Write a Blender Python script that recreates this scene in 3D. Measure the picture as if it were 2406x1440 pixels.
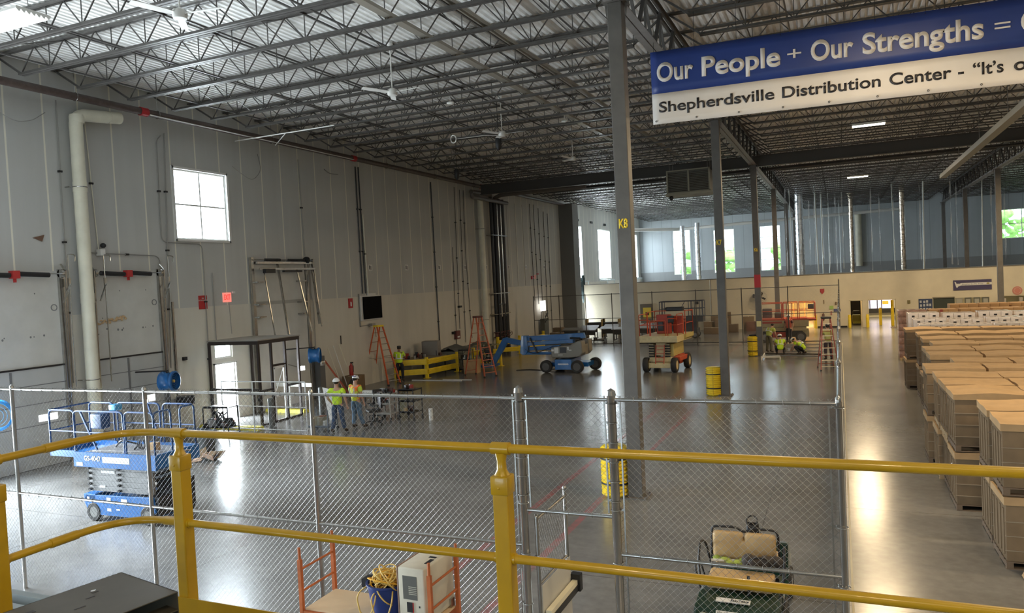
import bpy, bmesh, math, random
from mathutils import Vector, Matrix
random.seed(7)
PI=math.pi
S=bpy.context.scene
for o in list(bpy.data.objects): bpy.data.objects.remove(o, do_unlink=True)
C=S.collection

# ------------------------------------------------------------------ camera
cd=bpy.data.cameras.new('camera'); cam=bpy.data.objects.new('camera',cd); C.objects.link(cam)
cd.sensor_fit='HORIZONTAL'; cd.sensor_width=36.0; cd.lens=36.0*1768/2406; cd.clip_start=0.05; cd.clip_end=400
cam.matrix_world=Matrix(((0.91608701,0.03231993,0.39967489,0),(0.39793959,0.0492243,-0.91609009,0),(-0.04928168,0.99826469,0.03223236,4.7),(0,0,0,1)))
S.camera=cam
# ------------------------------------------------------------------ view, sky, lights
S.view_settings.view_transform='Standard'; S.view_settings.look='None'
S.view_settings.exposure=0.42; S.view_settings.gamma=1.0; S.view_settings.use_curve_mapping=False
W=bpy.data.worlds.new('overcast_sky'); S.world=W; W.use_nodes=True
wn=W.node_tree; bg=wn.nodes['Background']; bg.inputs['Color'].default_value=(0.70,0.88,1.0,1); bg.inputs['Strength'].default_value=5.0
def area(name,loc,rot,sx,sy,power,col=(1,1,1),spread=PI):
    l=bpy.data.lights.new(name,'AREA'); l.shape='RECTANGLE'; l.size=sx; l.size_y=sy; l.energy=power; l.color=col; l.spread=spread
    o=bpy.data.objects.new(name,l); C.objects.link(o); o.location=loc; o.rotation_euler=rot; return o
DAY=(0.84,0.93,1.0)
FACE_PX=(0,-PI/2,0)      # area light facing +X
FACE_MY=(-PI/2,0,0)      # facing -Y
FACE_PY=(PI/2,0,0)       # facing +Y
DAYLIGHTS=[ # daylight just outside each opening: loc, rot, size x, size y, watts, spread
 ('open_dock_daylight',(-22.1,9.3,4.2),(0,-PI/2+0.75,0),1.6,5.0,1750,1.9),
 ('open_dock_bounce',(-22.1,9.3,0.9),(0,-PI/2-0.85,0),1.6,5.0,1150,2.1),
 ('open_dock_daylight',(-22.1,0.5,4.2),(0,-PI/2+0.75,0),1.6,5.0,1100,1.9),
 ('open_dock_bounce',(-22.1,0.5,0.9),(0,-PI/2-0.85,0),1.6,5.0,900,2.1),
 ('rear_fill_daylight',(-9,-14.6,2.6),FACE_PY,9.0,5.0,90),  # ambient fill added behind the viewer, with invented rear openings
 ('rear_fill_daylight',(6,-14.6,2.6),FACE_PY,6.0,5.0,30),
 ('window_daylight',(-22.0,21.1,8.05),FACE_PX,2.5,2.6,420),
 ('door_daylight',(-22.0,21.75,1.3),FACE_PX,2.6,1.1,1000),
 ('far_side_daylight',(-22.0,65.5,6.0),FACE_PX,7.0,3.0,3600),
 ('side_door_daylight',(-22.0,62.2,1.5),FACE_PX,2.8,1.1,330),
 ('far_side_daylight',(-22.0,73.2,7.1),FACE_PX,5.0,4.2,2200),
 ('far_side_daylight',(-22.0,85.7,7.1),FACE_PX,5.0,1.8,400),
 ('far_window_daylight',(-16.6,90.6,11.6),(-0.9,0,0),3.0,3.0,2600),
 ('far_window_daylight',(-11.8,90.6,11.6),(-0.9,0,0),3.0,3.0,2600),
 ('far_window_daylight',(-6.8,90.6,11.6),(-0.9,0,0),3.0,3.0,2600),
 ('far_window_daylight',(16.5,90.6,11.6),(-0.9,0,0),3.4,2.0,900),
]
for q in DAYLIGHTS: area(*q[:6],DAY,*(q[6:]))
WARM=(1.0,0.76,0.46)
HB=[(1.25,y) for y in (-4.5,14.3,33.1,51.9)]+[(7.6,y) for y in (-4.5,5,14.3)]+[(14,y) for y in (14.3,23.7,33.1,42.5,51.9)]
for x,y in HB: area('high_bay_glow',(x,y,10.13),(0,0,0),1.1,0.3,850 if y>50 else 480 if y>30 else 300,WARM)
area('canteen_ceiling_glow',(3.0,69,3.7),(0,0,0),5,4,700,(1.0,0.80,0.5))
area('corridor_ceiling_glow',(-3.4,66,3.7),(0,0,0),2.4,3,1300,(1.0,0.66,0.3))

# ------------------------------------------------------------------ materials
MATS={}
def M(name,col,rough=0.6,metal=0.0,noise=0.0,nscale=8.0,emit=None,estr=0.0,bump=0.0,bscale=60.0,alpha=1.0,trans=0.0,spec=0.5,coat=0.0):
    if name in MATS: return MATS[name]
    m=bpy.data.materials.new(name); m.use_nodes=True; nt=m.node_tree; b=nt.nodes['Principled BSDF']
    b.inputs['Base Color'].default_value=(*col,1); b.inputs['Roughness'].default_value=rough; b.inputs['Metallic'].default_value=metal
    b.inputs['Specular IOR Level'].default_value=spec
    if coat: b.inputs['Coat Weight'].default_value=coat
    if emit: b.inputs['Emission Color'].default_value=(*emit,1); b.inputs['Emission Strength'].default_value=estr
    if alpha<1: b.inputs['Alpha'].default_value=alpha
    if trans: b.inputs['Transmission Weight'].default_value=trans
    if noise>0 or bump>0:
        tc=nt.nodes.new('ShaderNodeTexCoord')
    if noise>0:
        n=nt.nodes.new('ShaderNodeTexNoise'); n.inputs['Scale'].default_value=nscale; n.inputs['Detail'].default_value=6
        nt.links.new(tc.outputs['Object'],n.inputs['Vector'])
        r=nt.nodes.new('ShaderNodeValToRGB'); r.color_ramp.elements[0].position=0.3; r.color_ramp.elements[1].position=0.7
        r.color_ramp.elements[0].color=tuple(max(0,c*(1-noise)) for c in col)+(1,)
        r.color_ramp.elements[1].color=tuple(min(1,c*(1+noise)) for c in col)+(1,)
        nt.links.new(n.outputs['Fac'],r.inputs['Fac']); nt.links.new(r.outputs['Color'],b.inputs['Base Color'])
    if bump>0:
        n2=nt.nodes.new('ShaderNodeTexNoise'); n2.inputs['Scale'].default_value=bscale
        nt.links.new(tc.outputs['Object'],n2.inputs['Vector'])
        bp=nt.nodes.new('ShaderNodeBump'); bp.inputs['Strength'].default_value=bump; bp.inputs['Distance'].default_value=0.02
        nt.links.new(n2.outputs['Fac'],bp.inputs['Height']); nt.links.new(bp.outputs['Normal'],b.inputs['Normal'])
    MATS[name]=m; return m
def node(nt,t,**k):
    n=nt.nodes.new(t)
    for a,v in k.items(): setattr(n,a,v)
    return n
def mathn(nt,op,a,b=None,c=None):
    n=nt.nodes.new('ShaderNodeMath'); n.operation=op
    for i,v in enumerate((a,b,c)):
        if v is None: continue
        if isinstance(v,(int,float)): n.inputs[i].default_value=v
        else: nt.links.new(v,n.inputs[i])
    return n.outputs[0]
def mixc(nt,f,a,b):
    n=nt.nodes.new('ShaderNodeMix'); n.data_type='RGBA'
    for i,v in ((0,f),(6,a),(7,b)):
        if isinstance(v,tuple): n.inputs[i].default_value=(*v,1)
        elif isinstance(v,(int,float)): n.inputs[i].default_value=v
        else: nt.links.new(v,n.inputs[i])
    return n.outputs[2]

def wall_mat(name,axis,upper,lower,zline,joint_col,j0,pitch,jw,lower2=None):
    m=bpy.data.materials.new(name); m.use_nodes=True; nt=m.node_tree; b=nt.nodes['Principled BSDF']
    b.inputs['Roughness'].default_value=0.75; b.inputs['Specular IOR Level'].default_value=0.3
    g=node(nt,'ShaderNodeNewGeometry'); s=node(nt,'ShaderNodeSeparateXYZ'); nt.links.new(g.outputs['Position'],s.inputs[0])
    a=s.outputs[axis]; z=s.outputs[2]
    f=mathn(nt,'FRACT',mathn(nt,'DIVIDE',mathn(nt,'SUBTRACT',a,j0-pitch*40-jw/2),pitch))
    j=mathn(nt,'LESS_THAN',f,jw/pitch)
    up=mathn(nt,'GREATER_THAN',z,zline)
    ns=node(nt,'ShaderNodeTexNoise'); ns.inputs['Scale'].default_value=0.6; ns.inputs['Detail'].default_value=8; nt.links.new(g.outputs['Position'],ns.inputs['Vector'])
    st=node(nt,'ShaderNodeTexNoise'); st.inputs['Scale'].default_value=1.0; mp=node(nt,'ShaderNodeMapping'); mp.inputs['Scale'].default_value=(3,3,0.15)
    nt.links.new(g.outputs['Position'],mp.inputs['Vector']); nt.links.new(mp.outputs[0],st.inputs['Vector'])
    c=mixc(nt,mathn(nt,'MULTIPLY',j,0.95),upper,joint_col)
    c=mixc(nt,up,lower,c)
    v=mathn(nt,'ADD',0.86,mathn(nt,'MULTIPLY',mathn(nt,'ADD',ns.outputs['Fac'],st.outputs['Fac']),0.14))
    h=node(nt,'ShaderNodeHueSaturation'); nt.links.new(c,h.inputs['Color']); nt.links.new(v,h.inputs['Value'])
    nt.links.new(h.outputs[0],b.inputs['Base Color'])
    return m

def floor_mat():
    m=bpy.data.materials.new('polished_concrete'); m.use_nodes=True; nt=m.node_tree; b=nt.nodes['Principled BSDF']
    g=node(nt,'ShaderNodeNewGeometry'); s=node(nt,'ShaderNodeSeparateXYZ'); nt.links.new(g.outputs['Position'],s.inputs[0])
    n1=node(nt,'ShaderNodeTexNoise'); n1.inputs['Scale'].default_value=0.35; n1.inputs['Detail'].default_value=10; n1.inputs['Roughness'].default_value=0.65
    nt.links.new(g.outputs['Position'],n1.inputs['Vector'])
    n2=node(nt,'ShaderNodeTexNoise'); n2.inputs['Scale'].default_value=6; n2.inputs['Detail'].default_value=8; nt.links.new(g.outputs['Position'],n2.inputs['Vector'])
    r=node(nt,'ShaderNodeValToRGB'); r.color_ramp.elements[0].position=0.35; r.color_ramp.elements[1].position=0.7
    r.color_ramp.elements[0].color=(0.125,0.124,0.12,1); r.color_ramp.elements[1].color=(0.235,0.232,0.225,1)
    nt.links.new(mathn(nt,'ADD',mathn(nt,'MULTIPLY',n1.outputs['Fac'],0.7),mathn(nt,'MULTIPLY',n2.outputs['Fac'],0.3)),r.inputs['Fac'])
    col=r.outputs['Color']
    # saw-cut joints
    def joint(ax,off,p,w):
        f=mathn(nt,'FRACT',mathn(nt,'DIVIDE',mathn(nt,'ADD',s.outputs[ax],400*p-off),p)); return mathn(nt,'LESS_THAN',f,w/p)
    jj=mathn(nt,'MAXIMUM',joint(0,-1.45,4.5,0.02),joint(1,2.0,4.6,0.02))
    col=mixc(nt,mathn(nt,'MULTIPLY',jj,0.6),col,(0.04,0.037,0.033))
    # worn red aisle lines along the column row, breaking up where traffic crosses
    def line(x0,w):
        return mathn(nt,'LESS_THAN',mathn(nt,'ABSOLUTE',mathn(nt,'SUBTRACT',s.outputs[0],x0)),w/2)
    rl=mathn(nt,'MAXIMUM',line(-4.8,0.15),line(-5.97,0.15))
    wr=mathn(nt,'MULTIPLY',rl,mathn(nt,'SUBTRACT',n2.outputs['Fac'],0.18))
    rl=mathn(nt,'MULTIPLY',wr,mathn(nt,'LESS_THAN',s.outputs[1],58))
    col=mixc(nt,rl,col,(0.42,0.07,0.08))
    nt.links.new(col,b.inputs['Base Color'])
    # tyre polish makes the gloss uneven
    mp=node(nt,'ShaderNodeMapping'); mp.inputs['Scale'].default_value=(1.0,0.25,1); nt.links.new(g.outputs['Position'],mp.inputs['Vector'])
    n3=node(nt,'ShaderNodeTexNoise'); n3.inputs['Scale'].default_value=1.6; n3.inputs['Detail'].default_value=8; nt.links.new(mp.outputs[0],n3.inputs['Vector'])
    nt.links.new(mathn(nt,'ADD',0.16,mathn(nt,'MULTIPLY',n3.outputs['Fac'],0.10)),b.inputs['Roughness'])
    b.inputs['Specular IOR Level'].default_value=0.85
    n4=node(nt,'ShaderNodeTexNoise'); n4.inputs['Scale'].default_value=3.0; nt.links.new(g.outputs['Position'],n4.inputs['Vector'])
    bp=node(nt,'ShaderNodeBump'); bp.inputs['Strength'].default_value=0.02; bp.inputs['Distance'].default_value=0.01
    nt.links.new(n4.outputs['Fac'],bp.inputs['Height']); nt.links.new(bp.outputs['Normal'],b.inputs['Normal'])
    return m

# ------------------------------------------------------------------ mesh builder
def frame_z(d):
    d=Vector(d).normalized(); up=Vector((0,0,1)) if abs(d.z)<0.95 else Vector((0,1,0))
    x=up.cross(d).normalized(); y=d.cross(x).normalized(); return x,y,d
class MB:
    def __init__(s): s.v=[]; s.f=[]
    def add(s,vs,fs):
        n=len(s.v); s.v+= [tuple(v) for v in vs]; s.f+=[tuple(i+n for i in f) for f in fs]; return s
    def box(s,c,d,rz=0,rot=None):
        hx,hy,hz=d[0]/2,d[1]/2,d[2]/2
        R=rot if rot is not None else Matrix.Rotation(rz,3,'Z')
        c=Vector(c); P=[c+R@Vector((x*hx,y*hy,z*hz)) for x in (-1,1) for y in (-1,1) for z in (-1,1)]
        return s.add(P,[(0,1,3,2),(4,6,7,5),(0,4,5,1),(2,3,7,6),(0,2,6,4),(1,5,7,3)])
    def bx(s,x0,x1,y0,y1,z0,z1): return s.box(((x0+x1)/2,(y0+y1)/2,(z0+z1)/2),(abs(x1-x0),abs(y1-y0),abs(z1-z0)))
    def bar(s,a,b,w,h=None):
        h=h or w; a=Vector(a); b=Vector(b); x,y,d=frame_z(b-a)
        P=[p+x*sx*w/2+y*sy*h/2 for p in (a,b) for sx,sy in ((-1,-1),(1,-1),(1,1),(-1,1))]
        return s.add(P,[(0,3,2,1),(4,5,6,7),(0,1,5,4),(1,2,6,5),(2,3,7,6),(3,0,4,7)])
    def cyl(s,a,b,r,n=12,r2=None,cap=True):
        r2=r if r2 is None else r2; a=Vector(a); b=Vector(b); x,y,d=frame_z(b-a)
        P=[p+x*math.cos(2*PI*i/n)*q+y*math.sin(2*PI*i/n)*q for p,q in ((a,r),(b,r2)) for i in range(n)]
        F=[(i,(i+1)%n,n+(i+1)%n,n+i) for i in range(n)]
        if cap: F+=[tuple(range(n-1,-1,-1)),tuple(range(n,2*n))]
        return s.add(P,F)
    def tube(s,pts,r,n=8,closed=False):
        pts=[Vector(p) for p in pts]; m=len(pts); P=[];F=[]; x0=None
        for i,p in enumerate(pts):
            if closed: t=(pts[(i+1)%m]-pts[i-1])
            else: t=(pts[min(i+1,m-1)]-pts[max(i-1,0)])
            t=t.normalized()
            if x0 is None: x,y,_=frame_z(t)
            else:
                x=(x0-t*x0.dot(t)); 
                if x.length<1e-4: x,_,_=frame_z(t)
                x=x.normalized(); y=t.cross(x)
            x0=x
            k=1.0
            P+=[p+(x*math.cos(2*PI*j/n)+y*math.sin(2*PI*j/n))*r*k for j in range(n)]
        for i in range(m if closed else m-1):
            a=i*n; b=((i+1)%m)*n
            F+=[(a+j,a+(j+1)%n,b+(j+1)%n,b+j) for j in range(n)]
        if not closed: F+=[tuple(range(n-1,-1,-1)),tuple(range((m-1)*n,m*n))]
        return s.add(P,F)
    def rtube(s,pts,r,rad=0.08,n=8,seg=5):
        """tube through corner points with rounded corners"""
        pts=[Vector(p) for p in pts]; out=[pts[0]]
        for i in range(1,len(pts)-1):
            a,b,c=pts[i-1],pts[i],pts[i+1]; u=(a-b); v=(c-b); k=min(rad,u.length*0.45,v.length*0.45)
            p=b+u.normalized()*k; q=b+v.normalized()*k
            for j in range(seg+1):
                t=j/seg; out.append(p*(1-t)**2+b*2*t*(1-t)+q*t*t)
        out.append(pts[-1]); return s.tube(out,r,n)
    def lathe(s,prof,c,axis=(0,0,1),n=20,cap=True):
        x,y,d=frame_z(axis); c=Vector(c); P=[];m=len(prof)
        for r,h in prof: P+=[c+d*h+(x*math.cos(2*PI*i/n)+y*math.sin(2*PI*i/n))*r for i in range(n)]
        F=[(k*n+i,k*n+(i+1)%n,(k+1)*n+(i+1)%n,(k+1)*n+i) for k in range(m-1) for i in range(n)]
        if cap: F+=[tuple(range(n-1,-1,-1)),tuple(range((m-1)*n,m*n))]
        return s.add(P,F)
    def prism(s,poly,axis,a,b):
        """extrude a 2-D polygon along axis ('x','y','z') from a to b"""
        def q(p,h): return {'x':(h,p[0],p[1]),'y':(p[0],h,p[1]),'z':(p[0],p[1],h)}[axis]
        n=len(poly); P=[q(p,a) for p in poly]+[q(p,b) for p in poly]
        F=[(i,(i+1)%n,n+(i+1)%n,n+i) for i in range(n)]+[tuple(range(n-1,-1,-1)),tuple(range(n,2*n))]
        return s.add(P,F)
    def ell(s,c,r,n=12,m=8,R=None):
        c=Vector(c); P=[];
        for k in range(1,m):
            t=PI*k/m
            for i in range(n):
                v=Vector((r[0]*math.sin(t)*math.cos(2*PI*i/n),r[1]*math.sin(t)*math.sin(2*PI*i/n),r[2]*math.cos(t)))
                P.append(c+(R@v if R is not None else v))
        tp=Vector((0,0,r[2])); P.append(c+(R@tp if R is not None else tp)); P.append(c-(R@tp if R is not None else tp))
        F=[(k*n+i,(k+1)*n+i,(k+1)*n+(i+1)%n,k*n+(i+1)%n) for k in range(m-2) for i in range(n)]
        T=len(P)-2; F+=[(T,i,(i+1)%n) for i in range(n)]+[(T+1,(m-2)*n+(i+1)%n,(m-2)*n+i) for i in range(n)]
        return s.add(P,F)
    def torus(s,c,R,r,axis=(0,0,1),n=24,k=8,a0=0,a1=2*PI):
        x,y,d=frame_z(axis); c=Vector(c); full=abs(a1-a0-2*PI)<1e-6
        m=n if full else n+1
        pts=[c+(x*math.cos(a0+(a1-a0)*i/n)+y*math.sin(a0+(a1-a0)*i/n))*R for i in range(m)]
        return s.tube(pts,r,k,closed=full)
    def rbox(s,c,d,r,seg=3,rz=0):
        """box with rounded vertical+horizontal edges via bmesh bevel"""
        bm=bmesh.new(); bmesh.ops.create_cube(bm,size=1)
        for v in bm.verts: v.co=Vector((v.co.x*d[0],v.co.y*d[1],v.co.z*d[2]))
        bmesh.ops.bevel(bm,geom=list(bm.edges),offset=r,segments=seg,profile=0.5,affect='EDGES')
        R=Matrix.Rotation(rz,3,'Z'); bm.verts.index_update()
        s.add([Vector(c)+R@v.co for v in bm.verts],[[v.index for v in f.verts] for f in bm.faces]); bm.free(); return s
    def mesh(s,name):
        me=bpy.data.meshes.new(name); me.from_pydata(s.v,[],s.f); 
        bm=bmesh.new(); bm.from_mesh(me); bmesh.ops.recalc_face_normals(bm,faces=bm.faces); bm.to_mesh(me); bm.free()
        me.update(); return me
    def pieces(s):
        """split into groups of faces that touch or whose boxes overlap"""
        p=list(range(len(s.v)))
        def fd(i):
            while p[i]!=i: p[i]=p[p[i]]; i=p[i]
            return i
        for f in s.f:
            a=fd(f[0])
            for j in f[1:]: p[fd(j)]=a
        g={}
        for i in range(len(s.v)): g.setdefault(fd(i),[]).append(i)
        if len(g)<2 or len(g)>400: return None
        B=[[set(v),[min(s.v[i][k] for i in v) for k in range(3)],[max(s.v[i][k] for i in v) for k in range(3)]] for v in g.values()]
        ch=True
        while ch:
            ch=False; out=[]
            for b in B:
                for o in out:
                    if all(b[1][k]<=o[2][k]+.002 and o[1][k]<=b[2][k]+.002 for k in range(3)):
                        o[0]|=b[0]; o[1]=[min(x,y) for x,y in zip(o[1],b[1])]; o[2]=[max(x,y) for x,y in zip(o[2],b[2])]; ch=True; break
                else: out.append(b)
            B=out
        if len(B)<2 or len(B)>30: return None
        R=[]
        for b in B:
            ix=sorted(b[0]); mp={j:k for k,j in enumerate(ix)}; q=MB(); q.v=[s.v[i] for i in ix]; q.f=[tuple(mp[i] for i in f) for f in s.f if f[0] in b[0]]; R.append(q)
        return R
    WHOLE={'mesh','web','vent_slat','scuff_mark','torn_foam','foliage','lettering','digit','slat','wire_tie','guard','grille','louvre','side_slat','band','cross_bracing','stiffener','paper','sticker','hat_sticker','reflector','top_chord','bottom_chord','eyes_and_mouth','nose_and_ears','symbol','bottom_seal','grommet_rope','hanger_wire','hanger_rod','tape','wall_left'}
    def build(s,name,mat,parent=None,smooth=False,world=False,bev=0,**props):
        if parent is not None and name not in MB.WHOLE and 'kind' not in props:
            R=s.pieces()
            if R: return [q.build1(name,mat,parent,smooth,world,bev,**props) for q in R][0]
        return s.build1(name,mat,parent,smooth,world,bev,**props)
    def build1(s,name,mat,parent=None,smooth=False,world=False,bev=0,**props):
        if world and parent is not None:
            off=Vector((0,0,0)); p=parent
            while p is not None: off+=p.location; p=p.parent
            s.v=[tuple(Vector(v)-off) for v in s.v]
        me=s.mesh(name); me.materials.append(mat)
        if smooth:
            for p in me.polygons: p.use_smooth=True
            if smooth!='all':
                try: me.set_sharp_from_angle(angle=math.radians(40))
                except Exception: pass
        o=bpy.data.objects.new(name,me); C.objects.link(o); o.parent=parent
        if bev:
            b=o.modifiers.new('bevel','BEVEL'); b.width=bev; b.segments=2; b.limit_method='ANGLE'
        for k,v in props.items(): o[k]=v
        return o
def thing(name,label,cat,loc=(0,0,0),rz=0,group=None):
    o=bpy.data.objects.new(name,None); o.empty_display_size=0.3; C.objects.link(o); o.location=loc; o.rotation_euler=(0,0,rz)
    o['label']=label; o['category']=cat
    if group: o['group']=group
    return o
def tag(o,label,cat,group=None,kind=None):
    o['label']=label; o['category']=cat
    if group: o['group']=group
    if kind: o['kind']=kind
    return o
def struct(o): o['kind']='structure'; return o
KIDS={}
def kids(o):
    return [c for c in C.objects if c.parent==o]
def copy_tree(o,loc=None,rz=None,label=None,group=None,parent=None,_k=None):
    c=o.copy(); C.objects.link(c); c.parent=parent
    for ch in (kids(o)): copy_tree(ch,parent=c)
    if loc is not None: c.location=loc
    if rz is not None: c.rotation_euler=(0,0,rz)
    if label: c['label']=label
    if group: c['group']=group
    return c
def text(s,name,mat,parent,loc,rot,w=None,h=0.3,ext=0.003,bold=0.0,align='LEFT',world=True,sx=1.0):
    cu=bpy.data.curves.new(name,'FONT'); cu.body=s; cu.size=1; cu.extrude=0; cu.offset=bold; cu.align_x=align; cu.resolution_u=5
    t=bpy.data.objects.new(name,cu); C.objects.link(t); dg=bpy.context.evaluated_depsgraph_get(); dg.update()
    me=bpy.data.meshes.new_from_object(t.evaluated_get(dg)); C.objects.unlink(t); bpy.data.objects.remove(t)
    xs=[v.co.x for v in me.vertices]; k=h/0.70
    kx=k*sx
    x0=min(xs); x1=max(xs)
    if w: kx=w/(x1-x0)
    for v in me.vertices:
        v.co.x=(v.co.x-(x0 if align=='LEFT' else (x0+x1)/2))*kx; v.co.y*=k
    bm=bmesh.new(); bm.from_mesh(me)
    g=bmesh.ops.extrude_face_region(bm,geom=list(bm.faces))
    bmesh.ops.translate(bm,vec=(0,0,ext),verts=[e for e in g['geom'] if isinstance(e,bmesh.types.BMVert)])
    bm.to_mesh(me); bm.free(); me.materials.clear(); me.materials.append(mat)
    o=bpy.data.objects.new(name,me); C.objects.link(o); o.rotation_euler=rot
    off=Vector((0,0,0))
    if world and parent is not None:
        p=parent
        while p is not None: off+=p.location; p=p.parent
    o.location=Vector(loc)-off; o.parent=parent
    return o
FRONT=(PI/2,0,0)         # lettering read from -Y
ONLEFT=(PI/2,0,PI/2)     # lettering on the left wall, read from +X

def wall(name,plane,pos,thick,a0,a1,z0,z1,holes,mat):
    """wall slab in plane x=pos ('x', running along y) or y=pos ('y', along x), with rectangular holes (a0,a1,z0,z1)"""
    A=sorted({a0,a1,*[h[0] for h in holes],*[h[1] for h in holes]}); Z=sorted({z0,z1,*[h[2] for h in holes],*[h[3] for h in holes]})
    m=MB()
    for i in range(len(A)-1):
        run=None
        for j in range(len(Z)-1):
            ca,cz=(A[i]+A[i+1])/2,(Z[j]+Z[j+1])/2
            if any(h[0]<ca<h[1] and h[2]<cz<h[3] for h in holes):
                if run: m_add(m,plane,pos,thick,A[i],A[i+1],*run); run=None
            else: run=[run[0] if run else Z[j],Z[j+1]]
        if run: m_add(m,plane,pos,thick,A[i],A[i+1],*run)
    return struct(m.build(name,mat))
def m_add(m,plane,pos,t,a0,a1,z0,z1):
    if plane=='x': m.bx(min(pos,pos+t),max(pos,pos+t),a0,a1,z0,z1)
    else: m.bx(a0,a1,min(pos,pos+t),max(pos,pos+t),z0,z1)
# ------------------------------------------------------------------ common materials
XL=-21.5; YF=88.0; YR=-14.0; XR=26.0
deckm=M('galvanised_deck',(0.86,0.86,0.84),0.42,0.15,noise=0.10,nscale=3)
steel=M('primer_grey_steel',(0.20,0.19,0.18),0.5,0.2,noise=0.12,nscale=4)
joistm=M('joist_paint',(0.085,0.08,0.075),0.42,0.3,noise=0.15,nscale=5)
colm=M('column_grey_paint',(0.115,0.107,0.098),0.45,0.1,noise=0.15,nscale=3)
black=M('black_plastic',(0.012,0.012,0.014),0.45)
blackm=M('black_metal',(0.03,0.03,0.032),0.4,0.4)
rubber=M('tyre_rubber',(0.028,0.027,0.026),0.8,noise=0.2)
white=M('white_paint',(0.70,0.69,0.66),0.5)
offw=M('pvc_cream',(0.72,0.69,0.56),0.4,noise=0.08,nscale=2)
galv=M('galvanised_pipe',(0.46,0.45,0.43),0.20,0.92,noise=0.12,nscale=6)
yel=M('safety_yellow',(0.42,0.26,0.005),0.32,noise=0.10,nscale=5,coat=0.3)
yelb=M('bright_yellow_plastic',(0.85,0.62,0.03),0.35,noise=0.08)
red=M('sign_red',(0.42,0.015,0.02),0.45)
conduit=M('conduit_grey',(0.32,0.31,0.29),0.45,0.4)
pipebr=M('sprinkler_brown',(0.085,0.06,0.052),0.45,noise=0.2)
orange=M('ladder_orange',(0.62,0.10,0.025),0.5,noise=0.12)
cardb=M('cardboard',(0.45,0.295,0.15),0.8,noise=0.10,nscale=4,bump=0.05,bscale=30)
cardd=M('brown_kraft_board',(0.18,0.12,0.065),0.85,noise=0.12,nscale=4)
woodp=M('pallet_wood',(0.42,0.30,0.17),0.8,noise=0.2,nscale=6)
gblue=M('lift_blue',(0.008,0.11,0.34),0.35,noise=0.1,coat=0.3)
dgrey=M('scissor_grey',(0.19,0.19,0.19),0.45,0.3,noise=0.15)
chrome=M('bright_metal',(0.75,0.75,0.76),0.18,0.95)
lime=M('hi_vis_lime',(0.60,0.85,0.03),0.7,noise=0.08,nscale=20)
hvor=M('hi_vis_orange',(0.95,0.22,0.03),0.7,noise=0.08,nscale=20)
refl=M('reflective_silver',(0.72,0.73,0.70),0.35,0.4)
denim=M('denim_blue',(0.045,0.075,0.14),0.85,noise=0.25,nscale=14)
denimd=M('dark_work_trousers',(0.018,0.02,0.028),0.85,noise=0.2,nscale=14)
skin=M('skin',(0.50,0.29,0.20),0.6)
skind=M('skin_brown',(0.26,0.14,0.09),0.6)
hair=M('dark_hair',(0.02,0.014,0.01),0.8)
glassw=M('window_glass',(0.9,0.95,0.97),0.03,trans=1.0,alpha=0.35)

wl=wall_mat('precast_wall_left',1,(0.50,0.50,0.48),(0.64,0.61,0.54),4.36,(0.78,0.75,0.64),14.04,1.147,0.055)
wf=wall_mat('far_wall_panels',0,(0.46,0.50,0.52),(0.30,0.31,0.31),5.0,(0.34,0.37,0.39),-20.0,1.147,0.06)
beige=M('beige_block_wall',(0.66,0.60,0.46),0.8,noise=0.05,nscale=1.2,bump=0.03,bscale=20)
# ------------------------------------------------------------------ floor, roof deck, walls
m=MB(); m.bx(-24,XR,YR-0.3,YF+0.3,-0.3,0); struct(m.build('floor',floor_mat()))
m=MB(); m.bx(-60,60,YR-40,140,-0.9,-0.32); struct(m.build('ground',M('outdoor_ground',(0.20,0.23,0.14),0.9,noise=0.3,nscale=0.5)))
# corrugated deck: ribs run along the hall
m=MB(); P=0.19; x=XL; prof=[]
while x<XR: prof+=[(x,11.885),(x+0.055,11.885),(x+0.078,11.80),(x+0.167,11.80)]; x+=P
n=len(prof); ys=[YR-0.3,YF+0.3]
m.add([(a,ys[0],b) for a,b in prof]+[(a,ys[1],b) for a,b in prof],[(i,i+1,n+i+1,n+i) for i in range(n-1)])
dk=struct(m.build('ceiling',deckm))
m=MB(); m.bx(XL-1,XR,YR-0.3,YF+0.3,11.9,12.1); struct(m.build('ceiling_top',M('roof_insulation',(0.3,0.3,0.3),0.9)))

HL=[(6.9,11.8,0,5.0),(-2.0,3.2,0,5.4),(19.85,22.35,6.82,9.33),(21.22,22.26,0,2.15),(21.30,22.18,2.36,2.92),
    (61.6,66.0,4.7,9.47),(71.1,75.3,4.6,9.47),(84.7,86.7,4.5,9.5),(61.55,64.6,0,2.9)]
wall('wall_left','x',XL,-0.35,YR,YF,0,11.9,HL,wl)
HF=[(-17.6,-15.6,4.6,9.75),(-13.0,-10.7,4.6,9.5),(-7.95,-5.8,4.6,9.55),(14.8,18.4,6.6,9.5),(-2.8,-1.5,5.6,5.9)]
HF=HF[:4]
wall('wall_far','y',YF,0.35,XL-0.35,XR,0,11.9,HF,wf)
wall('wall_right','x',XR,0.3,YR,YF,0,11.9,[],wf)
wall('wall_rear','y',YR,-0.3,XL-0.35,XR,0,11.9,[(-13.5,-4.5,0,5.2),(3,9,0,5.2)],wl)  # rear openings added to let the ambient fill in
# low beige partition across the hall with doors in it
HB_=[(-3.8,-1.95,0,2.05),(0.72,1.5,0,2.0),(1.98,3.74,0,2.0),(5.3,9.76,0.9,1.98),(10.4,16,0,2.0)]
wall('wall_partition','y',62.8,0.3,-20.45,XR,0,4.12,HB_,beige)
m=MB(); m.bx(-20.47,XR,62.74,63.16,4.12,4.17); struct(m.build('trim_1',M('parapet_cap',(0.16,0.14,0.12),0.6)))
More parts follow.
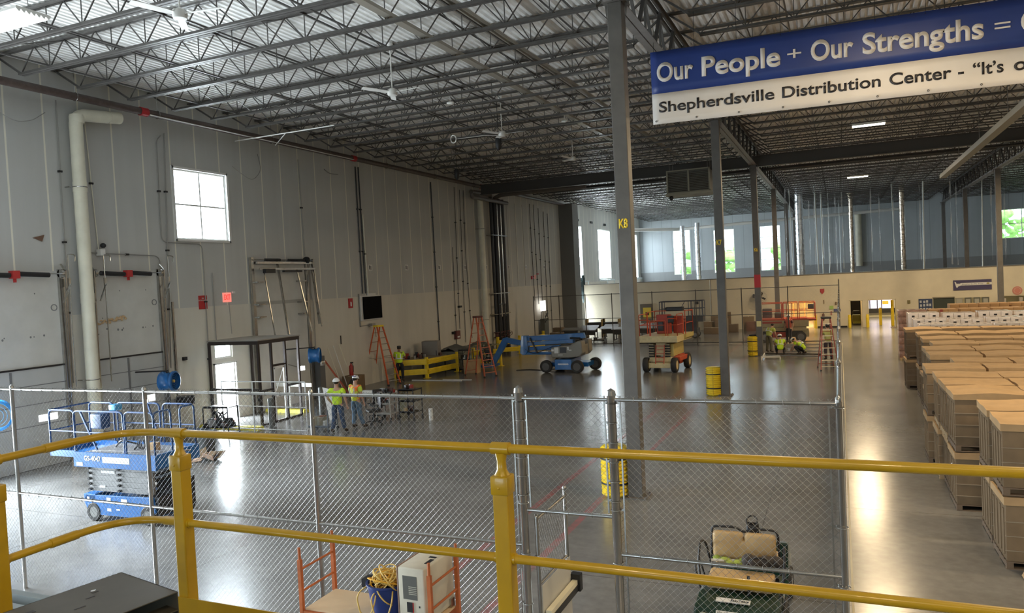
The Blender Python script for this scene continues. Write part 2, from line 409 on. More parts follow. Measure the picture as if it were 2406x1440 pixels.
# rooms behind the partition
wall('wall_canteen_back','y',75,0.2,-4.5,XR,0,3.95,[],M('canteen_wall',(0.62,0.58,0.42),0.7))
wall('wall_corridor_left','x',-4.5,-0.2,63.1,75,0,3.95,[],M('canteen_wall2',(0.70,0.55,0.30),0.7))
wall('wall_corridor_right','x',-0.9,-0.2,63.1,75,0,3.95,[],M('canteen_wall3',(0.70,0.55,0.30),0.7))
wall('wall_closet_right','x',1.62,0.15,63.1,75,0,3.95,[],M('canteen_wall4',(0.62,0.55,0.38),0.7))
m=MB(); m.bx(-4.7,XR,63.1,75.2,3.95,4.1); struct(m.build('ceiling_partition',M('tile_white',(0.6,0.58,0.52),0.8)))
# full-height wall return beside the black pipes
m=MB(); m.bx(XL,-20.28,60,61.5,0,11.05); struct(m.build('trim_2',M('return_wall_grey',(0.17,0.165,0.155),0.7)))
# dark dock shroud hanging at the side door
def wall_window(nm,pl,pos,a0,a1,z0,z1,cols,rows,inset=0.1,fm=white):
    f=MB()
    def B(u0,u1,w0,w1,d=0.08):
        if pl=='x': f.bx(pos-inset-d/2,pos-inset+d/2,u0,u1,w0,w1)
        else: f.bx(u0,u1,pos+inset-d/2,pos+inset+d/2,w0,w1)
    t=0.06
    B(a0,a0+t,z0,z1); B(a1-t,a1,z0,z1); B(a0+t,a1-t,z0,z0+t); B(a0+t,a1-t,z1-t,z1)
    for i in range(1,cols): a=a0+(a1-a0)*i/cols; B(a-t/2,a+t/2,z0+t,z1-t,0.07)
    for i in range(1,rows): z=z0+(z1-z0)*i/rows; B(a0+t,a1-t,z-t/2,z+t/2,0.06)
    o=struct(f.build(nm,fm))
    g=MB()
    if pl=='x': g.bx(pos-inset-0.006,pos-inset+0.006,a0+t,a1-t,z0+t,z1-t)
    else: g.bx(a0+t,a1-t,pos+inset-0.006,pos+inset+0.006,z0+t,z1-t)
    g.build('pane',glassw,o)
    return o
thinglass=glassw
wall_window('window_1','x',XL,19.85,22.35,6.82,9.33,2,2)
f=MB(); f.bx(XL-0.02,XL+0.05,19.78,22.42,6.74,6.82); f.bx(XL-0.02,XL+0.05,19.78,22.42,9.33,9.41); f.bx(XL-0.02,XL+0.05,22.35,22.45,6.74,9.41); f.bx(XL-0.02,XL+0.05,19.76,19.85,6.74,9.41)
struct(f.build('trim_3',white))
for i,(a,b,c,d) in enumerate([(61.6,66.0,4.7,9.47),(71.1,75.3,4.6,9.47),(84.7,86.7,4.5,9.5)]): wall_window('window_%d'%(i+2),'x',XL,a,b,c,d,1,4)
for i,(a,b,c,d) in enumerate(HF): wall_window('window_%d'%(i+5),'y',YF,a,b,c,d,1 if i<3 else 2,4 if i<3 else 2)
wall_window('window_9','x',XL,21.30,22.18,2.36,2.92,1,1)
f=MB()
for y in (21.17,22.26): f.bx(XL-0.05,XL+0.06,y,y+0.05,0,2.2)
f.bx(XL-0.05,XL+0.06,21.17,22.31,2.15,2.21); struct(f.build('trim_4',white))
m=MB(); m.bx(XL-0.2,XL-0.15,21.22,22.26,0.0,2.15)
g=M('frosted_door_glass',(0.95,0.97,1),0.4,trans=1.0,alpha=0.35); d5=struct(m.build('door_5',g)); m=MB(); m.bx(XL-0.15,XL-0.08,21.3,21.34,0.95,1.15); m.build('door_handle',chrome,d5)
# outdoors beyond the windows
fol=M('tree_leaves',(0.24,0.42,0.10),0.8,noise=0.4,nscale=2.0)
bark=M('tree_bark',(0.2,0.14,0.09),0.9)
def tree(x,y,h,r,lab):
    t=thing('tree',lab,'tree',(x,y,-0.32)); b=MB(); b.cyl((0,0,0),(0,0,h*0.5),0.22,10,0.14); b.build('trunk',bark,t,True)
    l=MB()
    for k in range(46):
        a=random.uniform(0,2*PI); q=random.uniform(0,1)**0.5*r; z=random.uniform(0.35,1.0)*h; q*=math.sin(PI*min(1,max(0.12,(z/h-0.2)/0.85)))**0.6
        l.ell((q*math.cos(a),q*math.sin(a),z),(random.uniform(.5,1.1),random.uniform(.5,1.1),random.uniform(.4,.9)),8,5)
    l.build('foliage',fol,t,True)
tree(-18.3,104,8.6,2.4,'leafy tree outside the leftmost far end window'); tree(-12.6,101,8.2,2.4,'leafy tree outside the second far end window'); tree(-6.9,104,8.0,2.3,'leafy tree outside the far end window behind the grey columns')
tree(18.0,100,10.5,4.5,'pale leafy tree outside the small high window at right')

# ------------------------------------------------------------------ roof steel
Y0=15.6; SP=13.75/8; ZB=11.05; ZT=11.75
def make_joist(x0,x1,label,group,wallend=True):
    t=thing('bar_joist',label,'roof joist',(x0,0,ZB),0,group); L=x1-x0; h=ZT-ZB
    c=MB()
    for s in (-0.045,0.045): c.bx(0.02,L-0.02,s-0.035,s+0.035,h-0.05,h); 
    c.build('top_chord',joistm,t)
    c=MB(); a=1.1 if wallend else 0.9
    for s in (-0.05,0.05): c.bx(a,L-0.9,s-0.038,s+0.038,-0.03,0.03)
    c.build('bottom_chord',joistm,t)
    w=MB(); n=int(round((L-a-0.9)/1.22)); st=(L-a-0.9)/n
    w.bar((0.12,0,h-0.05),(a+0.05,0,0),0.05); w.bar((L-0.12,0,h-0.05),(L-0.95,0,0),0.05)
    for i in range(n):
        p=a+i*st; q=p+st; mid=(p+q)/2
        w.bar((p,0,0),(mid,0,h-0.03),0.026); w.bar((mid,0,h-0.03),(q,0,0),0.026)
        w.bar((q,0,0),(q,0,h-0.03),0.02)
    w.build('web',joistm,t); return t
bays=[(XL,-4.1,'grey open-web bar joist spanning from the left wall to the first column row','bar joists over the left bay',-13,42,True),
      (-4.1,9.5,'grey open-web bar joist spanning between the two column rows','bar joists over the middle bay',-6,42,False),
      (9.5,XR,'dark open-web bar joist spanning to the right of the second column row','bar joists over the right bay',8,42,False)]
for x0,x1,lab,grp,k0,k1,we in bays:
    j=make_joist(x0,x1,lab,grp,we)
    for k in range(k0,k1+1):
        y=Y0+k*SP
        if k==k0: j.location.y=y
        else: copy_tree(j,(x0,y,ZB))
def bridging(x,z,lab):
    m=MB(); m.bx(x-0.02,x+0.02,YR,YF,z-0.003,z+0.003); m.bx(x-0.003,x+0.003,YR,YF,z,z+0.045)
    tag(m.build('joist_bridging',joistm),lab,'roof bracing','bridging angles under the roof deck')
for x in (-19.2,-16.4,-13.6,-10.8,-8.0,-5.6,-1.0,2.4,6.0): bridging(x,ZB+0.035,'long thin steel angle tying the joist bottoms together')
for x in (-18.0,-15.0,-12.1,-9.2,-6.6,-2.2,4.2): bridging(x,ZT-0.09,'long thin steel angle tying the joist tops together')
# cross bracing between joists near the wall
m=MB()
for k in range(-10,14):
    y=Y0+k*SP
    for x in (-18.6,-12.8,-7.4):
        m.bar((x,y,ZB+.03),(x,y+SP,ZT-.08),0.022); m.bar((x+.05,y,ZT-.08),(x+.05,y+SP,ZB+.03),0.022)
tag(m.build('cross_bracing',joistm,kind='stuff'),'rows of thin crossed steel braces between the roof joists','roof bracing')
def make_girder(x,y0,y1,lab):
    t=thing('joist_girder',lab,'roof girder',(x,y0,10.4),0,'deep joist girders over the column rows'); L=y1-y0; h=ZB-10.4+0.62
    c=MB(); 
    for s in (-0.09,0.09): c.bx(s-0.06,s+0.06,0.1,L-0.1,h-0.09,h-0.07); c.bx(s-0.008 if s<0 else s-0.05,s+0.05 if s<0 else s+0.008,0.1,L-0.1,h-0.16,h-0.07)
    c.build('top_chord',joistm,t)
    c=MB(); 
    for s in (-0.10,0.10): c.bx(s-0.085,s+0.085,0.25,L-0.25,0,0.02); c.bx(s*0.15-0.01,s*0.15+0.01,0.25,L-0.25,0.02,0.17)
    c.build('bottom_chord',steel,t)
    w=MB(); n=8; st=(L-0.4)/n
    for i in range(n):
        p=0.2+i*st; q=p+st; mi=(p+q)/2
        w.bar((0.03,p,0.12),(0.03,mi,h-0.1),0.09,0.05); w.bar((-0.03,mi,h-0.1),(-0.03,q,0.12),0.07,0.05); w.bar((0,mi,h-0.1),(0,mi,0.1),0.05)
    w.build('web',joistm,t); return t
rows=[(-4.1,'above the K column row'),(9.5,'above the right column row')]
CY=[Y0+13.75*k for k in range(-2,6)]
for x,w in rows:
    for i in range(0 if x<0 else 2,7):
        y0=CY[i]; y1=CY[i+1] if i+1<len(CY) else YF
        if i==6: y1=min(y1,YF)
        nth=['behind the viewer','nearest the viewer','between the K8 and K7 bays','in the third bay','in the fourth bay','in the fifth bay','in the last bay'][i]
        make_girder(x,y0,y1,'deep steel truss girder %s, %s'%(w,nth))
# columns
def column(x,y,lab,name=None,zt=10.4,labelz=5.8):
    t=thing('steel_column',lab,'column',(x,y,0)); m=MB(); m.rbox((0,0,(0.02+zt)/2),(0.31,0.31,zt-0.02),0.015,2); m.build('shaft',colm,t)
    m=MB(); m.bx(-0.26,0.26,-0.26,0.26,0,0.025); 
    for sx in (-.22,.22):
        for sy in (-.22,.22): m.cyl((sx,sy,0.02),(sx,sy,0.06),0.018,8)
    m.build('base_plate',colm,t)
    m=MB(); m.bx(-0.24,0.24,-0.24,0.24,zt,zt+0.03); m.prism([(-0.24,zt),(-0.2,zt-0.35),(-0.2,zt)],'y',-0.01,0.01); m.prism([(0.24,zt),(0.2,zt-0.35),(0.2,zt)],'y',-0.01,0.01); m.build('cap_plate',colm,t)
    if name: text(name,'stencil_lettering',yelb,t,(x-0.10,y-0.158,labelz-0.08),FRONT,w=0.19,h=0.19,bold=0.03)
    return t
CN=['big grey steel column marked K8 in yellow, nearest of the row','grey steel column marked K7, second of the row','grey steel column with a red painted band and yellow stencil, third of the row','dark steel column rising behind the orange and tan lift','dark steel column standing beyond the beige partition, left of the foil duct','dark steel column farthest back in the K row']
names=['K8','K7','K6',None,None,None]
cols=[]
for i in range(6):
    y=Y0+13.75*i
    if y>87: break
    cols.append(column(-4.1,y,CN[i],names[i]))
m=MB(); m.bx(-0.158,0.158,-0.158,0.158,3.75,4.45); m.build('painted_band',red,cols[2])
m=MB(); m.bx(-0.12,0.12,-0.168,-0.155,1.62,1.92); m.build('notice',M('cream_notice',(0.72,0.68,0.36),0.6),cols[2])
RC=['dark steel column at right behind the wrapped pallets','dark steel column at right beyond the partition, third from the right edge','dark steel column against the far wall in the right column row']
for i,y in enumerate((57.0,70.6,84.4)): column(9.5,y,RC[i])
# solid beam across the hall at K6 and a pipe behind
m=MB(); m.bx(-20.6,XR,43.05,43.35,10.30,10.34); m.bx(-20.6,XR,43.05,43.35,10.88,10.92); m.bx(-20.6,XR,43.19,43.21,10.34,10.88)
tag(m.build('steel_beam',M('dark_beam',(0.05,0.045,0.04),0.5)),'dark solid steel beam crossing the whole hall below the joists','beam')
m=MB(); m.cyl((-20,48.2,10.75),(XR,48.2,10.75),0.07,10); tag(m.build('cross_pipe',blackm,smooth=True),'dark pipe crossing the hall behind the solid beam','pipe')
# trays / conduits along the hall above the joists' bottom chords
for x,w,lab in ((-9.65,0.22,'grey metal cable tray running along the roof, left of the two'),(-7.95,0.16,'narrow brass toned cable tray running along the roof, right of the two')):
    m=MB(); m.bx(x-w/2,x+w/2,-6,44,11.15,11.17); m.bx(x-w/2,x-w/2+.01,-6,44,11.17,11.24); m.bx(x+w/2-.01,x+w/2,-6,44,11.17,11.24)
    tag(m.build('cable_tray',M('tray_metal',(0.42,0.39,0.33),0.4,0.6)),lab,'cable tray')
m=MB(); m.bx(5.55,5.87,5,50.5,9.5,9.72); tag(m.build('ceiling_duct',M('duct_olive',(0.18,0.175,0.14),0.5)),'long slim grey-green duct running along the roof at upper right','duct')
m=MB()
for y in range(8,51,6): 
    m.cyl((5.71,y,9.72),(5.71,y,11.8),0.012,6)
tag(m.build('duct_hanger',steel,kind='stuff'),'thin rods holding up the slim grey-green duct','hanger')
# ------------------------------------------------------------------ light fixtures
glow=M('lamp_glow',(1,0.95,0.82),0.5,emit=(1,0.93,0.78),estr=9)
def high_bay(x,y,lab,grp='lit high-bay strip fixtures'):
    t=thing('high_bay_light',lab,'ceiling light',(x,y,10.2),PI/2,grp); m=MB(); m.prism([(-0.13,0),(0.13,0),(0.08,0.09),(-0.08,0.09)],'y',-0.60,0.60); m.build('housing',white,t)
    m=MB()
    for k in (-0.06,0.06): m.cyl((k,-0.58,-0.02),(k,0.58,-0.02),0.03,8)
    m.build('tube_lamp',glow,t,True)
    m=MB(); m.cyl((0,-0.5,0.09),(0,-0.5,1.6),0.006,6); m.cyl((0,0.5,0.09),(0,0.5,1.6),0.006,6); m.build('hanger_wire',steel,t)
HBL={(1.25,33.1):'nearer of the two lit strip lights over the aisle, below the banner',(1.25,51.9):'farther of the two lit strip lights over the aisle'}
for x,y in HB: high_bay(x,y,HBL.get((x,y),'lit strip light over the right hand storage bay'))
t=thing('fluorescent_light','wide white six-tube fluorescent fixture at the top left corner','ceiling light',(-15.1,10.1,10.45)); m=MB(); m.bx(-0.75,0.75,-0.35,0.35,0,0.05)
for k in range(7): m.prism([(-0.35+k*0.1-0.0,0.0),(-0.35+k*0.1+0.05,-0.05),(-0.35+k*0.1+0.1,0.0)],'x',-0.75,0.75)
m.build('reflector',white,t); m=MB()
for k in range(6): m.cyl((-0.7,-0.25+k*0.1,-0.02),(0.7,-0.25+k*0.1,-0.02),0.016,8)
m.build('tube_lamp',M('unlit_tube',(0.85,0.85,0.82),0.3),t,True)
m=MB(); m.cyl((-0.6,0,0.05),(-0.6,0,1.3),0.006,6); m.cyl((0.6,0,0.05),(0.6,0,1.3),0.006,6); m.build('hanger_wire',steel,t)
# ------------------------------------------------------------------ ceiling fans
def fan(x,y,rz,lab):
    t=thing('ceiling_fan',lab,'ceiling fan',(x,y,10.35),rz); m=MB(); m.cyl((0,0,0.1),(0,0,1.45),0.02,8); m.lathe([(0.02,1.2),(0.09,1.3),(0.09,1.42)],(0,0,0)); m.build('down_rod',white,t,True)
    m=MB(); m.lathe([(0.05,-0.1),(0.13,-0.08),(0.15,0.0),(0.13,0.09),(0.05,0.13)],(0,0,0)); m.build('motor',white,t,True)
    for k in range(3):
        a=2*PI*k/3; R=Matrix.Rotation(a,3,'Z'); m=MB(); pts=[]
        for u,w in ((0.12,0.04),(0.3,0.07),(0.7,0.085),(0.95,0.07)): pts.append((u,w))
        top=[R@Vector((u,w,0.02+0.02*u)) for u,w in pts]+[R@Vector((u,-w,-0.015+0.02*u)) for u,w in reversed(pts)]
        n=len(top); m.add(top+[v+Vector((0,0,0.012)) for v in top],[(i,(i+1)%n,n+(i+1)%n,n+i) for i in range(n)]+[tuple(range(n-1,-1,-1)),tuple(range(n,2*n))])
        m.build('blade',white,t)
fan(-11.88,11.4,0.2,'white three-blade ceiling fan nearest, at the top left'); fan(-11.69,18.9,0.0,'white three-blade ceiling fan, second from the viewer')
fan(-11.6,26.45,0.1,'white three-blade ceiling fan, third from the viewer, beside a wire loop'); fan(-11.3,33.9,0.3,'small white three-blade ceiling fan farthest away')
m=MB(); m.torus((-13.3,25.7,10.25),0.14,0.02,(0.3,1,0.1),20,6); m.rtube([(-13.16,25.75,10.25),(-12.2,26.1,10.32),(-11.7,26.4,10.3)],0.012,0.1,6)
tag(m.build('wire_loop',white,smooth=True),'white coiled wire loop hanging by the third ceiling fan','wire')
for x,y,z,l in ((-11.85,22.8,10.85,'small white oval sensor under the joists past the second fan'),(-9.6,28.0,10.85,'tiny white junction box under the joists near the third fan')):
    m=MB(); m.ell((x,y,z),(0.14,0.09,0.05)); m.cyl((x,y,z),(x,y,z+0.25),0.012,6); tag(m.build('ceiling_sensor',white,smooth=True),l,'sensor')
# black cable balancer and white junction cylinder hanging from the roof
for x,y,l in ((-12.1,27.2,'black drop reel hanging from the joists left of the third fan'),(-17.2,33.4,'small black hanging reel under the dark joists near the left wall')):
    t=thing('drop_reel',l,'reel',(x,y,10.2)); m=MB(); m.cyl((0,0,0.25),(0,0,1.6),0.015,6); m.build('hook',blackm,t); m=MB(); m.lathe([(0.03,-0.3),(0.12,-0.2),(0.13,0.1),(0.06,0.25)],(0,0,0)); m.build('body',black,t,True)
# hanging air unit
t=thing('unit_heater','large dark louvred air unit hanging from the joists right of column K8','air unit',(-7.15,41,8.85)); dk2=M('heater_dark',(0.10,0.095,0.08),0.5,0.3); fr=M('heater_frame',(0.26,0.25,0.19),0.5)
m=MB(); m.bx(-1.1,1.1,-0.5,0.6,0.18,1.3); m.build('cabinet',dk2,t)
m=MB()
for x in (-1.12,0,1.08): m.bx(x-0.03,x+0.05,-0.56,-0.5,0.15,1.33)
m.bx(-1.15,1.13,-0.56,-0.5,1.3,1.36); m.bx(-1.15,1.13,-0.56,-0.5,0.14,0.2); m.bx(-1.2,1.25,-0.7,0.7,0.02,0.14); m.build('frame',fr,t)
for x0 in (-1.07,0.06):
    m=MB()
    for k in range(12): m.box((x0+0.5,-0.53,0.25+k*0.085),(0.98,0.05,0.012),rot=Matrix.Rotation(0.6,3,'X'))
    m.build('louvre',dk2,t)
m=MB(); m.ell((-0.95,-0.4,-0.08),(0.12,0.12,0.12)); m.build('sensor_ball',black,t,True)
m=MB()
for x in (-1,1):
    for y in (-.4,.5): m.cyl((x,y,1.3),(x,y,2.95),0.012,6)
m.build('hanger_rod',steel,t)
# ------------------------------------------------------------------ left wall: pipes
m=MB(); m.cyl((-21.0,YR,10.95),(-21.0,59.9,10.95),0.12,12); o=m.build('sprinkler_main',pipebr,None,True); tag(o,'long brown sprinkler main running under the joists along the left wall','pipe')
for y in (18.2,30.0,44.0):
    m=MB(); m.cyl((-21.0,y,10.95),(-21.0,y+0.28,10.95),0.145,12); m.build('red_coupling',red,o,True)
for y in (15.9,18.9,24.5,28.2,33,38,43):
    m=MB(); m.torus((-21.0,y,10.95),0.13,0.012,(0,1,0),16,6); m.cyl((-21.0,y,11.08),(-21.0,y,11.8),0.01,6); m.build('hanger_ring',galv,o,True)
m=MB(); m.cyl((-20.87,18.5,10.86),(-20.87,30,10.86),0.02,8); tag(m.build('light_conduit',white,smooth=True),'thin white conduit clipped under the brown sprinkler main','conduit')
m=MB(); m.cyl((-21.5,23.0,10.75),(-16.6,22.75,10.7),0.022,8); m.cyl((-20.9,24.6,10.75),(-18.9,22.9,10.75),0.015,8); tag(m.build('white_rod',white,smooth=True),'thin white conduit branching out from the left wall under the joists','conduit')
# cream leader pipe
def pvc(y,lab,elbow=True):
    t=thing('rain_leader_pipe',lab,'pipe',(XL+0.32,y,0)); m=MB()
    if elbow:
        m.rtube([(0,0,0.0),(0,0,10.45),(0,1.55,10.62)],0.19,0.35,18,8)
    else: m.cyl((0,0,0),(0,0,10.2),0.19,18)
    m.build('pipe',offw,t,True)
    m=MB()
    for z in ((4.7,8.1) if elbow else (3.5,8.5)): m.lathe([(0.2,0),(0.2,0.3)],(0,0,z))
    if elbow: m.lathe([(0.2,0),(0.215,0.06),(0.215,0.2),(0.2,0.26)],(0,0.05,10.2)); m.cyl((0,1.1,10.57),(0,1.6,10.625),0.2,16,0.12)
    m.build('coupling',offw,t,True)
    m=MB()
    for z in (2.35,8.25): m.torus((0,0,z),0.2,0.015,(0,0,1),18,6); m.bx(-0.32,-0.1,-0.27,-0.23,z-0.02,z+0.02); m.bx(-0.32,-0.1,0.23,0.27,z-0.02,z+0.02)
    m.build('pipe_clamp',galv,t,True)
pvc(16.0,'thick cream rain pipe with a top elbow between the two big dock doors'); pvc(44.2,'tall grey-cream rain pipe beside the four black pipes',False)
def wires(lab,paths,mat=None,r=0.018,clips=True,cat='conduit',nm='wall_conduit'):
    m=MB()
    for p in paths: m.rtube([(XL+0.05,)+tuple(q) for q in p],r,0.25,8)
    o=m.build(nm,mat or conduit,None,True); tag(o,lab,cat)
    if clips:
        c=MB()
        for p in paths:
            for (a,b) in zip(p[:-1],p[1:]):
                L=math.dist(a,b); k=int(L/2.2)
                for i in range(1,k+1):
                    u=i/(k+1); y=a[0]+(b[0]-a[0])*u; z=a[1]+(b[1]-a[1])*u; c.box((XL+0.04,y,z),(0.09,0.11,0.06))
        if c.v: c.build('conduit_clip',blackm,o)
    return o
wires('thin conduit beside the cream rain pipe dropping from the roof',[[(15.6,10.85),(15.55,2.3)]])
wires('thin conduit right of the cream rain pipe',[[(16.5,10.6),(16.7,6.3)]],offw)
wires('conduit loop running over the second dock door',[[(16.45,6.27),(19.02,6.2),(19.05,0.5)]])
wires('pair of conduits with a step left of the big window, ending at the fire sign',[[(19.4,10.4),(19.2,10.2),(19.15,6.68),(20.95,6.66),(20.95,0.3)],[(19.55,10.5),(19.2,2.3)]])
wires('conduit dropping between the fire sign and the exit sign',[[(21.35,5.6),(21.35,2.95)]],clips=False)
wires('short cable dropping from the exit sign',[[(22.1,4.45),(22.15,3.25)]],clips=False,r=0.012)
wires('tall conduit above the framed dock door',[[(26.65,10.5),(26.75,6.3)]])
wires('conduits beside the framed dock door running to the floor',[[(27.05,6.0),(27.0,4.6),(27.15,4.2),(27.1,0.3)],[(26.9,4.5),(26.85,0.3)]],clips=False)
wires('bundle of dark conduits above the black wall screen',[[(30.9,10.7),(30.95,4.5)],[(31.15,10.7),(31.2,4.5)]],blackm,r=0.03)
wires('pale conduit above the black wall screen',[[(31.3,8.4),(31.4,4.5)]],offw,r=0.04)
wires('dark conduit with a junction box between the two step ladders',[[(38.3,10.7),(38.4,0.6)]],blackm,r=0.03)
wires('thin dark conduits above the red panel',[[(41.2,10.7),(41.0,2.0)],[(42.4,10.6),(42.3,6.5),(42.6,1.3)],[(41.9,10.6),(41.7,1.1)],[(40.6,7.0),(40.5,0.8)]],blackm,r=0.018)
wires('group of thin conduits before the grey wall return',[[(53.4,10.6),(53.6,3.2)],[(54.2,10.6),(54.4,2.9)],[(55.2,10.4),(55.2,0.3)],[(56.3,10.2),(56.2,0.3)],[(57.2,10.1),(57.1,0.3)]],blackm,r=0.022)
wires('dark vertical seam conduit past the black pipes',[[(49.0,10.4),(49.0,4.4)],[(50.5,10.4),(50.5,4.4)],[(51.9,10.4),(51.9,4.4)]],conduit,r=0.012,clips=False)
for lab,r,pts in (('cable loop drooping from the roof edge above the big window',0.012,[(XL+.005,24.2,10.4),(XL+.25,24.1,9.7),(XL+.3,23.5,9.2),(XL+.2,22.9,9.5),(XL+.15,22.6,9.7)]),
  ('short cable sagging near the top of the wall at the left edge',0.012,[(XL+.005,13.9,10.2),(XL+.2,14.2,9.95),(XL+.2,14.7,10.05),(XL+.1,15.2,10.4)]),
  ('short curved cable under the roof edge left of the dark conduits',0.02,[(XL+.005,28.5,10.3),(XL+.2,28.6,10.1),(XL+.1,29.4,10.15)])):
    m=MB(); m.rtube(pts,r,0.3,6); tag(m.build('loose_cable',conduit,smooth=True),lab,'cable')
# big black pipes with valves
bp=thing('black_pipe_riser','four thick black pipes side by side rising the full height of the left wall','pipe',(XL+0.3,46.6,0)); 
for k,(dy,r) in enumerate(((-0.75,0.10),(-0.15,0.15),(0.42,0.15),(1.0,0.17))):
    m=MB(); m.cyl((0,dy,0),(0,dy,10.4),r,14); m.build('riser',black,bp,True)
for dy in (0.14,0.71):
    m=MB(); m.cyl((0.02,dy,2.4),(0.02,dy,10.3),0.07,12); m.build('silver_riser',chrome,bp,True)
m=MB()
for z in (2.6,4.0,7.9): m.bx(-0.28,0.2,-1.1,1.3,z-0.03,z+0.03)
m.build('pipe_strap',galv,bp)
m=MB()
for dy in (-.75,-.15,.42,1.0):
    m.lathe([(0.2,0),(0.2,0.06),(0.12,0.1),(0.12,0.3),(0.2,0.34),(0.2,0.4)],(0,dy,1.0)); m.torus((0.3,dy,1.2),0.13,0.018,(1,0,0),16,6); m.cyl((0,dy,1.2),(0.3,dy,1.2),0.03,8)
m.build('valve',M('valve_iron',(0.11,0.04,0.035),0.5),bp,True)
m=MB(); m.rtube([(0,-0.75,10.4),(0,-0.75,10.6),(0,-3.6,10.55)],0.14,0.3,12); m.rtube([(0,-0.15,10.4),(0.5,-0.15,10.6),(6.5,-0.15,10.6)],0.14,0.3,12); m.rtube([(0.35,-4.2,10.35),(0.35,-4.2,10.15),(0.35,1.2,10.15)],0.13,0.3,12)
m.build('header_pipe',M('duct_brown',(0.12,0.10,0.085),0.5),bp,True)
t=thing('riser_guard_frame','thin black steel frame standing in front of the black pipes','frame',(XL+0.75,45.4,0)); m=MB()
for y in (0,1.0): m.bar((0,y,0),(0,y,3.3),0.05)
for z in (1.2,3.28): m.bar((0,0,z),(0,1,z),0.05)
m.build('frame',blackm,t)
# ------------------------------------------------------------------ dock doors
panel=M('dock_panel',(0.44,0.445,0.43),0.55,noise=0.05,nscale=1.5); panelw=M('dock_panel_light',(0.54,0.53,0.49),0.6,noise=0.06,nscale=2)
seam=M('panel_seam',(0.16,0.16,0.16),0.6); scuff=M('torn_foam',(0.52,0.36,0.2),0.9)
def dock(y0,y1,lab,slot,n):
    X=XL+0.04; t=struct(bpy.data.objects.new('door_%d'%n,None)); C.objects.link(t); t.location=(XL,y0,0)
    m=MB(); m.bx(X,X+0.06,y0,y1,2.92,5.7); m.build('upper_panel',panelw,t,world=True)
    m=MB()
    hs=[0.0,0.62,1.24,1.86,2.40,2.90]
    for a,b in zip(hs[:-1],hs[1:]): m.bx(X,X+0.08,y0+0.02,y1-0.02,a+0.01,b-0.012)
    m.build('door_section',panel,t,world=True)
    m=MB(); m.bx(X,X+0.10,y0,y1,2.88,2.93); m.build('bottom_seal',black,t,world=True)
    m=MB()
    for z in hs[1:-1]: m.bx(X,X+0.085,y0+0.02,y1-0.02,z-0.012,z+0.012)
    m.bx(X+0.08,X+0.105,y0+1.2,y0+1.26,0.1,2.85); m.build('stiffener',seam,t,world=True)
    for y in (y0,y1-0.16):
        m=MB(); m.bx(X+0.06,X+0.16,y,y+0.16,0,5.75); m.build('track_angle',galv,t,world=True)
    m=MB()
    for y in (y0+.05,y1-.05):
        m.bar((X+.18,y,0.3),(X+.30,y,5.7),0.04); m.bar((X+0.30,y,5.7),(X+0.1,y,5.9),0.04)
    m.build('track_rail',galv,t,world=True)
    sp=MB(); L=y1-y0; sp.cyl((X+0.2,y0+0.05,5.62),(X+0.2,y1-0.05,5.62),0.018,8)
    for y in (y0+0.1,y1-0.16): sp.cyl((X+0.2,y,5.62),(X+0.2,y+0.07,5.62),0.13,16)
    sp.build('shaft',galv,t,True,world=True)
    for a,b in ((0.35,L/2-0.16),(L/2+0.1,L-0.5)):
        m=MB(); k=40; 
        m.cyl((X+0.2,y0+a,5.62),(X+0.2,y0+b,5.58),0.072,14); m.build('torsion_spring',black,t,True,world=True)
    m=MB(); m.box((X+0.2,y0+L/2-0.02,5.6),(0.2,0.2,0.22)); m.box((X+0.2,y0+L/2-0.02,5.45),(0.06,0.06,0.14)); m.build('spring_bracket',M('bracket_red',(0.45,0.03,0.03),0.5),t,world=True)
    m=MB()
    for dy,z,r in ((0.55,3.85,.03),(0.42,4.2,.02),(0.95,3.8,.035),(1.15,3.83,.02),(1.1,3.78,.03),(1.9,3.8,.03),(2.0,3.8,.02),(2.3,3.82,.03),(0.25,3.7,.02),(1.1,5.05,.02),(2.1,5.05,.02)):
        m.ell((X+0.062,y0+dy,z),(0.008,r,r*1.1),8,6)
    m.build('scuff_mark',seam,t,True,world=True)
    m=MB(); m.torus((X+0.066,y1-0.32,4.62),0.09,0.012,(1,0,0),16,6); m.build('lift_ring',seam,t,True,world=True)
    if slot:
        m=MB(); m.bx(X+0.08,X+0.09,slot[0],slot[1],slot[2],slot[3]); m.build('vision_window',M('daylight_pane',(0.9,0.95,1),0.4,emit=(0.95,0.98,1),estr=2.2),t,world=True)
    return t
dock(12.4,15.38,'',(14.36,14.93,1.33,1.52),1); d2=dock(16.22,18.95,'',(18.1,18.4,1.30,1.52),2)
m=MB()
for k in range(26):
    u=k/26; m.ell((XL+0.12,16.35+u*1.15,4.05+0.12*u+random.uniform(-.05,.06)),(0.02,0.05,random.uniform(.02,.06)*(0.5+u)),7,5)
m.build('torn_foam',scuff,d2,True,world=True)
m=MB(); m.box((XL+0.08,16.27,4.0),(0.06,0.12,0.08)); m.build('latch',offw,d2,world=True)
for y,lab in ((15.42,'bent grey hook rod between the first dock door and the cream pipe'),(16.62,'bright hook rod hanging down the left track of the second dock door'),(19.08,'hook rod at the right track of the second dock door')):
    m=MB(); X=XL+0.35; m.rtube([(X,y+0.22,5.98),(X,y+0.25,6.18),(X,y,6.2),(X,y,2.2)],0.018,0.08,8); m.bar((X+.02,y+0.02,5.3),(X+.1,y-0.28,4.75),0.045,0.03); m.box((X,y,5.35),(0.05,0.07,0.25))
    tag(m.build('hook_rod',galv,smooth=True),lab,'rod')
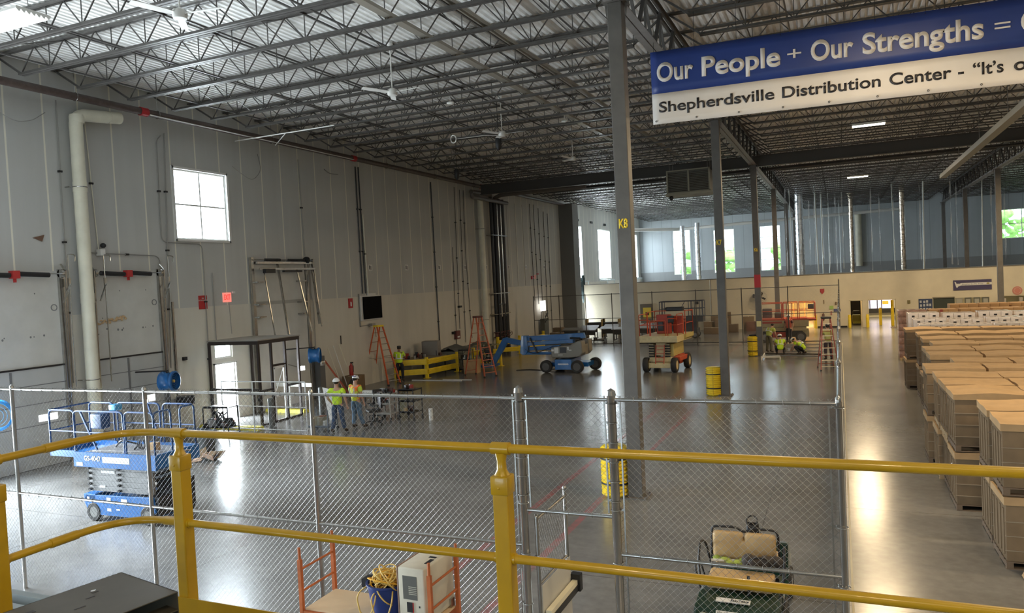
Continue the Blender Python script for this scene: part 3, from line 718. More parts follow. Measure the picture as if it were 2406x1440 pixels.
# flush wall box and camera
m=MB(); m.box((XL+.12,16.72,6.28),(0.2,0.17,0.2)); o=m.build('motion_sensor',white); m=MB(); m.ell((XL+.14,16.8,6.5),(0.09,0.09,0.08)); m.build('camera_dome',black,o,True); tag(o,'small white wall box with a dark dome above the second dock door','sensor')
m=MB(); m.prism([(14.62,6.68),(14.98,6.78),(14.9,6.58)],'x',XL+0.005,XL+0.02); tag(m.build('torn_patch',M('rust_brown',(0.16,0.09,0.06),0.9)),'small brown triangular torn patch on the grey wall at far left','patch')
# door_3: framed dock door with exposed tracks
X=XL+0.04; t=struct(bpy.data.objects.new('door_3',None)); C.objects.link(t); t.location=(XL,23.35,0)
m=MB(); m.bx(X,X+0.05,23.5,26.6,0.0,4.28); m.bx(X,X+0.05,23.5,26.6,4.42,6.0); m.build('door_section',panelw,t,world=True)
m=MB(); m.bx(X,X+0.06,23.5,26.6,4.28,4.42); m.build('stiffener',M('stiff_grey',(0.36,0.35,0.32),0.6),t,world=True)
for y in (23.3,26.62):
    m=MB(); m.bx(X,X+0.12,y,y+0.14,0,6.2); m.build('track_angle',galv,t,world=True)
m=MB(); m.bar((X+.9,24.35,3.0),(X+.15,24.75,6.15),0.09,0.05); m.bar((X+.5,24.0,3.0),(X+.15,23.95,5.7),0.04); m.bar((X+.5,26.3,3.0),(X+.15,25.95,5.75),0.06); m.bar((X+.9,26.5,3.2),(X+.15,26.85,6.1),0.05); m.bar((X+0.2,26.95,6.15),(X+.6,26.75,3.3),0.14,0.05)
for z in (5.2,4.3,3.8): m.bx(X+0.05,X+0.3,23.45,23.8,z-0.025,z+0.025); m.bx(X+0.05,X+0.3,26.0,26.4,z-0.03,z+0.03)
m.build('track_rail',galv,t,world=True)
m=MB(); m.cyl((X+0.2,23.4,6.1),(X+0.2,27.0,6.1),0.02,8); m.bx(X+0.05,X+0.25,23.5,26.95,5.93,6.02); m.bx(X+0.3,X+0.36,23.5,26.95,5.68,5.76); m.build('shaft',galv,t,world=True)
for a,b in ((24.0,24.9),(25.4,26.4)):
    m=MB(); m.cyl((X+0.2,a,6.1),(X+0.2,b,6.1),0.055,12); m.build('torsion_spring',black,t,True,world=True)
m=MB(); m.cyl((X+0.2,26.55,6.1),(X+0.2,26.65,6.1),0.15,16); m.bx(X+.28,X+.45,23.75,24.3,5.55,5.72); m.bx(X+.28,X+.42,24.9,26.0,5.58,5.66); m.build('drum',blackm,t,True,world=True)
# ------------------------------------------------------------------ signs on the left wall
def plate(nm,lab,cat,y,z,w,h,mat,txt=None,tm=None,th=0.05):
    m=MB(); m.bx(XL,XL+0.03,y-w/2,y+w/2,z-h/2,z+h/2); o=m.build(nm,mat); tag(o,lab,cat)
    if txt:
        for i,s in enumerate(txt): text(s,'lettering',tm or white,o,(XL+0.031,y,z+h/2-0.1-i*(th*1.7)-th/2),ONLEFT,h=th,align='CENTER')
    return o
plate('fire_sign','dark red fire sign with white lettering below the step in the conduit','sign',20.85,4.52,0.38,0.5,red,['FIRE','EXTINGUISHER'],None,0.045)
o=plate('fire_sign','small dark red fire extinguisher sign left of the black wall screen','sign',29.95,4.08,0.34,0.46,red)
m=MB(); m.lathe([(0.03,-.12),(0.04,-.1),(0.04,0.06),(0.015,0.1)],(XL+0.035,29.95,4.05)); m.build('symbol',white,o,True)
o=plate('exit_sign','glowing red exit sign over the small shed','sign',22.05,4.66,0.42,0.36,M('exit_housing',(0.8,0.3,0.25),0.4,emit=(1,0.25,0.2),estr=0.55))
text('EXIT','lettering',M('exit_glow',(1,0.05,0.03),0.4,emit=(1,0.02,0.02),estr=1.6),o,(XL+0.032,22.05,4.57),ONLEFT,w=0.32,h=0.2,align='CENTER',bold=0.02)
m=MB(); m.bx(XL+.02,XL+.09,22.3,22.42,4.8,4.88); m.build('lamp_head',white,o)
o=plate('exit_sign','pale red exit sign with emergency lamps before the grey wall return','sign',53.9,5.02,0.55,0.3,M('exit_pale',(0.8,0.35,0.3),0.5)); m=MB(); m.bx(XL+.02,XL+.1,53.1,53.35,4.85,5.1); m.bx(XL+.03,XL+.1,54.25,54.6,5.2,5.28); m.build('lamp_head',red,o)
for i,(y,l) in enumerate(((31.75,'above the black wall screen'),(35.2,'second from the black wall screen'),(38.85,'beside the conduit between the ladders'),(42.2,'above the red panel'),(45.3,'left of the black pipes'),(49.0,'right of the black pipes'),(52.2,'second right of the black pipes'),(56.0,'nearest the grey wall return'))):
    o=plate('door_number_plate','small white number plate high on the left wall, '+l,'sign',y,5.78,0.34,0.3,white)
    m=MB(); m.bx(XL+.03,XL+.035,y-.09,y-.02,5.68,5.88); m.bx(XL+.03,XL+.035,y+.03,y+.07,5.66,5.86); m.build('digit',blackm,o)
# black wall screen with pale frame
t=thing('wall_screen','square black screen in a pale frame bracketed on the left wall','screen',(XL,31.5,3.2)); m=MB(); m.bx(0.05,0.12,-0.85,0.85,-0.02,1.2); m.bx(0.05,0.1,-0.2,0.5,1.2,1.3); m.build('back_frame',white,t)
m=MB(); m.bx(0.14,0.2,-0.72,0.84,0.04,1.14); m.build('panel',M('matte_black',(0.004,0.004,0.005),0.8,spec=0.1),t)
m=MB(); m.bx(0.11,0.15,-0.1,0.2,0.5,0.7); m.bx(0.02,0.06,-0.9,-0.84,-0.3,1.3); m.bx(0.02,0.06,-0.9,0.2,-0.3,-0.26); m.bx(0.05,0.25,-0.2,0.1,-0.32,-0.2); m.build('bracket',conduit,t)
m=MB(); m.rtube([(0.2,0.05,-0.3),(0.22,0.1,-0.5),(0.2,0.18,-0.9)],0.012,0.1,6); m.build('cable',black,t)
m=MB(); m.bx(XL,XL+.18,40.3,40.8,1.42,1.92); o=m.build('alarm_panel',M('panel_maroon',(0.16,0.045,0.04),0.5)); tag(o,'small maroon alarm panel at the end of the dark conduits','panel'); m=MB(); m.bx(XL+.18,XL+.19,40.4,40.7,1.5,1.6); m.build('label',white,o); m=MB(); m.bx(XL,XL+.15,40.95,41.25,3.3,3.42); m.bx(XL,XL+.12,40.0,40.25,1.75,1.9); m.build('junction_box',blackm,o)
m=MB(); m.bx(XL,XL+.1,19.75,19.9,2.5,2.62); tag(m.build('junction_box',blackm),'tiny dark junction box right of the second dock door','box')
m=MB(); m.bx(XL+.01,XL+.04,29.0,29.04,2.2,2.6); tag(m.build('wall_slot',blackm),'thin dark vertical mark on the wall above the fire extinguisher','mark')
# control stand: white lit board, dark equipment
t=thing('control_stand','white lit board over a dark control cabinet before the grey wall return','control cabinet',(XL+0.3,54.6,0)); m=MB(); m.bx(-.1,.25,-.45,.45,0,1.75); m.build('cabinet',M('cabinet_olive',(0.10,0.10,0.085),0.6),t); m=MB(); m.bx(-.02,.05,-.5,.5,2.35,3.15); m.build('lit_board',M('lit_board',(1,1,1),0.5,emit=(1,1,1),estr=1.4),t); m=MB()
for k in range(14): m.box((0.28,random.uniform(-.35,.35),random.uniform(1.5,2.2)),(0.05,random.uniform(.05,.15),random.uniform(.05,.15)))
m.build('wiring',blackm,t); m=MB(); m.bar((0,-.4,1.7),(0,-.4,2.4),0.05); m.bar((0,.4,1.7),(0,.4,2.4),0.05); m.build('post',conduit,t)
# ------------------------------------------------------------------ blue drum fans
def drumfan(x,y,z,rz,lab,face):
    t=thing('dock_fan',lab,'fan',(x,y,z),rz); t.scale=(0.82,0.82,0.82); m=MB()
    m.lathe([(0.34,-0.30),(0.40,-0.28),(0.41,-0.2),(0.35,-0.12),(0.35,0.12),(0.41,0.2),(0.40,0.28),(0.34,0.30)],(0,0,0),(1,0,0),28,cap=False); m.lathe([(0.31,-0.3),(0.31,0.3)],(0,0,0),(1,0,0),28,cap=False); m.build('drum',gblue,t,True)
    m=MB()
    for q in (0.08,0.15,0.22,0.29): m.torus((0.21,0,0),q,0.006,(1,0,0),24,5); m.torus((-0.21,0,0),q,0.006,(1,0,0),24,5)
    for k in range(8):
        a=PI*k/4; m.bar((0.21,0,0),(0.21,0.3*math.cos(a),0.3*math.sin(a)),0.006); m.bar((-0.21,0,0),(-0.21,0.3*math.cos(a),0.3*math.sin(a)),0.006)
    m.build('guard',M('fan_guard',(0.05,0.16,0.4),0.4),t,True)
    m=MB()
    for k in range(4):
        a=PI*k/2; R=Matrix.Rotation(a,3,'X'); m.box(R@Vector((0,0.13,0)),(0.02,0.2,0.1),rot=R@Matrix.Rotation(0.6,3,'Y'))
    m.build('blade',M('fan_blade',(0.4,0.42,0.45),0.4),t); m=MB(); m.cyl((-.1,0,0),(.23,0,0),0.06,12); m.build('hub',M('fan_badge',(0.75,0.52,0.1),0.4),t,True)
    m=MB(); m.rtube([(0,0,0.34),(0,0,0.42),(face[0],face[1],0.42)],0.03,0.08,8); m.rtube([(0,-0.05,0.3),(0,-0.18,0.44),(0,-0.0,0.46)],0.02,0.06,6); m.build('swing_arm',blackm,t,True)
drumfan(-20.35,18.1,2.0,0.3,'blue drum fan with a yellow badge on an arm beside the second dock door',(-1.5,-0.1))
drumfan(-20.6,25.95,2.0,0.5,'blue drum fan on a long black arm right of the shed',(-1.45,-0.45))
t=thing('dock_fan','bright blue fan guard at the far left edge behind the fence','fan',(-19.8,12.2,1.95),-0.7); m=MB(); m.lathe([(0.34,-0.15),(0.4,-0.12),(0.4,0.12),(0.34,0.15)],(0,0,0),(1,0,0),28,cap=False); m.build('drum',M('cyan_blue',(0.02,0.28,0.75),0.35),t,True); m=MB()
for q in (0.1,0.18,0.26,0.34): m.torus((0.13,0,0),q,0.007,(1,0,0),24,5)
m.build('guard',M('cyan_guard',(0.1,0.35,0.6),0.4),t,True); m=MB(); m.bar((-.1,0,0),(-1.9,-0.4,0.05),0.05); m.build('swing_arm',blackm,t)
m=MB(); m.bx(XL+.3,XL+.75,19.1,19.5,1.02,1.32); o=m.build('control_box',blackm); tag(o,'dark control box below the blue drum fan beside the dock door','box'); m=MB(); m.bx(XL+.02,XL+.3,19.25,19.33,1.1,1.2); m.build('bracket',conduit,o)
m=MB(); m.bar((XL+.3,19.2,0),(XL+.3,19.2,4.6),0.07); tag(m.build('fan_post',galv),'slim bright post beside the second dock door','post')
t=thing('dock_lamp','glaring round dock lamp beside the second dock door','lamp',(-20.6,17.35,1.45)); m=MB(); m.lathe([(0.02,-.12),(0.09,-.05),(0.11,0.05)],(0,0,0),(0.75,-0.6,0)); m.build('lamp_shade',blackm,t,True); m=MB(); m.ell((0.05,-0.04,0),(0.085,0.085,0.085)); m.build('bulb',M('bulb_glow',(1,0.95,0.85),0.4,emit=(1,0.93,0.8),estr=14),t,True); m=MB(); m.bar((-0.05,0.05,0),(-0.85,0.1,0.0),0.03); m.build('swing_arm',galv,t)
m=MB(); m.box((-20.2,24.55,1.62),(0.12,0.3,0.16)); t=m.build('dock_lamp',M('bulb_glow2',(1,1,1),0.4,emit=(1,0.98,0.95),estr=8)); tag(t,'glaring lamp seen through the open shed frame','lamp'); m=MB(); m.bar((-20.2,24.6,1.62),(-21.4,25.2,1.7),0.035); m.build('swing_arm',galv,t)
# ------------------------------------------------------------------ bronze shed frame round the exit door
bz=M('bronze_frame',(0.045,0.035,0.033),0.4,0.4)
t=thing('vestibule_frame','dark bronze open frame of a small shed around the bright exit door','frame',(-19.1,20.9,0)); F=0.08
def post(y,x,z1=3.0,w=F,h=F): m=MB(); m.bx(x-w/2,x+w/2,y-h/2,y+h/2,0,z1); m.build('post',bz,t,world=True)
for y in (20.95,21.6,22.35,23.1): post(y,-19.12)
post(20.95,-21.42); post(23.1,-21.42)
m=MB()
for y in (20.95,23.1): m.bx(-21.4,-19.1,y-.05,y+.05,2.92,3.05)
m.bx(-19.17,-19.07,20.9,23.15,2.92,3.05); m.bx(-19.17,-19.07,21.6,22.35,2.05,2.12); m.bx(-19.17,-19.07,22.35,23.1,1.22,1.3); m.bx(-21.4,-19.1,20.9,21.0,1.25,1.33); m.bx(-19.17,-19.07,20.95,21.6,1.2,1.27); m.bx(-19.15,-19.09,20.95,23.1,0,0.05); m.build('rail',bz,t,world=True)
m=MB(); m.bx(-21.45,-19.05,20.88,23.18,3.05,3.09); m.build('roof_panel',M('shed_roof',(0.36,0.35,0.33),0.35,0.5),t,world=True)
m=MB(); m.bx(-19.16,-19.08,20.84,20.9,0.9,1.02); m.bx(-21.42,-21.34,20.86,20.9,0.75,0.95); m.build('hinge',blackm,t,world=True)
m=MB(); m.bx(-19.15,-19.1,21.68,22.28,0.02,0.07); m.bx(-19.15,-19.1,21.68,21.74,0.05,2.0); m.bx(-19.15,-19.1,22.22,22.28,0.05,2.0); m.bx(-19.15,-19.1,21.68,22.28,1.95,2.02); m.bx(-19.15,-19.1,21.68,22.28,0.9,0.96); m.bar((-19.12,21.7,1.0),(-19.12,22.2,1.9),0.02); m.build('door_frame',M('white_door_frame',(0.85,0.85,0.85),0.4),t,world=True)
m=MB(); m.bx(-21.35,-19.3,24.0,24.04,0.95,1.1); tag(m.build('wall_rail',white),'white horizontal bar behind the shed frame','rail'); 
m=MB(); m.box((-20.4,24.02,0.5),(0.08,0.08,1.0)); tag(m.build('rail_post',white),'white post under the horizontal bar behind the shed','post')
m=MB(); m.bx(-21.4,-21.1,26.9,27.25,0.0,1.85); o=m.build('side_cabinet',M('cab_grey',(0.13,0.13,0.13),0.5)); tag(o,'narrow dark cabinet at the right end of the shed','cabinet'); m=MB(); m.rbox((-20.95,26.9,1.55),(0.1,0.3,0.22),0.03); m.build('lamp_head',chrome,o,True)
# bollards, ramps
def boll(x,y,h,r,mat,lab):
    m=MB(); m.lathe([(r,0),(r,h-0.03),(r*0.8,h),(0.01,h+0.01)],(x,y,0),n=18); tag(m.build('bollard',mat,smooth=True),lab,'bollard')
bolm=M('bollard_grey',(0.10,0.105,0.10),0.5)
boll(-18.1,20.3,1.12,0.10,bolm,'dark grey bollard standing before the shed frame'); boll(-18.35,23.35,1.05,0.10,bolm,'dark grey bollard left of the two standing workers')
ramp=M('ramp_yellow',(0.62,0.55,0.05),0.6,noise=0.2)
for x0,x1,y,l in ((-21.3,-18.6,20.3,'yellow painted kerb in front of the exit door'),(-21.2,-19.3,23.6,'yellow painted kerb behind the shed frame')):
    m=MB(); m.prism([(y-.18,0),(y-.12,0.12),(y+.12,0.12),(y+.18,0)],'x',x0,x1); tag(m.build('floor_kerb',ramp),l,'kerb')
m=MB(); m.lathe([(0.07,0),(0.075,0.02),(0.075,0.40),(0.07,0.42)],(-13.3,22.9,0),n=16); tag(m.build('white_cylinder',white,smooth=True),'short white cylinder standing alone on the floor','cylinder')
# ------------------------------------------------------------------ chain-link fences
wire=M('fence_wire',(0.24,0.24,0.235),0.35,0.8)
def linkmesh(mb,fn,u0,u1,v0,v1,p=0.080,w=0.0034):
    """diamond mesh in a (u,v) rectangle; fn(u,v,d) -> point, d = offset off the plane"""
    def seg(a,b,d):
        A=Vector(fn(*a,d)); B=Vector(fn(*b,d)); x,y,_=frame_z(B-A); r=w/2
        P=[q+x*i*r+y*j*r for q in (A,B) for i,j in ((-1,0),(0,-1),(1,0),(0,1))]
        mb.add(P,[(0,1,5,4),(1,2,6,5),(2,3,7,6),(3,0,4,7)])
    H=v1-v0; c=u0-H
    while c<u1:
        a=max(c,u0); b=min(c+H,u1)
        if b-a>0.01:
            seg((a,v0+(a-c)),(b,v0+(b-c)),0.0022); seg((a,v1-(a-c)),(b,v1-(b-c)),-0.0022)
        c+=p
def fence_x(name,lab,y,posts,top,mid,lowrails,rl=0.03,meshlo=0.05,skip=None,postmat=galv,wmat=wire,ptop=None,group=None,p=0.080,w=0.0034):
    t=thing(name,lab,'fence',(posts[0],y,0)); 
    for i,x in enumerate(posts):
        m=MB(); h=(ptop[i] if ptop else top+0.03); r=rl if not(ptop and ptop[i]>top+0.06) else 0.05
        m.lathe([(r,0),(r,h-0.04),(r*1.15,h-0.03),(r*0.95,h+0.02),(0.005,h+0.05)],(x,y,0),n=14); m.build('post',postmat,t,True,world=True)
    for a,b in zip(posts[:-1],posts[1:]):
        lo=meshlo
        if skip and (a,b)==skip[0]: lo=skip[1]
        m=MB(); m.cyl((a,y,top),(b,y,top),0.021,10); m.build('top_rail',postmat,t,True,world=True)
        z=skip[1] if (skip and (a,b)==skip[0]) else mid
        m=MB(); m.cyl((a,y,z),(b,y,z),0.021,10); m.build('mid_rail',postmat,t,True,world=True)
        m=MB(); linkmesh(m,lambda u,v,d:(u,y+0.03+d,v),a+0.03,b-0.03,lo,top+0.045,p,w); m.build('mesh',wmat,t,world=True)
        n=int((b-a)/0.25); m=MB()
        for k in range(1,n):
            x=a+(b-a)*k/n
            for zz in (top,z): m.torus((x,y+0.005,zz),0.027,0.003,(1,0,0.15),10,4)
        m.build('wire_tie',wmat,t,world=True)
    return t
FY=8.06; FP=[-15.68,-12.63,-9.58,-6.50,-3.49,-2.37,-0.05]
ft=fence_x('chain_link_fence','tall galvanised chain-link fence across the foreground behind the yellow railing',FY,FP,3.34,1.6,None,skip=((-3.49,-2.37),2.02),ptop=[3.37,3.37,3.37,3.37,3.44,3.42,3.38])
m=MB()
for x in (-3.58,-3.41,-2.46,-2.28,-0.14):
    m.bx(x-.008,x+.008,FY+.015,FY+.035,0.1 if x in(-3.58,-2.28,-0.14) else 2.05,3.38)
    for k in range(6):
        z=(0.3+k*0.6) if x in(-3.58,-2.28,-0.14) else 2.2+k*0.22
        px=min(FP,key=lambda q:abs(q-x)); m.torus((px,FY,z),0.056,0.006,(0,0,1),14,4); m.bx(min(px,x),max(px,x),FY+.02,FY+.03,z-.012,z+.012)
m.build('tension_bar',galv,ft,True,world=True)
# swing gate, open away from the viewer
t=thing('fence_gate','open chain-link swing gate with a solid lower panel and a push bar','gate',(-3.36,8.10,0),math.radians(90)); W_=1.0
m=MB(); m.rtube([(0,0,0.06),(0,0,1.93),(0.02,0,1.95)],0.024,0.03,10); m.cyl((W_,0,0.06),(W_,0,2.0),0.024,10); m.cyl((0,0,1.9),(W_,0,1.9),0.02,10); m.cyl((0,0,0.08),(W_,0,0.08),0.02,10); m.cyl((0,0,1.12),(W_,0,1.12),0.018,10); m.ell((W_,0,2.0),(0.03,0.03,0.03)); m.build('gate_frame',galv,t,True)
m=MB(); linkmesh(m,lambda u,v,d:(u,0.02+d,v),0.04,W_-0.03,1.14,1.9); m.build('mesh',wire,t)
m=MB(); m.bx(0.02,W_+0.02,-0.03,-0.022,0.35,1.10); m.build('kick_panel',M('gate_panel_grey',(0.50,0.49,0.45),0.55),t)
m=MB(); m.bx(0.05,W_+0.05,-0.12,-0.05,0.74,0.80); m.build('push_bar',M('cream_bar',(0.75,0.70,0.52),0.4),t)
m=MB(); m.bx(0.0,W_+0.08,-0.13,-0.03,0.66,0.74); m.box((W_+0.06,-0.09,0.76),(0.10,0.13,0.22)); m.box((0.12,-0.08,0.62),(0.1,0.08,0.1)); m.build('latch_housing',black,t)
m=MB()
for z in (0.4,1.45): m.box((-0.05,0,z),(0.1,0.05,0.05))
m.build('hinge',galv,t)
# fence along the aisle
t=thing('chain_link_fence','long chain-link fence running away between the work area and the aisle','fence',(-0.05,FY,0)); ys=[FY+3.0*k for k in range(1,15)]
pr=FY
for i,y in enumerate(ys):
    h=3.42 if i<13 else 3.9
    m=MB(); m.lathe([(0.035,0),(0.035,h-.03),(0.04,h-.02),(0.005,h+0.04)],(-0.05,y,0),n=12); m.build('post',galv,t,True,world=True)
    m=MB(); m.cyl((-0.05,pr,3.34),(-0.05,y,3.34),0.021,8); m.build('top_rail',galv,t,True,world=True)
    m=MB(); m.cyl((-0.05,pr,1.6),(-0.05,y,1.6),0.021,8); m.build('mid_rail',galv,t,True,world=True)
    m=MB(); linkmesh(m,lambda u,v,d:(-0.02+d,u,v),pr+.03,y-.03,0.05,3.38); m.build('mesh',wire,t,world=True)
    pr=y
m=MB(); m.bx(0.015,0.045,FY-2,50,0,0.02); tag(m.build('floor_strip',M('pale_strip',(0.5,0.45,0.32),0.6)),'pale narrow strip on the floor along the aisle fence','strip')
dfm=M('dark_fence_pipe',(0.13,0.125,0.115),0.4,0.6)
fence_x('chain_link_fence','distant tall chain-link fence across the hall behind the lifts',50.2,[-20.2,-18.25,-16.3,-14.4,-11.6,-8.7,-5.8,-3.0,-0.05],3.55,1.88,None,postmat=dfm,wmat=M('far_fence_wire',(0.3,0.3,0.29),0.5,0.5))
m=MB(); m.cyl((-20.2,50.2,0.12),(-0.05,50.2,0.12),0.03,8); tag(m.build('fence_bottom_rail',dfm,smooth=True),'bottom rail of the distant chain-link fence close above the floor','rail')
# light temporary fence before the shed
wf2=M('bright_galv',(0.8,0.8,0.8),0.35,0.6)
t=thing('temporary_fence','low bright chain-link panels set up in front of the shed frame','fence',(-20,20.0,0))
for a,b,lo in ((-20.0,-18.6,0.9),(-18.6,-16.35,0.9)):
    m=MB(); m.rtube([(a,20,0),(a,20,1.73),(b,20,1.73),(b,20,0)],0.021,0.02,8); m.cyl((a,20,0.88),(b,20,0.88),0.018,8); m.cyl((a,20,0.1),(b,20,0.1),0.018,8); m.build('panel_frame',wf2,t,True,world=True)
m=MB(); linkmesh(m,lambda u,v,d:(u,20.02+d,v),-17.3,-16.37,0.9,1.72); m.build('mesh',wire,t,world=True)
m=MB(); m.bar((-20.8,19.6,0),(-19.9,20,0.95),0.03); tag(m.build('brace_bar',dfm),'thin brace leaning against the low fence panels','bar')

# ------------------------------------------------------------------ viewing platform and its yellow railing
pf=M('platform_floor',(0.16,0.16,0.155),0.6,noise=0.15)
m=MB(); m.bx(-4.1,6,-3,3.27,2.62,2.82); m.bx(-4.2,6,3.17,3.27,2.45,2.62); o=m.build('platform',pf); tag(o,'raised steel platform floor the yellow railing stands on','platform')
for x in (-4.0,1.0,5.8):
    for y in (-2.8,3.0): m=MB(); m.bx(x-.08,x+.08,y-.08,y+.08,0,2.62); m.build('support_post',steel,o)
m=MB(); x0,x1=-9.0,-4.12; y=1.2; prof=[]
while y<3.1: prof+=[(y,2.80),(y+0.04,2.80),(y+0.06,2.86),(y+0.115,2.86),(y+0.135,2.80)]; y+=0.15
n=len(prof); m.add([(x0,a,b) for a,b in prof]+[(x1,a,b) for a,b in prof],[(i,i+1,n+i+1,n+i) for i in range(n-1)])
o=m.build('roof_deck',M('blue_grey_deck',(0.30,0.35,0.37),0.35,0.6)); tag(o,'ribbed blue-grey metal decking left of the platform at the bottom left corner','decking')
s=o.modifiers.new('thickness','SOLIDIFY'); s.thickness=0.004
m=MB(); m.bx(-8.9,-8.7,1.3,3.0,0,2.8); m.bx(-4.4,-4.25,1.3,1.45,0,2.8); m.bx(-4.4,-4.25,2.9,3.05,0,2.8); m.build('support_post',steel,o)
RY=3.2; RX=-4.0; TZ=3.92; MZ=3.396
t=thing('safety_railing','yellow two-rail safety railing with a rounded corner across the foreground','railing',(RX,RY,2.82))
def rail(z,rad,nm):
    m=MB(); m.rtube([(RX,-2.5,z),(RX,RY,z),(5.5,RY,z)],0.0215,rad,14,12); m.build(nm,yel,t,'all',world=True)
    m=MB()
    for a,b in (((RX,2.86,z),(RX,2.70,z)),((-3.70,RY,z),(-3.60,RY,z))): m.cyl(a,b,0.026,16)
    m.build('rail_sleeve',yel,t,True,world=True)
rail(TZ,0.34,'top_rail'); rail(MZ,0.34,'mid_rail')
for x,y in ((RX,2.42),(-3.55,RY),(-1.49,RY),(0.78,RY),(3.0,RY),(RX,0.2)):
    m=MB(); m.rbox((x,y,(2.82+3.76)/2),(0.078,0.078,3.76-2.82),0.008,2); m.build('post',yel,t,world=True)
    m=MB(); m.rbox((x,y,3.75),(0.09,0.09,0.09),0.008,2); m.lathe([(0.040,3.79),(0.024,3.82),(0.022,3.86),(0.030,3.90)],(x,y,0),n=16); 
    d=(0,1,0) if x==RX else (1,0,0); a=Vector((x,y,TZ))-Vector(d)*0.045; b=Vector((x,y,TZ))+Vector(d)*0.045; m.cyl(a,b,0.030,18); m.build('post_cap',yel,t,True,world=True)
    m=MB(); a=Vector((x,y,MZ))-Vector(d)*0.052; b=Vector((x,y,MZ))+Vector(d)*0.052; m.cyl(a,b,0.027,16); m.ell((x,y-0.046 if x!=RX else y,3.74),(0.006,0.006,0.006)); m.build('rail_socket',yel,t,True,world=True)
m=MB(); m.bx(RX+0.35,5.5,RY-0.05,RY-0.044,2.80,2.972); m.build('kick_plate',yel,t,world=True)
# dark sheet metal box on the platform
t=thing('metal_box','dark olive sheet-metal box with slots lying on the platform in the near corner','box',(-3.46,2.70,2.82),-0.20); ol=M('olive_sheet',(0.085,0.078,0.06),0.45,0.3,noise=0.08)
m=MB(); t0=0.004; L=1.1; w=0.52; z=0.48
m.bx(0,w,-L,0,z-t0,z); m.bx(0,t0,-L,0,0.02,z); m.bx(0,w,-t0,0,0.02,z); m.bx(w-0.10,w-0.096,-L,0,0.0,z-0.09); m.bx(w-.10,w,-L,0,z-.09,z-.085); m.bx(0,w,-L,0,0,0.02); m.build('shell',ol,t)
m=MB(); m.bx(w-0.03,w+0.05,-L,-0.02,z-0.16,z-0.12); m.build('flange',blackm,t)
m=MB(); m.bx(0.10,0.13,-0.62,-0.46,z,z+0.001); m.bx(0.19,0.2,-0.27,-0.23,z,z+0.001); m.bx(0.27,0.28,-0.36,-0.31,z,z+0.001); m.bx(0.14,0.155,-0.22,-0.19,z,z+0.001); m.build('slot',black,t)
m=MB(); m.lathe([(0.012,0),(0.012,0.004),(0.006,0.006)],(0.13,-0.205,z),n=10); m.build('screw',chrome,t,True)

# ------------------------------------------------------------------ column guards
def guard(x,y,lab):
    t=thing('column_guard',lab,'column guard',(x,y,0),0,'yellow plastic column guards'); m=MB(); prof=[]
    for k in range(13):
        z=0.03+k*0.08; prof+=[(0.27,z),(0.305,z+0.02),(0.305,z+0.05),(0.27,z+0.07)]
    m.lathe([(0.24,0)]+prof+[(0.25,1.08),(0.16,1.09)],(0,0,0),n=24); m.build('shell',yelb,t,True)
    m=MB()
    for z in (0.27,0.8): m.lathe([(0.30,0),(0.312,0.005),(0.312,0.04),(0.30,0.045)],(0,0,z),n=24,cap=False)
    m.build('strap',black,t,True)
    m=MB(); m.bx(-0.012,0.012,-0.31,-0.22,0.02,1.07); m.build('seam',M('guard_seam',(0.6,0.4,0.02),0.5),t)
guard(-4.57,15.6,'yellow ribbed guard with black straps left of column K8'); guard(-4.52,29.35,'yellow ribbed guard with black straps left of column K7'); guard(-4.47,43.1,'yellow ribbed guard with black straps left of the red-banded column')
m=MB(); m.ell((-4.47,43.1,1.13),(0.22,0.15,0.06)); m.box((-4.4,43.1,1.17),(0.2,0.1,0.05)); tag(m.build('glove_pile',black),'dark gloves lying on top of the farthest yellow column guard','gloves')
# ------------------------------------------------------------------ lifts
def wheel(nm,par,c,r,w,axis,hub=None,tm=rubber):
    a=Vector(axis).normalized(); c=Vector(c); m=MB(); m.lathe([(r*0.62,-w/2),(r*0.92,-w/2),(r,-w*0.36),(r,w*0.36),(r*0.92,w/2),(r*0.62,w/2)],c,a,24,cap=False); m.build(nm,tm,par,True)
    o=C.objects[-1]
    h=MB(); h.lathe([(0.02,w*0.42),(r*0.25,w*0.40),(r*0.3,w*0.2),(r*0.58,w*0.22),(r*0.62,w*0.45)],c,a,20); h.lathe([(r*0.62,-w*0.45),(r*0.5,-w*0.2),(0.02,-w*0.2)],c,a,20,cap=False); h.build('hub',hub or dgrey,o,True)
# near blue scissor lift
t=thing('scissor_lift','blue scissor lift with grey scissor arms and a roll-out deck at left','lift',(-14.15,11.65,0),0.03)
m=MB(); m.bx(-1.0,0.95,-0.52,0.52,0.14,0.52); m.prism([(-1.05,0.40),(-1.0,0.56),(0.95,0.60),(1.0,0.30),(0.9,0.14),(-0.9,0.14)],'y',-0.55,-0.50); m.bx(-1.05,-0.7,-0.55,0.55,0.45,0.58); m.build('chassis',gblue,t,bev=0.01)
m=MB(); m.bx(0.55,1.05,-0.5,0.5,0.2,0.6); m.bx(0.7,1.15,-0.2,0.4,0.6,0.85); m.build('rear_housing',blackm,t)
for x in (-0.78,0.78):
    for y in (-0.5,0.5): wheel('wheel',t,(x,y,0.2),0.2,0.13,(0,-1 if y<0 else 1,0),M('wheel_grey',(0.16,0.16,0.15),0.6))
m=MB()
for k in range(5):
    z=0.64+k*0.115
    for y in (-0.46,0.46): m.bx(-0.92,0.92,y-.03,y+.03,z,z+0.111)
m.build('scissor_arm',dgrey,t,bev=0.006)
m=MB()
for k in range(5):
    z=0.66+k*0.115
    for x in (-0.88,-0.02,0.85): m.cyl((x,-0.55,z+0.02),(x,0.55,z+0.02),0.03,10)
m.build('pivot_pin',black,t,True)
m=MB(); m.bx(-1.2,1.12,-0.56,0.56,1.40,1.44); m.build('deck_plate',M('deck_plate_grey',(0.25,0.25,0.26),0.5,0.4),t)
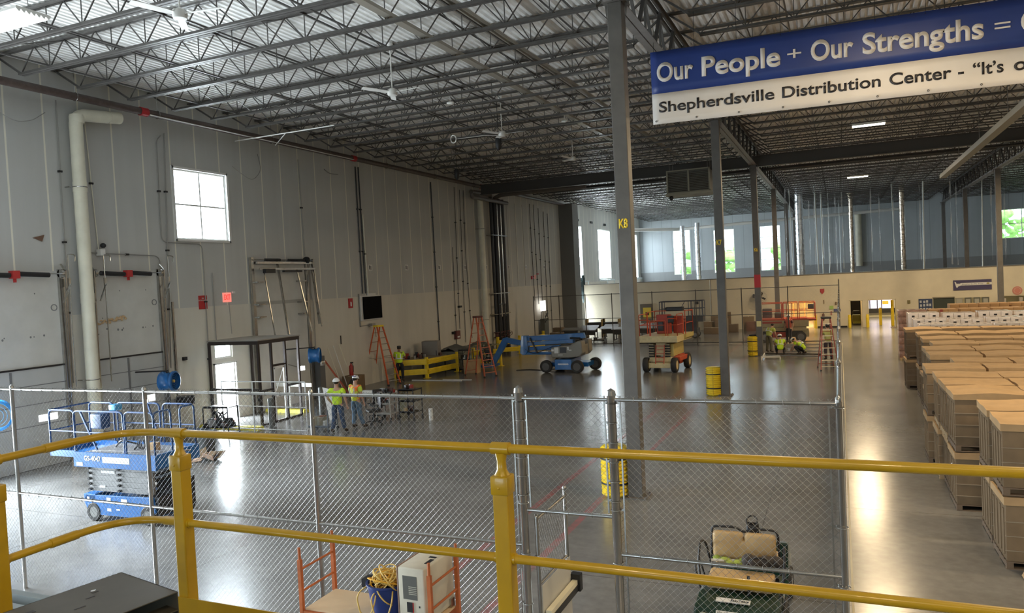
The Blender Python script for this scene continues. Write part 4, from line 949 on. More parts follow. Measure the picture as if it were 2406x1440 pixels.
m=MB(); m.bx(-1.22,1.14,-0.60,-0.56,1.18,1.50); m.bx(-1.22,1.14,0.56,0.60,1.2,1.50); m.bx(1.10,1.14,-0.56,0.56,1.2,1.5); m.build('platform_fascia',gblue,t)
m=MB(); m.bx(-2.05,-1.2,-0.52,-0.49,1.36,1.50); m.bx(-2.05,-1.2,0.49,0.52,1.36,1.50); m.bx(-2.05,-2.01,-0.52,0.52,1.36,1.5); m.bx(-2.05,-1.2,-0.5,0.5,1.36,1.385); m.build('extension_deck',gblue,t)
railb=M('lift_rail_blue',(0.006,0.055,0.19),0.4,0.1)
m=MB(); r=0.02; Zt=2.38
def loop(x0,x1,y): m.rtube([(x0,y,1.5),(x0,y,Zt),(x1,y,Zt),(x1,y,1.5)],r,0.12,8); m.cyl((x0,y,1.92),(x1,y,1.92),r*.8,8)
loop(-2.03,-1.25,-0.5); loop(-2.03,-1.25,0.5); m.rtube([(-2.03,-0.5,Zt),(-2.03,0.5,Zt)],r,0.1,8); m.cyl((-2.03,-.5,1.92),(-2.03,.5,1.92),r*.8,8)
loop(-1.2,0.25,-0.55); loop(0.3,1.1,-0.55); loop(-1.2,0.1,0.55); loop(0.2,1.1,0.55); m.rtube([(1.1,-0.55,1.5),(1.1,-0.55,Zt),(1.1,-0.1,Zt),(1.1,-0.1,1.5)],r,0.1,8); m.rtube([(1.1,0.15,1.5),(1.1,0.15,Zt),(1.1,0.55,Zt),(1.1,0.55,1.5)],r,0.1,8)
m.bar((-1.0,-0.55,2.38),(-0.55,-0.55,1.55),0.035); m.bar((-0.25,0.55,2.38),(0.05,0.55,1.6),0.035)
m.build('guard_rail',railb,t,True)
m=MB(); m.rbox((-1.45,0.3,2.0),(0.36,0.25,0.34),0.03); m.build('control_box',M('box_navy',(0.015,0.05,0.13),0.5),t,True)
m=MB(); m.rbox((-0.95,0.3,2.32),(0.22,0.2,0.14),0.03); m.build('joystick_box',M('cyan_blue2',(0.05,0.3,0.55),0.4),t,True)
m=MB(); m.rtube([(-1.0,-.3,1.46),(0.2,-.2,1.47),(1.5,0.0,1.50)],0.015,0.1,6); m.build('loose_rod',chrome,t,True)
m=MB()
for q in range(3): m.torus((0.05+q*0.05,0.05,1.56),0.11,0.012,(0,1,0.1),16,6)
m.rtube([(-0.9,0.2,1.45),(-0.6,0.1,1.62),(-0.3,0.3,1.5),(-0.1,0.0,1.46)],0.02,0.1,6); m.build('hose',black,t,True)
m=MB(); m.bx(0.35,0.55,-0.1,0.1,1.44,1.62); m.build('carton',cardb,t)
for (x0,x1,z0,z1) in ((-1.14,-0.95,1.20,1.28),(-0.36,0.42,1.29,1.42)): m=MB(); m.bx(x0,x1,-0.604,-0.600,z0,z1); m.build('decal',M('decal_pale',(0.55,0.53,0.47),0.5),t)
m=MB(); m.bx(-0.55,-0.15,-0.498,-0.493,1.04,1.10); m.bx(-0.62,-0.45,-0.498,-0.493,0.72,0.77); m.bx(-0.37,-0.25,-0.555,-0.55,0.44,0.53); m.bx(0.05,0.22,-0.555,-0.55,0.42,0.52); m.bx(-0.37,-0.25,-0.555,-0.55,0.24,0.30); m.bx(-0.1,0.0,-0.555,-0.55,0.27,0.3); m.bx(-.95,-.88,-.555,-.55,.45,.52); m.build('decal',M('decal_white',(0.65,0.66,0.68),0.5),t)
text('GS-4047','lettering',white,t,(-0.90,-0.601,1.32),FRONT,w=0.50,h=0.105,bold=0.03,world=False)
# blue boom lift
t=thing('boom_lift','blue articulated boom lift with grey turret parked mid hall','lift',(-12.9,36.5,0),0.0)
for x,y in ((-0.95,-0.75),(0.75,-0.85),(-0.75,0.75),(1.25,0.55)): wheel('wheel',t,(x,y,0.32),0.32,0.24,(0,-1 if y<0 else 1,0),M('hub_grey',(0.09,0.085,0.08),0.6))
m=MB(); m.bx(-0.45,0.45,-0.85,0.7,0.16,0.68); m.bx(-1.0,1.2,-0.5,0.5,0.28,0.5); m.build('chassis',gblue,t,bev=0.02)
m=MB()
for k in range(5): m.ell((-0.22+k*0.11,-0.856,0.44),(0.07,0.004,0.045))
m.build('decal',M('decal_white2',(0.55,0.6,0.7),0.5),t)
m=MB(); m.cyl((0,0,0.66),(0,0,0.78),0.4,20); m.build('turntable',blackm,t,True)
m=MB(); m.prism([(-0.62,0.76),(-0.62,1.28),(0.0,1.36),(0.32,1.36),(0.85,1.62),(1.02,1.60),(1.06,1.0),(0.90,0.82),(0.3,0.76)],'y',-0.85,-0.25); m.prism([(-0.62,0.76),(-0.62,1.28),(0.0,1.36),(0.32,1.36),(0.85,1.62),(1.02,1.60),(1.06,1.0),(0.90,0.82),(0.3,0.76)],'y',0.3,0.85); m.prism([(0.2,0.78),(0.2,1.2),(1.0,1.4),(1.0,0.85)],'y',-0.25,0.3); m.build('turret_cover',M('turret_grey',(0.22,0.21,0.18),0.45),t,bev=0.05)
m=MB(); m.bx(-0.44,-0.22,-0.856,-0.85,1.0,1.3); m.bx(-0.6,-0.46,-0.856,-0.85,1.10,1.2); m.bx(0.26,0.34,-0.856,-0.85,1.15,1.32); m.bx(0.34,0.48,-0.856,-0.85,1.12,1.18); m.bx(-.25,0,-.856,-.85,.9,.93); m.build('decal',M('decal_white3',(0.62,0.62,0.6),0.5),t)
m=MB(); m.bx(-0.15,0.2,-0.856,-0.85,1.02,1.3); m.build('control_panel',black,t)
m=MB(); m.prism([(-2.55,1.58),(-2.5,1.82),(0.9,1.96),(0.98,1.7),(0.5,1.62)],'y',-0.14,0.12); m.prism([(-2.35,1.32),(-2.35,1.5),(0.35,1.66),(0.35,1.45)],'y',-0.16,0.14); m.prism([(-2.1,1.08),(-2.1,1.26),(-0.4,1.36),(-0.4,1.12)],'y',-0.14,0.12); m.prism([(-2.35,0.86),(-2.35,1.0),(-0.2,1.0),(-0.2,0.86)],'y',-0.14,0.12); m.prism([(-2.62,0.95),(-2.5,1.86),(-2.2,1.86),(-2.15,1.1),(-2.3,0.86),(-2.5,0.86)],'y',-0.2,0.18); m.build('boom',gblue,t,bev=0.02)
m=MB(); m.bar((-2.0,-0.24,1.75),(-1.6,-0.24,0.95),0.09,0.06); m.cyl((0.2,-0.2,1.7),(0.75,-0.2,1.68),0.05,10); m.rtube([(-2.3,-.2,1.15),(-1.9,-.22,0.92),(-1.5,-.2,1.0),(-0.7,-.22,1.32)],0.015,0.2,6); m.build('hydraulic_cylinder',black,t,True)

m=MB(); m.prism([(-2.6,1.35),(-2.55,1.6),(-3.1,1.72),(-3.45,1.78),(-3.5,1.55),(-3.1,1.42)],'y',-0.12,0.1); m.prism([(-3.4,1.80),(-3.62,1.74),(-4.45,0.36),(-4.2,0.28),(-3.3,1.6)],'y',-0.1,0.1); m.build('jib',gblue,t,bev=0.02)
m=MB(); m.bx(-5.4,-4.35,-0.1,1.0,0.18,0.30); m.build('basket_floor',gblue,t)
m=MB()
for x in (-5.4,-4.9,-4.35):
    for y in (-0.1,1.0): m.cyl((x,y,0.3),(x,y,1.35),0.02,8)
for z in (0.8,1.35): m.rtube([(-5.4,-.1,z),(-5.4,1.0,z),(-4.35,1.0,z),(-4.35,-.1,z),(-5.39,-.1,z)],0.02,0.05,8)
m.build('basket_rail',M('basket_rail_m',(0.25,0.24,0.12),0.5),t,True)
m=MB(); m.rbox((-4.55,0.1,1.15),(0.35,0.4,0.45),0.04); m.rbox((-4.65,0.3,0.7),(0.3,0.3,0.5),0.05)
for k in range(10): m.rtube([(-4.8+random.uniform(-.1,.3),0.0,1.4),(-4.9+random.uniform(-.2,.3),-.12,0.9),(-4.6+random.uniform(-.2,.2),-.1,0.4)],0.018,0.2,5)
m.build('control_console',M('console_dark',(0.03,0.035,0.04),0.5),t,True)
m=MB()
for k in range(12): m.box((-4.75+random.uniform(-.2,.3),-0.15+random.uniform(-.02,.2),random.uniform(.4,1.5)),(0.05,0.03,random.uniform(.05,.15)))
m.build('tag',M('tag_pale',(0.5,0.52,0.55),0.5),t)
# orange and cream rough-terrain scissor lift
cream=M('lift_cream',(0.58,0.47,0.25),0.5,noise=0.1); liftor=M('lift_orange_red',(0.48,0.065,0.02),0.5,noise=0.12); creamy=M('lift_cream_yellow',(0.50,0.40,0.13),0.5,noise=0.1)
t=thing('scissor_lift','orange and cream rough-terrain scissor lift facing the viewer','lift',(-7.95,36.9,0),-0.08); t.scale=(0.93,0.9,1)
for x in (-0.78,0.72): wheel('wheel',t,(x,-0.95,0.36),0.36,0.27,(1 if x>0 else -1,0,0),cream)
wheel('wheel',t,(0.85,1.1,0.38),0.38,0.27,(1,0,0),cream); wheel('wheel',t,(-0.85,1.1,0.38),0.38,0.27,(-1,0,0),cream)
m=MB(); m.bx(-0.62,0.58,-1.15,-0.7,0.22,0.46); m.bx(-0.5,0.5,-0.8,1.4,0.35,0.55); m.prism([(-0.7,0.5),(-0.6,0.72),(0.55,0.72),(0.62,0.5)],'y',-0.9,-0.6); m.build('chassis',cream,t,bev=0.02)
m=MB(); m.bx(0.55,0.92,-0.6,1.5,0.5,0.72); m.bx(0.45,0.7,0.2,1.0,0.3,0.75); m.build('fender',liftor,t,bev=0.03)
m=MB(); m.bx(0.46,0.62,-0.7,1.3,0.75,1.36); m.build('engine_cover',creamy,t,bev=0.02)
m=MB()
for k in range(5):
    z=0.78+k*0.125
    for x in (-0.5,0.36): m.bx(x-0.14,x+0.1,-0.85,1.2,z,z+0.07)
m.build('scissor_arm',M('arm_cream_dark',(0.35,0.28,0.15),0.5),t)
m=MB()
for k in range(5): 
    for x in (-0.5,0.36): m.cyl((x-.15,-0.87,0.76+k*.125),(x+.12,-0.87,0.76+k*.125),0.035,8)
m.build('pivot_pin',blackm,t,True)
m=MB(); m.bx(-0.28,0.24,-0.8,-0.5,0.8,1.4); m.build('engine_panel',cream,t)
m=MB()
for x in (-0.24,0.2): m.bar((x,-1.15,0.42),(x,-0.92,1.32),0.04)
for k in range(5): z=0.55+k*0.18; y=-1.15+0.255*(z-0.42); m.bar((-0.24,y,z),(0.2,y,z),0.03)
m.build('ladder',liftor,t)
m=MB(); m.bx(-1.02,1.0,-1.3,1.6,1.46,1.78); m.build('platform_deck',cream,t,bev=0.02)
m=MB(); m.prism([(1.0,1.5),(1.12,1.6),(1.12,1.80),(1.0,1.75)],'y',0.0,1.6); m.build('extension_deck',creamy,t)
m=MB(); r=0.022; 
def lp(a,b,zt=2.8):
    m.rtube([(a[0],a[1],1.78),(a[0],a[1],zt),(b[0],b[1],zt),(b[0],b[1],1.78)],r,0.06,8); m.cyl((a[0],a[1],2.3),(b[0],b[1],2.3),r*.8,8)
lp((-1.0,-1.25),(-1.0,0.1)); lp((-1.0,0.2),(-1.0,1.55),2.85); lp((1.1,0.0),(1.1,1.55),2.9); lp((1.0,-1.25),(1.0,-0.1),2.8); lp((-1.0,1.55),(1.1,1.55),2.85); lp((-1.0,-1.25),(-0.45,-1.25),2.55); lp((0.5,-1.25),(1.0,-1.25),2.6); lp((-.4,-1.25),(.4,-1.25),2.5)
m.build('guard_rail',liftor,t,True)
m=MB(); m.rbox((-0.15,0.4,2.25),(0.75,0.35,0.95),0.04); m.rbox((0.5,0.9,2.2),(0.5,0.4,0.85),0.04); m.build('load_box',M('load_red',(0.33,0.04,0.02),0.55),t,True)
m=MB(); m.rbox((-0.28,0.2,2.15),(0.3,0.06,0.45),0.02); m.rbox((0.3,0.1,2.5),(0.35,0.1,0.35),0.03); m.rbox((0.25,1.2,2.95),(0.9,0.4,0.2),0.04); m.build('load_dark',black,t,True)
# orange lift behind K6
t=thing('scissor_lift','red-railed tan scissor lift parked behind the red-banded column','lift',(-3.5,51.9,0),0.05)
for x in (-0.8,0.85):
    for y in (-.75,.75): wheel('wheel',t,(x*1.3,y,0.33),0.33,0.25,(0,-1 if y<0 else 1,0),dgrey)
m=MB(); m.bx(-1.5,1.45,-0.9,0.8,0.72,0.95); m.bx(-1.5,1.6,-0.95,0.85,0.98,1.4); m.bx(1.2,1.6,-.7,.6,.3,.75); m.build('chassis',M('lift_olive_cream',(0.40,0.34,0.19),0.5,noise=0.1),t,bev=0.02)
m=MB(); m.bx(-0.6,0.3,-1.0,-0.93,0.32,0.66); m.bx(-1.5,0.0,-0.98,-0.95,1.22,1.34); m.build('red_panel',M('faded_red',(0.42,0.05,0.03),0.5),t)
m=MB(); m.bx(-1.2,1.2,-0.6,0.6,0.3,0.7); m.build('underframe',black,t)
m=MB(); m.bx(-1.55,1.5,-0.95,0.85,1.4,1.5); m.bx(1.5,2.05,-0.8,0.7,1.34,1.46); m.build('platform_deck',liftor,t)
m=MB(); r=0.025
for x0,x1 in ((-1.5,0.0),(0.08,0.95),(1.05,2.0)):
    for y in (-0.92,0.82): m.rtube([(x0,y,1.5),(x0,y,2.5),(x1,y,2.5),(x1,y,1.5)],r,0.03,8); m.cyl((x0,y,2.0),(x1,y,2.0),r*.8,8)
for x in (0.3,0.6): m.cyl((x,-.92,1.5),(x,-.92,2.5),r*.8,8)
m.rtube([(2.0,-.92,2.5),(2.0,.82,2.5)],r,0.1,8); m.cyl((-1.5,-.92,2.5),(-1.5,.82,2.5),r,8); m.build('guard_rail',liftor,t,True)
m=MB(); m.rbox((1.75,-0.8,2.25),(0.35,0.2,0.3),0.03); m.rbox((-0.9,0,1.85),(0.6,0.6,0.6),0.05); m.rbox((-0.2,0,1.7),(0.5,0.5,0.35),0.05); m.build('load_dark',M('load_grey_brown',(0.09,0.075,0.07),0.6),t,True)
# dark blue lift behind the cream one
t=thing('scissor_lift','dark blue scissor lift far back behind the orange and cream lift','lift',(-10.7,55.6,0),0.03)
nv=M('navy_rail',(0.035,0.045,0.08),0.5)
for x in (-1.0,1.0):
    for y in (-.6,.6): wheel('wheel',t,(x,y,0.25),0.25,0.2,(0,-1 if y<0 else 1,0))
m=MB(); m.bx(-1.2,1.2,-0.6,0.6,0.2,0.7); m.bx(-1.1,1.1,-.5,.5,.7,1.2); m.bx(0.4,1.6,-0.65,0.65,1.2,1.62); m.bx(-1.5,0.4,-0.65,0.65,1.3,1.42); m.build('chassis',M('navy_body',(0.04,0.05,0.07),0.5),t)
m=MB()
for y in (-.6,.6):
    m.rtube([(-1.5,y,1.4),(-1.5,y,2.7),(1.6,y,2.7),(1.6,y,1.5)],0.03,0.06,8); m.cyl((-1.5,y,2.15),(1.6,y,2.15),.022,8)
    for x in (-1.35,0.6,0.85,1.4): m.cyl((x,y,1.45),(x,y,2.7),0.025,8)
m.bar((0.0,-.6,2.1),(0.35,-.6,2.7),0.04); m.cyl((-1.5,-.6,2.7),(-1.5,.6,2.7),.03,8); m.cyl((1.6,-.6,2.7),(1.6,.6,2.7),.03,8); m.build('guard_rail',nv,t,True)
m=MB(); m.rbox((-0.5,0,2.15),(1.3,0.6,0.28),0.04); m.rbox((1.2,-.55,2.55),(.25,.15,.2),.03); m.build('load_dark',black,t,True)
# ------------------------------------------------------------------ rolling scaffold with machine and bin
bk=M('scaffold_orange',(0.44,0.115,0.028),0.5,noise=0.15,nscale=10)
t=thing('rolling_scaffold','orange rolling scaffold with a plywood deck in front of the fence','scaffold',(-5.03,7.25,0)); dx=0.87; dy=0.31
m=MB()
for x in (-dx,dx):
    for y in (-dy,dy):
        m.bx(x-0.022,x+0.022,y-0.022,y+0.022,0.14,1.58); m.cyl((x,y,1.58),(x,y,1.72),0.017,8)
        for k in range(22): m.box((x+0.0235,y,0.3+k*0.055),(0.003,0.014,0.014))
m.build('upright',bk,t)
m=MB()
for x in (-dx,dx):
    for z in (0.3,0.62,1.20,1.46): m.cyl((x,-dy,z),(x,dy,z),0.014,8)
m.build('rung',bk,t,True)
m=MB()
for y in (-dy,dy): m.bx(-dx,dx,y-0.018,y+0.018,0.90,0.98); m.bar((-dx+.03,y,.92),(-dx+.3,y,.95),0.03)
m.build('side_rail',bk,t)
m=MB(); m.bx(-dx+0.03,dx-0.03,-dy+0.02,dy-0.02,0.98,1.0); m.build('plywood_deck',M('plywood',(0.60,0.44,0.27),0.65,noise=0.08,nscale=3),t)
for x in (-dx,dx):
    for y in (-dy,dy): m=MB(); m.lathe([(0.02,-.02),(0.065,-.018),(0.065,.018),(0.02,.02)],(x,y,0.065),(0,1,0),14); m.bx(x-.02,x+.02,y-.03,y+.03,0.1,0.15); m.build('caster',rubber,t,True)
m=MB(); m.box((dx-.12,dy-.05,1.05),(0.16,0.08,0.1)); m.rtube([(dx-.3,dy-.1,1.02),(dx-.25,dy-.1,1.1),(dx-.1,dy-.1,1.1)],0.008,.03,6); m.build('lock_plate',galv,t)
mc=M('machine_cream',(0.58,0.54,0.44),0.5,noise=0.05)
t=thing('portable_machine','tall cream metal machine with a dark grille standing on the orange scaffold','machine',(-4.40,7.28,1.0),-0.02); w=0.17; d=0.32; H=0.62
m=MB(); m.rbox((0,0,H/2+0.01),(2*w,2*d,H),0.018,3); m.build('case',mc,t,True)
m=MB(); m.bx(-w-0.012,-w+0.0,-d,d,0.02,H+0.012); m.build('side_cover',M('machine_edge',(0.30,0.20,0.16),0.5),t)
m=MB(); m.bx(-0.105,0.075,-d-0.004,-d,0.28,0.54); m.build('grille',M('grille_grey',(0.10,0.10,0.09),0.5),t)
m=MB()
for k in range(5): m.bx(-0.03,0.07,-d-0.008,-d-0.003,0.34+k*0.02,0.347+k*0.02)
m.build('vent_slat',M('slat_pale',(0.45,0.43,0.36),0.5),t)
m=MB(); m.bx(-0.06,0.015,-d-0.01,-d,0.14,0.25); m.build('switch_panel',black,t); m=MB(); m.bx(0.015,0.022,-d-0.012,-d,0.14,0.25); m.build('red_edge',red,t)
m=MB(); m.bx(0.09,0.105,-d-.004,-d,0.2,0.22); m.bx(-0.07,-0.055,-d-.004,-d,0.06,0.08); m.bx(0.08,0.13,-0.16,-0.02,H+0.01,H+0.014); m.bx(0.03,0.12,0.02,0.06,H+0.01,H+0.014); m.build('slot',black,t)
m=MB(); m.bx(-0.1,0.12,0.12,0.26,H+0.01,H+0.02); m.build('paper_label',M('cream_label',(0.75,0.68,0.5),0.6),t)
t=thing('storage_bin','dark blue plastic bin on the scaffold overflowing with yellow cords','bin',(-4.86,7.2,1.0)); t.scale=(1.45,1.45,1.2); bn=M('bin_navy',(0.01,0.03,0.16),0.45)
m=MB(); m.lathe([(0.02,0.0),(0.135,0.0),(0.165,0.27),(0.178,0.28),(0.178,0.295),(0.16,0.295),(0.152,0.27),(0.125,0.02),(0.02,0.02)],(0,0,0),n=24,cap=False); m.build('tub',bn,t,True)
m=MB(); m.bx(-0.22,-0.17,-0.05,0.05,0.22,0.3); m.build('grip',black,t)
cord=thing('cord_pile','tangled yellow extension cords heaped in the blue bin','cord',(-4.86,7.2,1.22)); cord.scale=(1.45,1.45,1.1); ycd=M('cord_yellow',(0.62,0.42,0.10),0.55); yc2=M('cord_orange_yellow',(0.75,0.40,0.03),0.5)
for q in range(26):
    m=MB(); R=random.uniform(0.06,0.15); cx,cy,cz=random.uniform(-.05,.05),random.uniform(-.05,.05),random.uniform(0.02,0.21); ax=(random.uniform(-.9,.9),random.uniform(-.9,.9),random.uniform(.4,1)); m.torus((cx,cy,cz),R,0.006,ax,26,6); m.build('cord_loop',ycd if q%3 else yc2,cord,True)
for a,b in ((-0.15,0.10),(-0.02,0.12)):
    m=MB(); m.rtube([(a+.05,-.05,.12),(a-.03,-.19,.05),(a+.02,-.21,-.14),(a+b,-.20,-.16),(a+b+.05,-.19,0.0),(a+b-.02,-.05,.15)],0.006,0.09,6); m.build('hanging_loop',ycd,cord,True)
# ------------------------------------------------------------------ golf cart seen from behind
tan=M('tan_vinyl',(0.50,0.33,0.15),0.45,noise=0.06,nscale=3); cg=M('cart_green',(0.006,0.03,0.017),0.3,coat=0.4)
t=thing('golf_cart','dark green utility golf cart with tan seats behind the fence','golf cart',(-1.27,10.1,0),0.0); t.scale=(0.88,1,0.98)
for x in (-0.5,0.5):
    for y in (-0.55,1.15): wheel('wheel',t,(x,y,0.23),0.23,0.18,(1 if x>0 else -1,0,0),M('cart_hub',(0.5,0.5,0.5),0.4))
m=MB(); m.prism([(-1.05,0.32),(-1.08,0.52),(-0.98,0.66),(-0.55,0.70),(-0.35,0.68),(-0.25,0.35)],'x',-0.56,0.56); m.bx(-0.54,0.54,0.0,0.3,0.35,0.66); m.bx(-0.56,0.56,0.3,1.0,0.28,0.33); m.prism([(0.95,0.3),(1.0,0.85),(1.35,0.75),(1.6,0.5),(1.6,0.3)],'x',-0.55,0.55); m.build('body',cg,t,bev=0.04)
m=MB(); m.bx(-0.56,0.56,-1.12,-1.02,0.26,0.42); m.bx(-0.62,-0.56,-1.0,0.0,0.3,0.5); m.bx(0.56,0.62,-1.0,0.0,0.3,0.5); m.build('bumper',black,t,bev=0.02)
for x in (-0.42,0.40):
    m=MB(); m.lathe([(0.07,0),(0.065,0.02),(0.03,0.03),(0.005,0.032)],(x,-1.055,0.56),(0,-0.9,0.35),16); m.build('lamp',M('lamp_clear',(0.7,0.7,0.6),0.15,0.6),t,True)
    m=MB(); m.bx(x+(0.08 if x<0 else -0.16),x+(0.16 if x<0 else -0.08),-1.09,-1.07,0.44,0.53); m.build('tail_light',M('tail_red',(0.5,0.05,0.02),0.3),t)
m=MB(); m.box((0.0-0.05,-0.80,0.70),(0.46,0.09,0.012),rot=Matrix.Rotation(0.10,3,'X')); o=m.build('sign_plate',white,t)
text('EasyTable','lettering',blackm,t,(-0.08,-0.825,0.708),(0.10,0,0),w=0.24,h=0.045,world=False,bold=0.01)
m=MB(); m.box((-0.10,-1.03,0.625),(0.30,0.075,0.008),rot=Matrix.Rotation(0.75,3,'X')); m.build('number_plate',white,t)
text('521-1004-507','lettering',blackm,t,(-0.23,-1.045,0.615),(0.75,0,0),w=0.26,h=0.04,world=False,bold=0.01)
m=MB(); m.rbox((0,-0.35,0.79),(0.92,0.46,0.12),0.05,4); m.build('seat_cushion',tan,t,True)
m=MB(); m.rbox((-0.23,0.10,1.08),(0.46,0.10,0.38),0.06,4); m.rbox((0.23,0.10,1.08),(0.46,0.10,0.38),0.06,4); m.rbox((0,0.10,1.03),(0.5,0.098,0.28),0.05,4); m.build('backrest',tan,t,True)
m=MB(); m.rbox((0,0.44,0.80),(0.92,0.46,0.12),0.05,4); m.build('front_seat_cushion',tan,t,True)
m=MB(); m.rtube([(-0.5,0.17,0.7),(-0.48,0.17,1.30),(-0.12,0.17,1.31),(0,0.17,1.24),(0.12,0.17,1.31),(0.48,0.17,1.30),(0.5,0.17,0.7)],0.018,0.08,8)
for s in (-1,1):
    m.rtube([(s*0.5,0.15,0.75),(s*0.57,0.1,1.1),(s*0.60,-0.15,1.2),(s*0.60,-0.35,0.95),(s*0.55,-0.4,0.7)],0.018,0.1,8); m.rtube([(s*0.55,-0.5,0.7),(s*0.62,-0.5,0.98),(s*0.62,-0.15,0.95),(s*0.56,-0.12,0.72)],0.014,0.08,8)
m.bx(0.12,0.155,-0.6,-0.57,0.62,0.95); m.bx(-0.5,0.5,-0.1,-0.06,0.72,0.76); m.build('seat_frame',black,t,True)
m=MB(); m.torus((0.02,0.92,1.16),0.085,0.014,(0,-0.75,0.66),24,8); m.cyl((0.05,1.15,0.8),(0.05,0.93,1.11),0.02,8); m.bar((-0.06,.92,1.13),(0.1,.92,1.13),0.02,0.03); m.build('black_hoop',black,t,True)  # a small hoop above the black box, no steering wheel
m=MB(); m.rbox((0.02,1.0,0.98),(0.19,0.12,0.26),0.03); m.build('dashboard_box',black,t,True)
t2=thing('safety_vest','crumpled lime safety vest lying on the rear seat of the golf cart','vest',(-1.5,10.05,0.87)); m=MB()
for k in range(9): m.ell((-0.1+k*0.055,random.uniform(-.05,.05),0.02+random.uniform(0,.03)),(0.07,0.06,0.03),8,5,Matrix.Rotation(random.uniform(-1,1),3,'Z'))
m.build('fabric',M('dim_lime',(0.30,0.36,0.05),0.7),t2,True); m=MB(); m.box((-0.02,-0.04,0.045),(0.3,0.04,0.02),rz=0.2); m.build('stripe',refl,t2)
t2=thing('bag','dark slumped bag with straps on the rear seat of the golf cart','bag',(-1.05,10.02,0.87)); m=MB()
for k in range(6): m.ell((-0.15+k*0.07,random.uniform(-.03,.03),0.07),(0.09,0.1,random.uniform(.05,.09)),10,6)
m.build('body',M('bag_brown',(0.05,0.04,0.035),0.8),t2,True); m=MB(); m.rtube([(-.18,-.08,.02),(-.1,-.1,.14),(.1,-.1,.15),(.2,-.08,.02)],0.012,0.1,6); m.build('strap',black,t2,True)
# ------------------------------------------------------------------ people
def skinned(name,V,Ed,R,mat,parent,sub=2,root=0):
    me=bpy.data.meshes.new(name); me.from_pydata([tuple(v) for v in V],Ed,[]); o=bpy.data.objects.new(name,me); C.objects.link(o)
    sk=o.modifiers.new('skin','SKIN'); sk.use_smooth_shade=True; sk.branch_smoothing=0.6
    for i,r in enumerate(R):
        me.skin_vertices[0].data[i].radius=r if isinstance(r,tuple) else (r,r)
    me.skin_vertices[0].data[root].use_root=True
    ss=o.modifiers.new('sub','SUBSURF'); ss.levels=sub; ss.render_levels=sub
    dg=bpy.context.evaluated_depsgraph_get(); dg.update(); m2=bpy.data.meshes.new_from_object(o.evaluated_get(dg)); 
    bpy.data.objects.remove(o); m2.materials.clear(); m2.materials.append(mat); m2.name=name
    for p in m2.polygons: p.use_smooth=True
    q=bpy.data.objects.new(name,m2); C.objects.link(q); q.parent=parent; return q
STAND=dict(pelvis=(0,0,.96),waist=(0,0,1.08),chest=(0,0.0,1.30),neckb=(0,0,1.46),neck=(0,0.01,1.53),head=(0,0.02,1.62),crown=(0,0.01,1.71),
  shL=(-.19,0,1.41),elL=(-.26,-.02,1.13),wrL=(-.27,.06,.89),shR=(.19,0,1.41),elR=(.26,-.02,1.13),wrR=(.27,.06,.89),
  hiL=(-.10,0,.92),knL=(-.12,.03,.50),anL=(-.13,-.02,.10),toL=(-.15,.15,.045),hiR=(.10,0,.92),knR=(.12,.03,.50),anR=(.13,-.02,.10),toR=(.15,.15,.045))
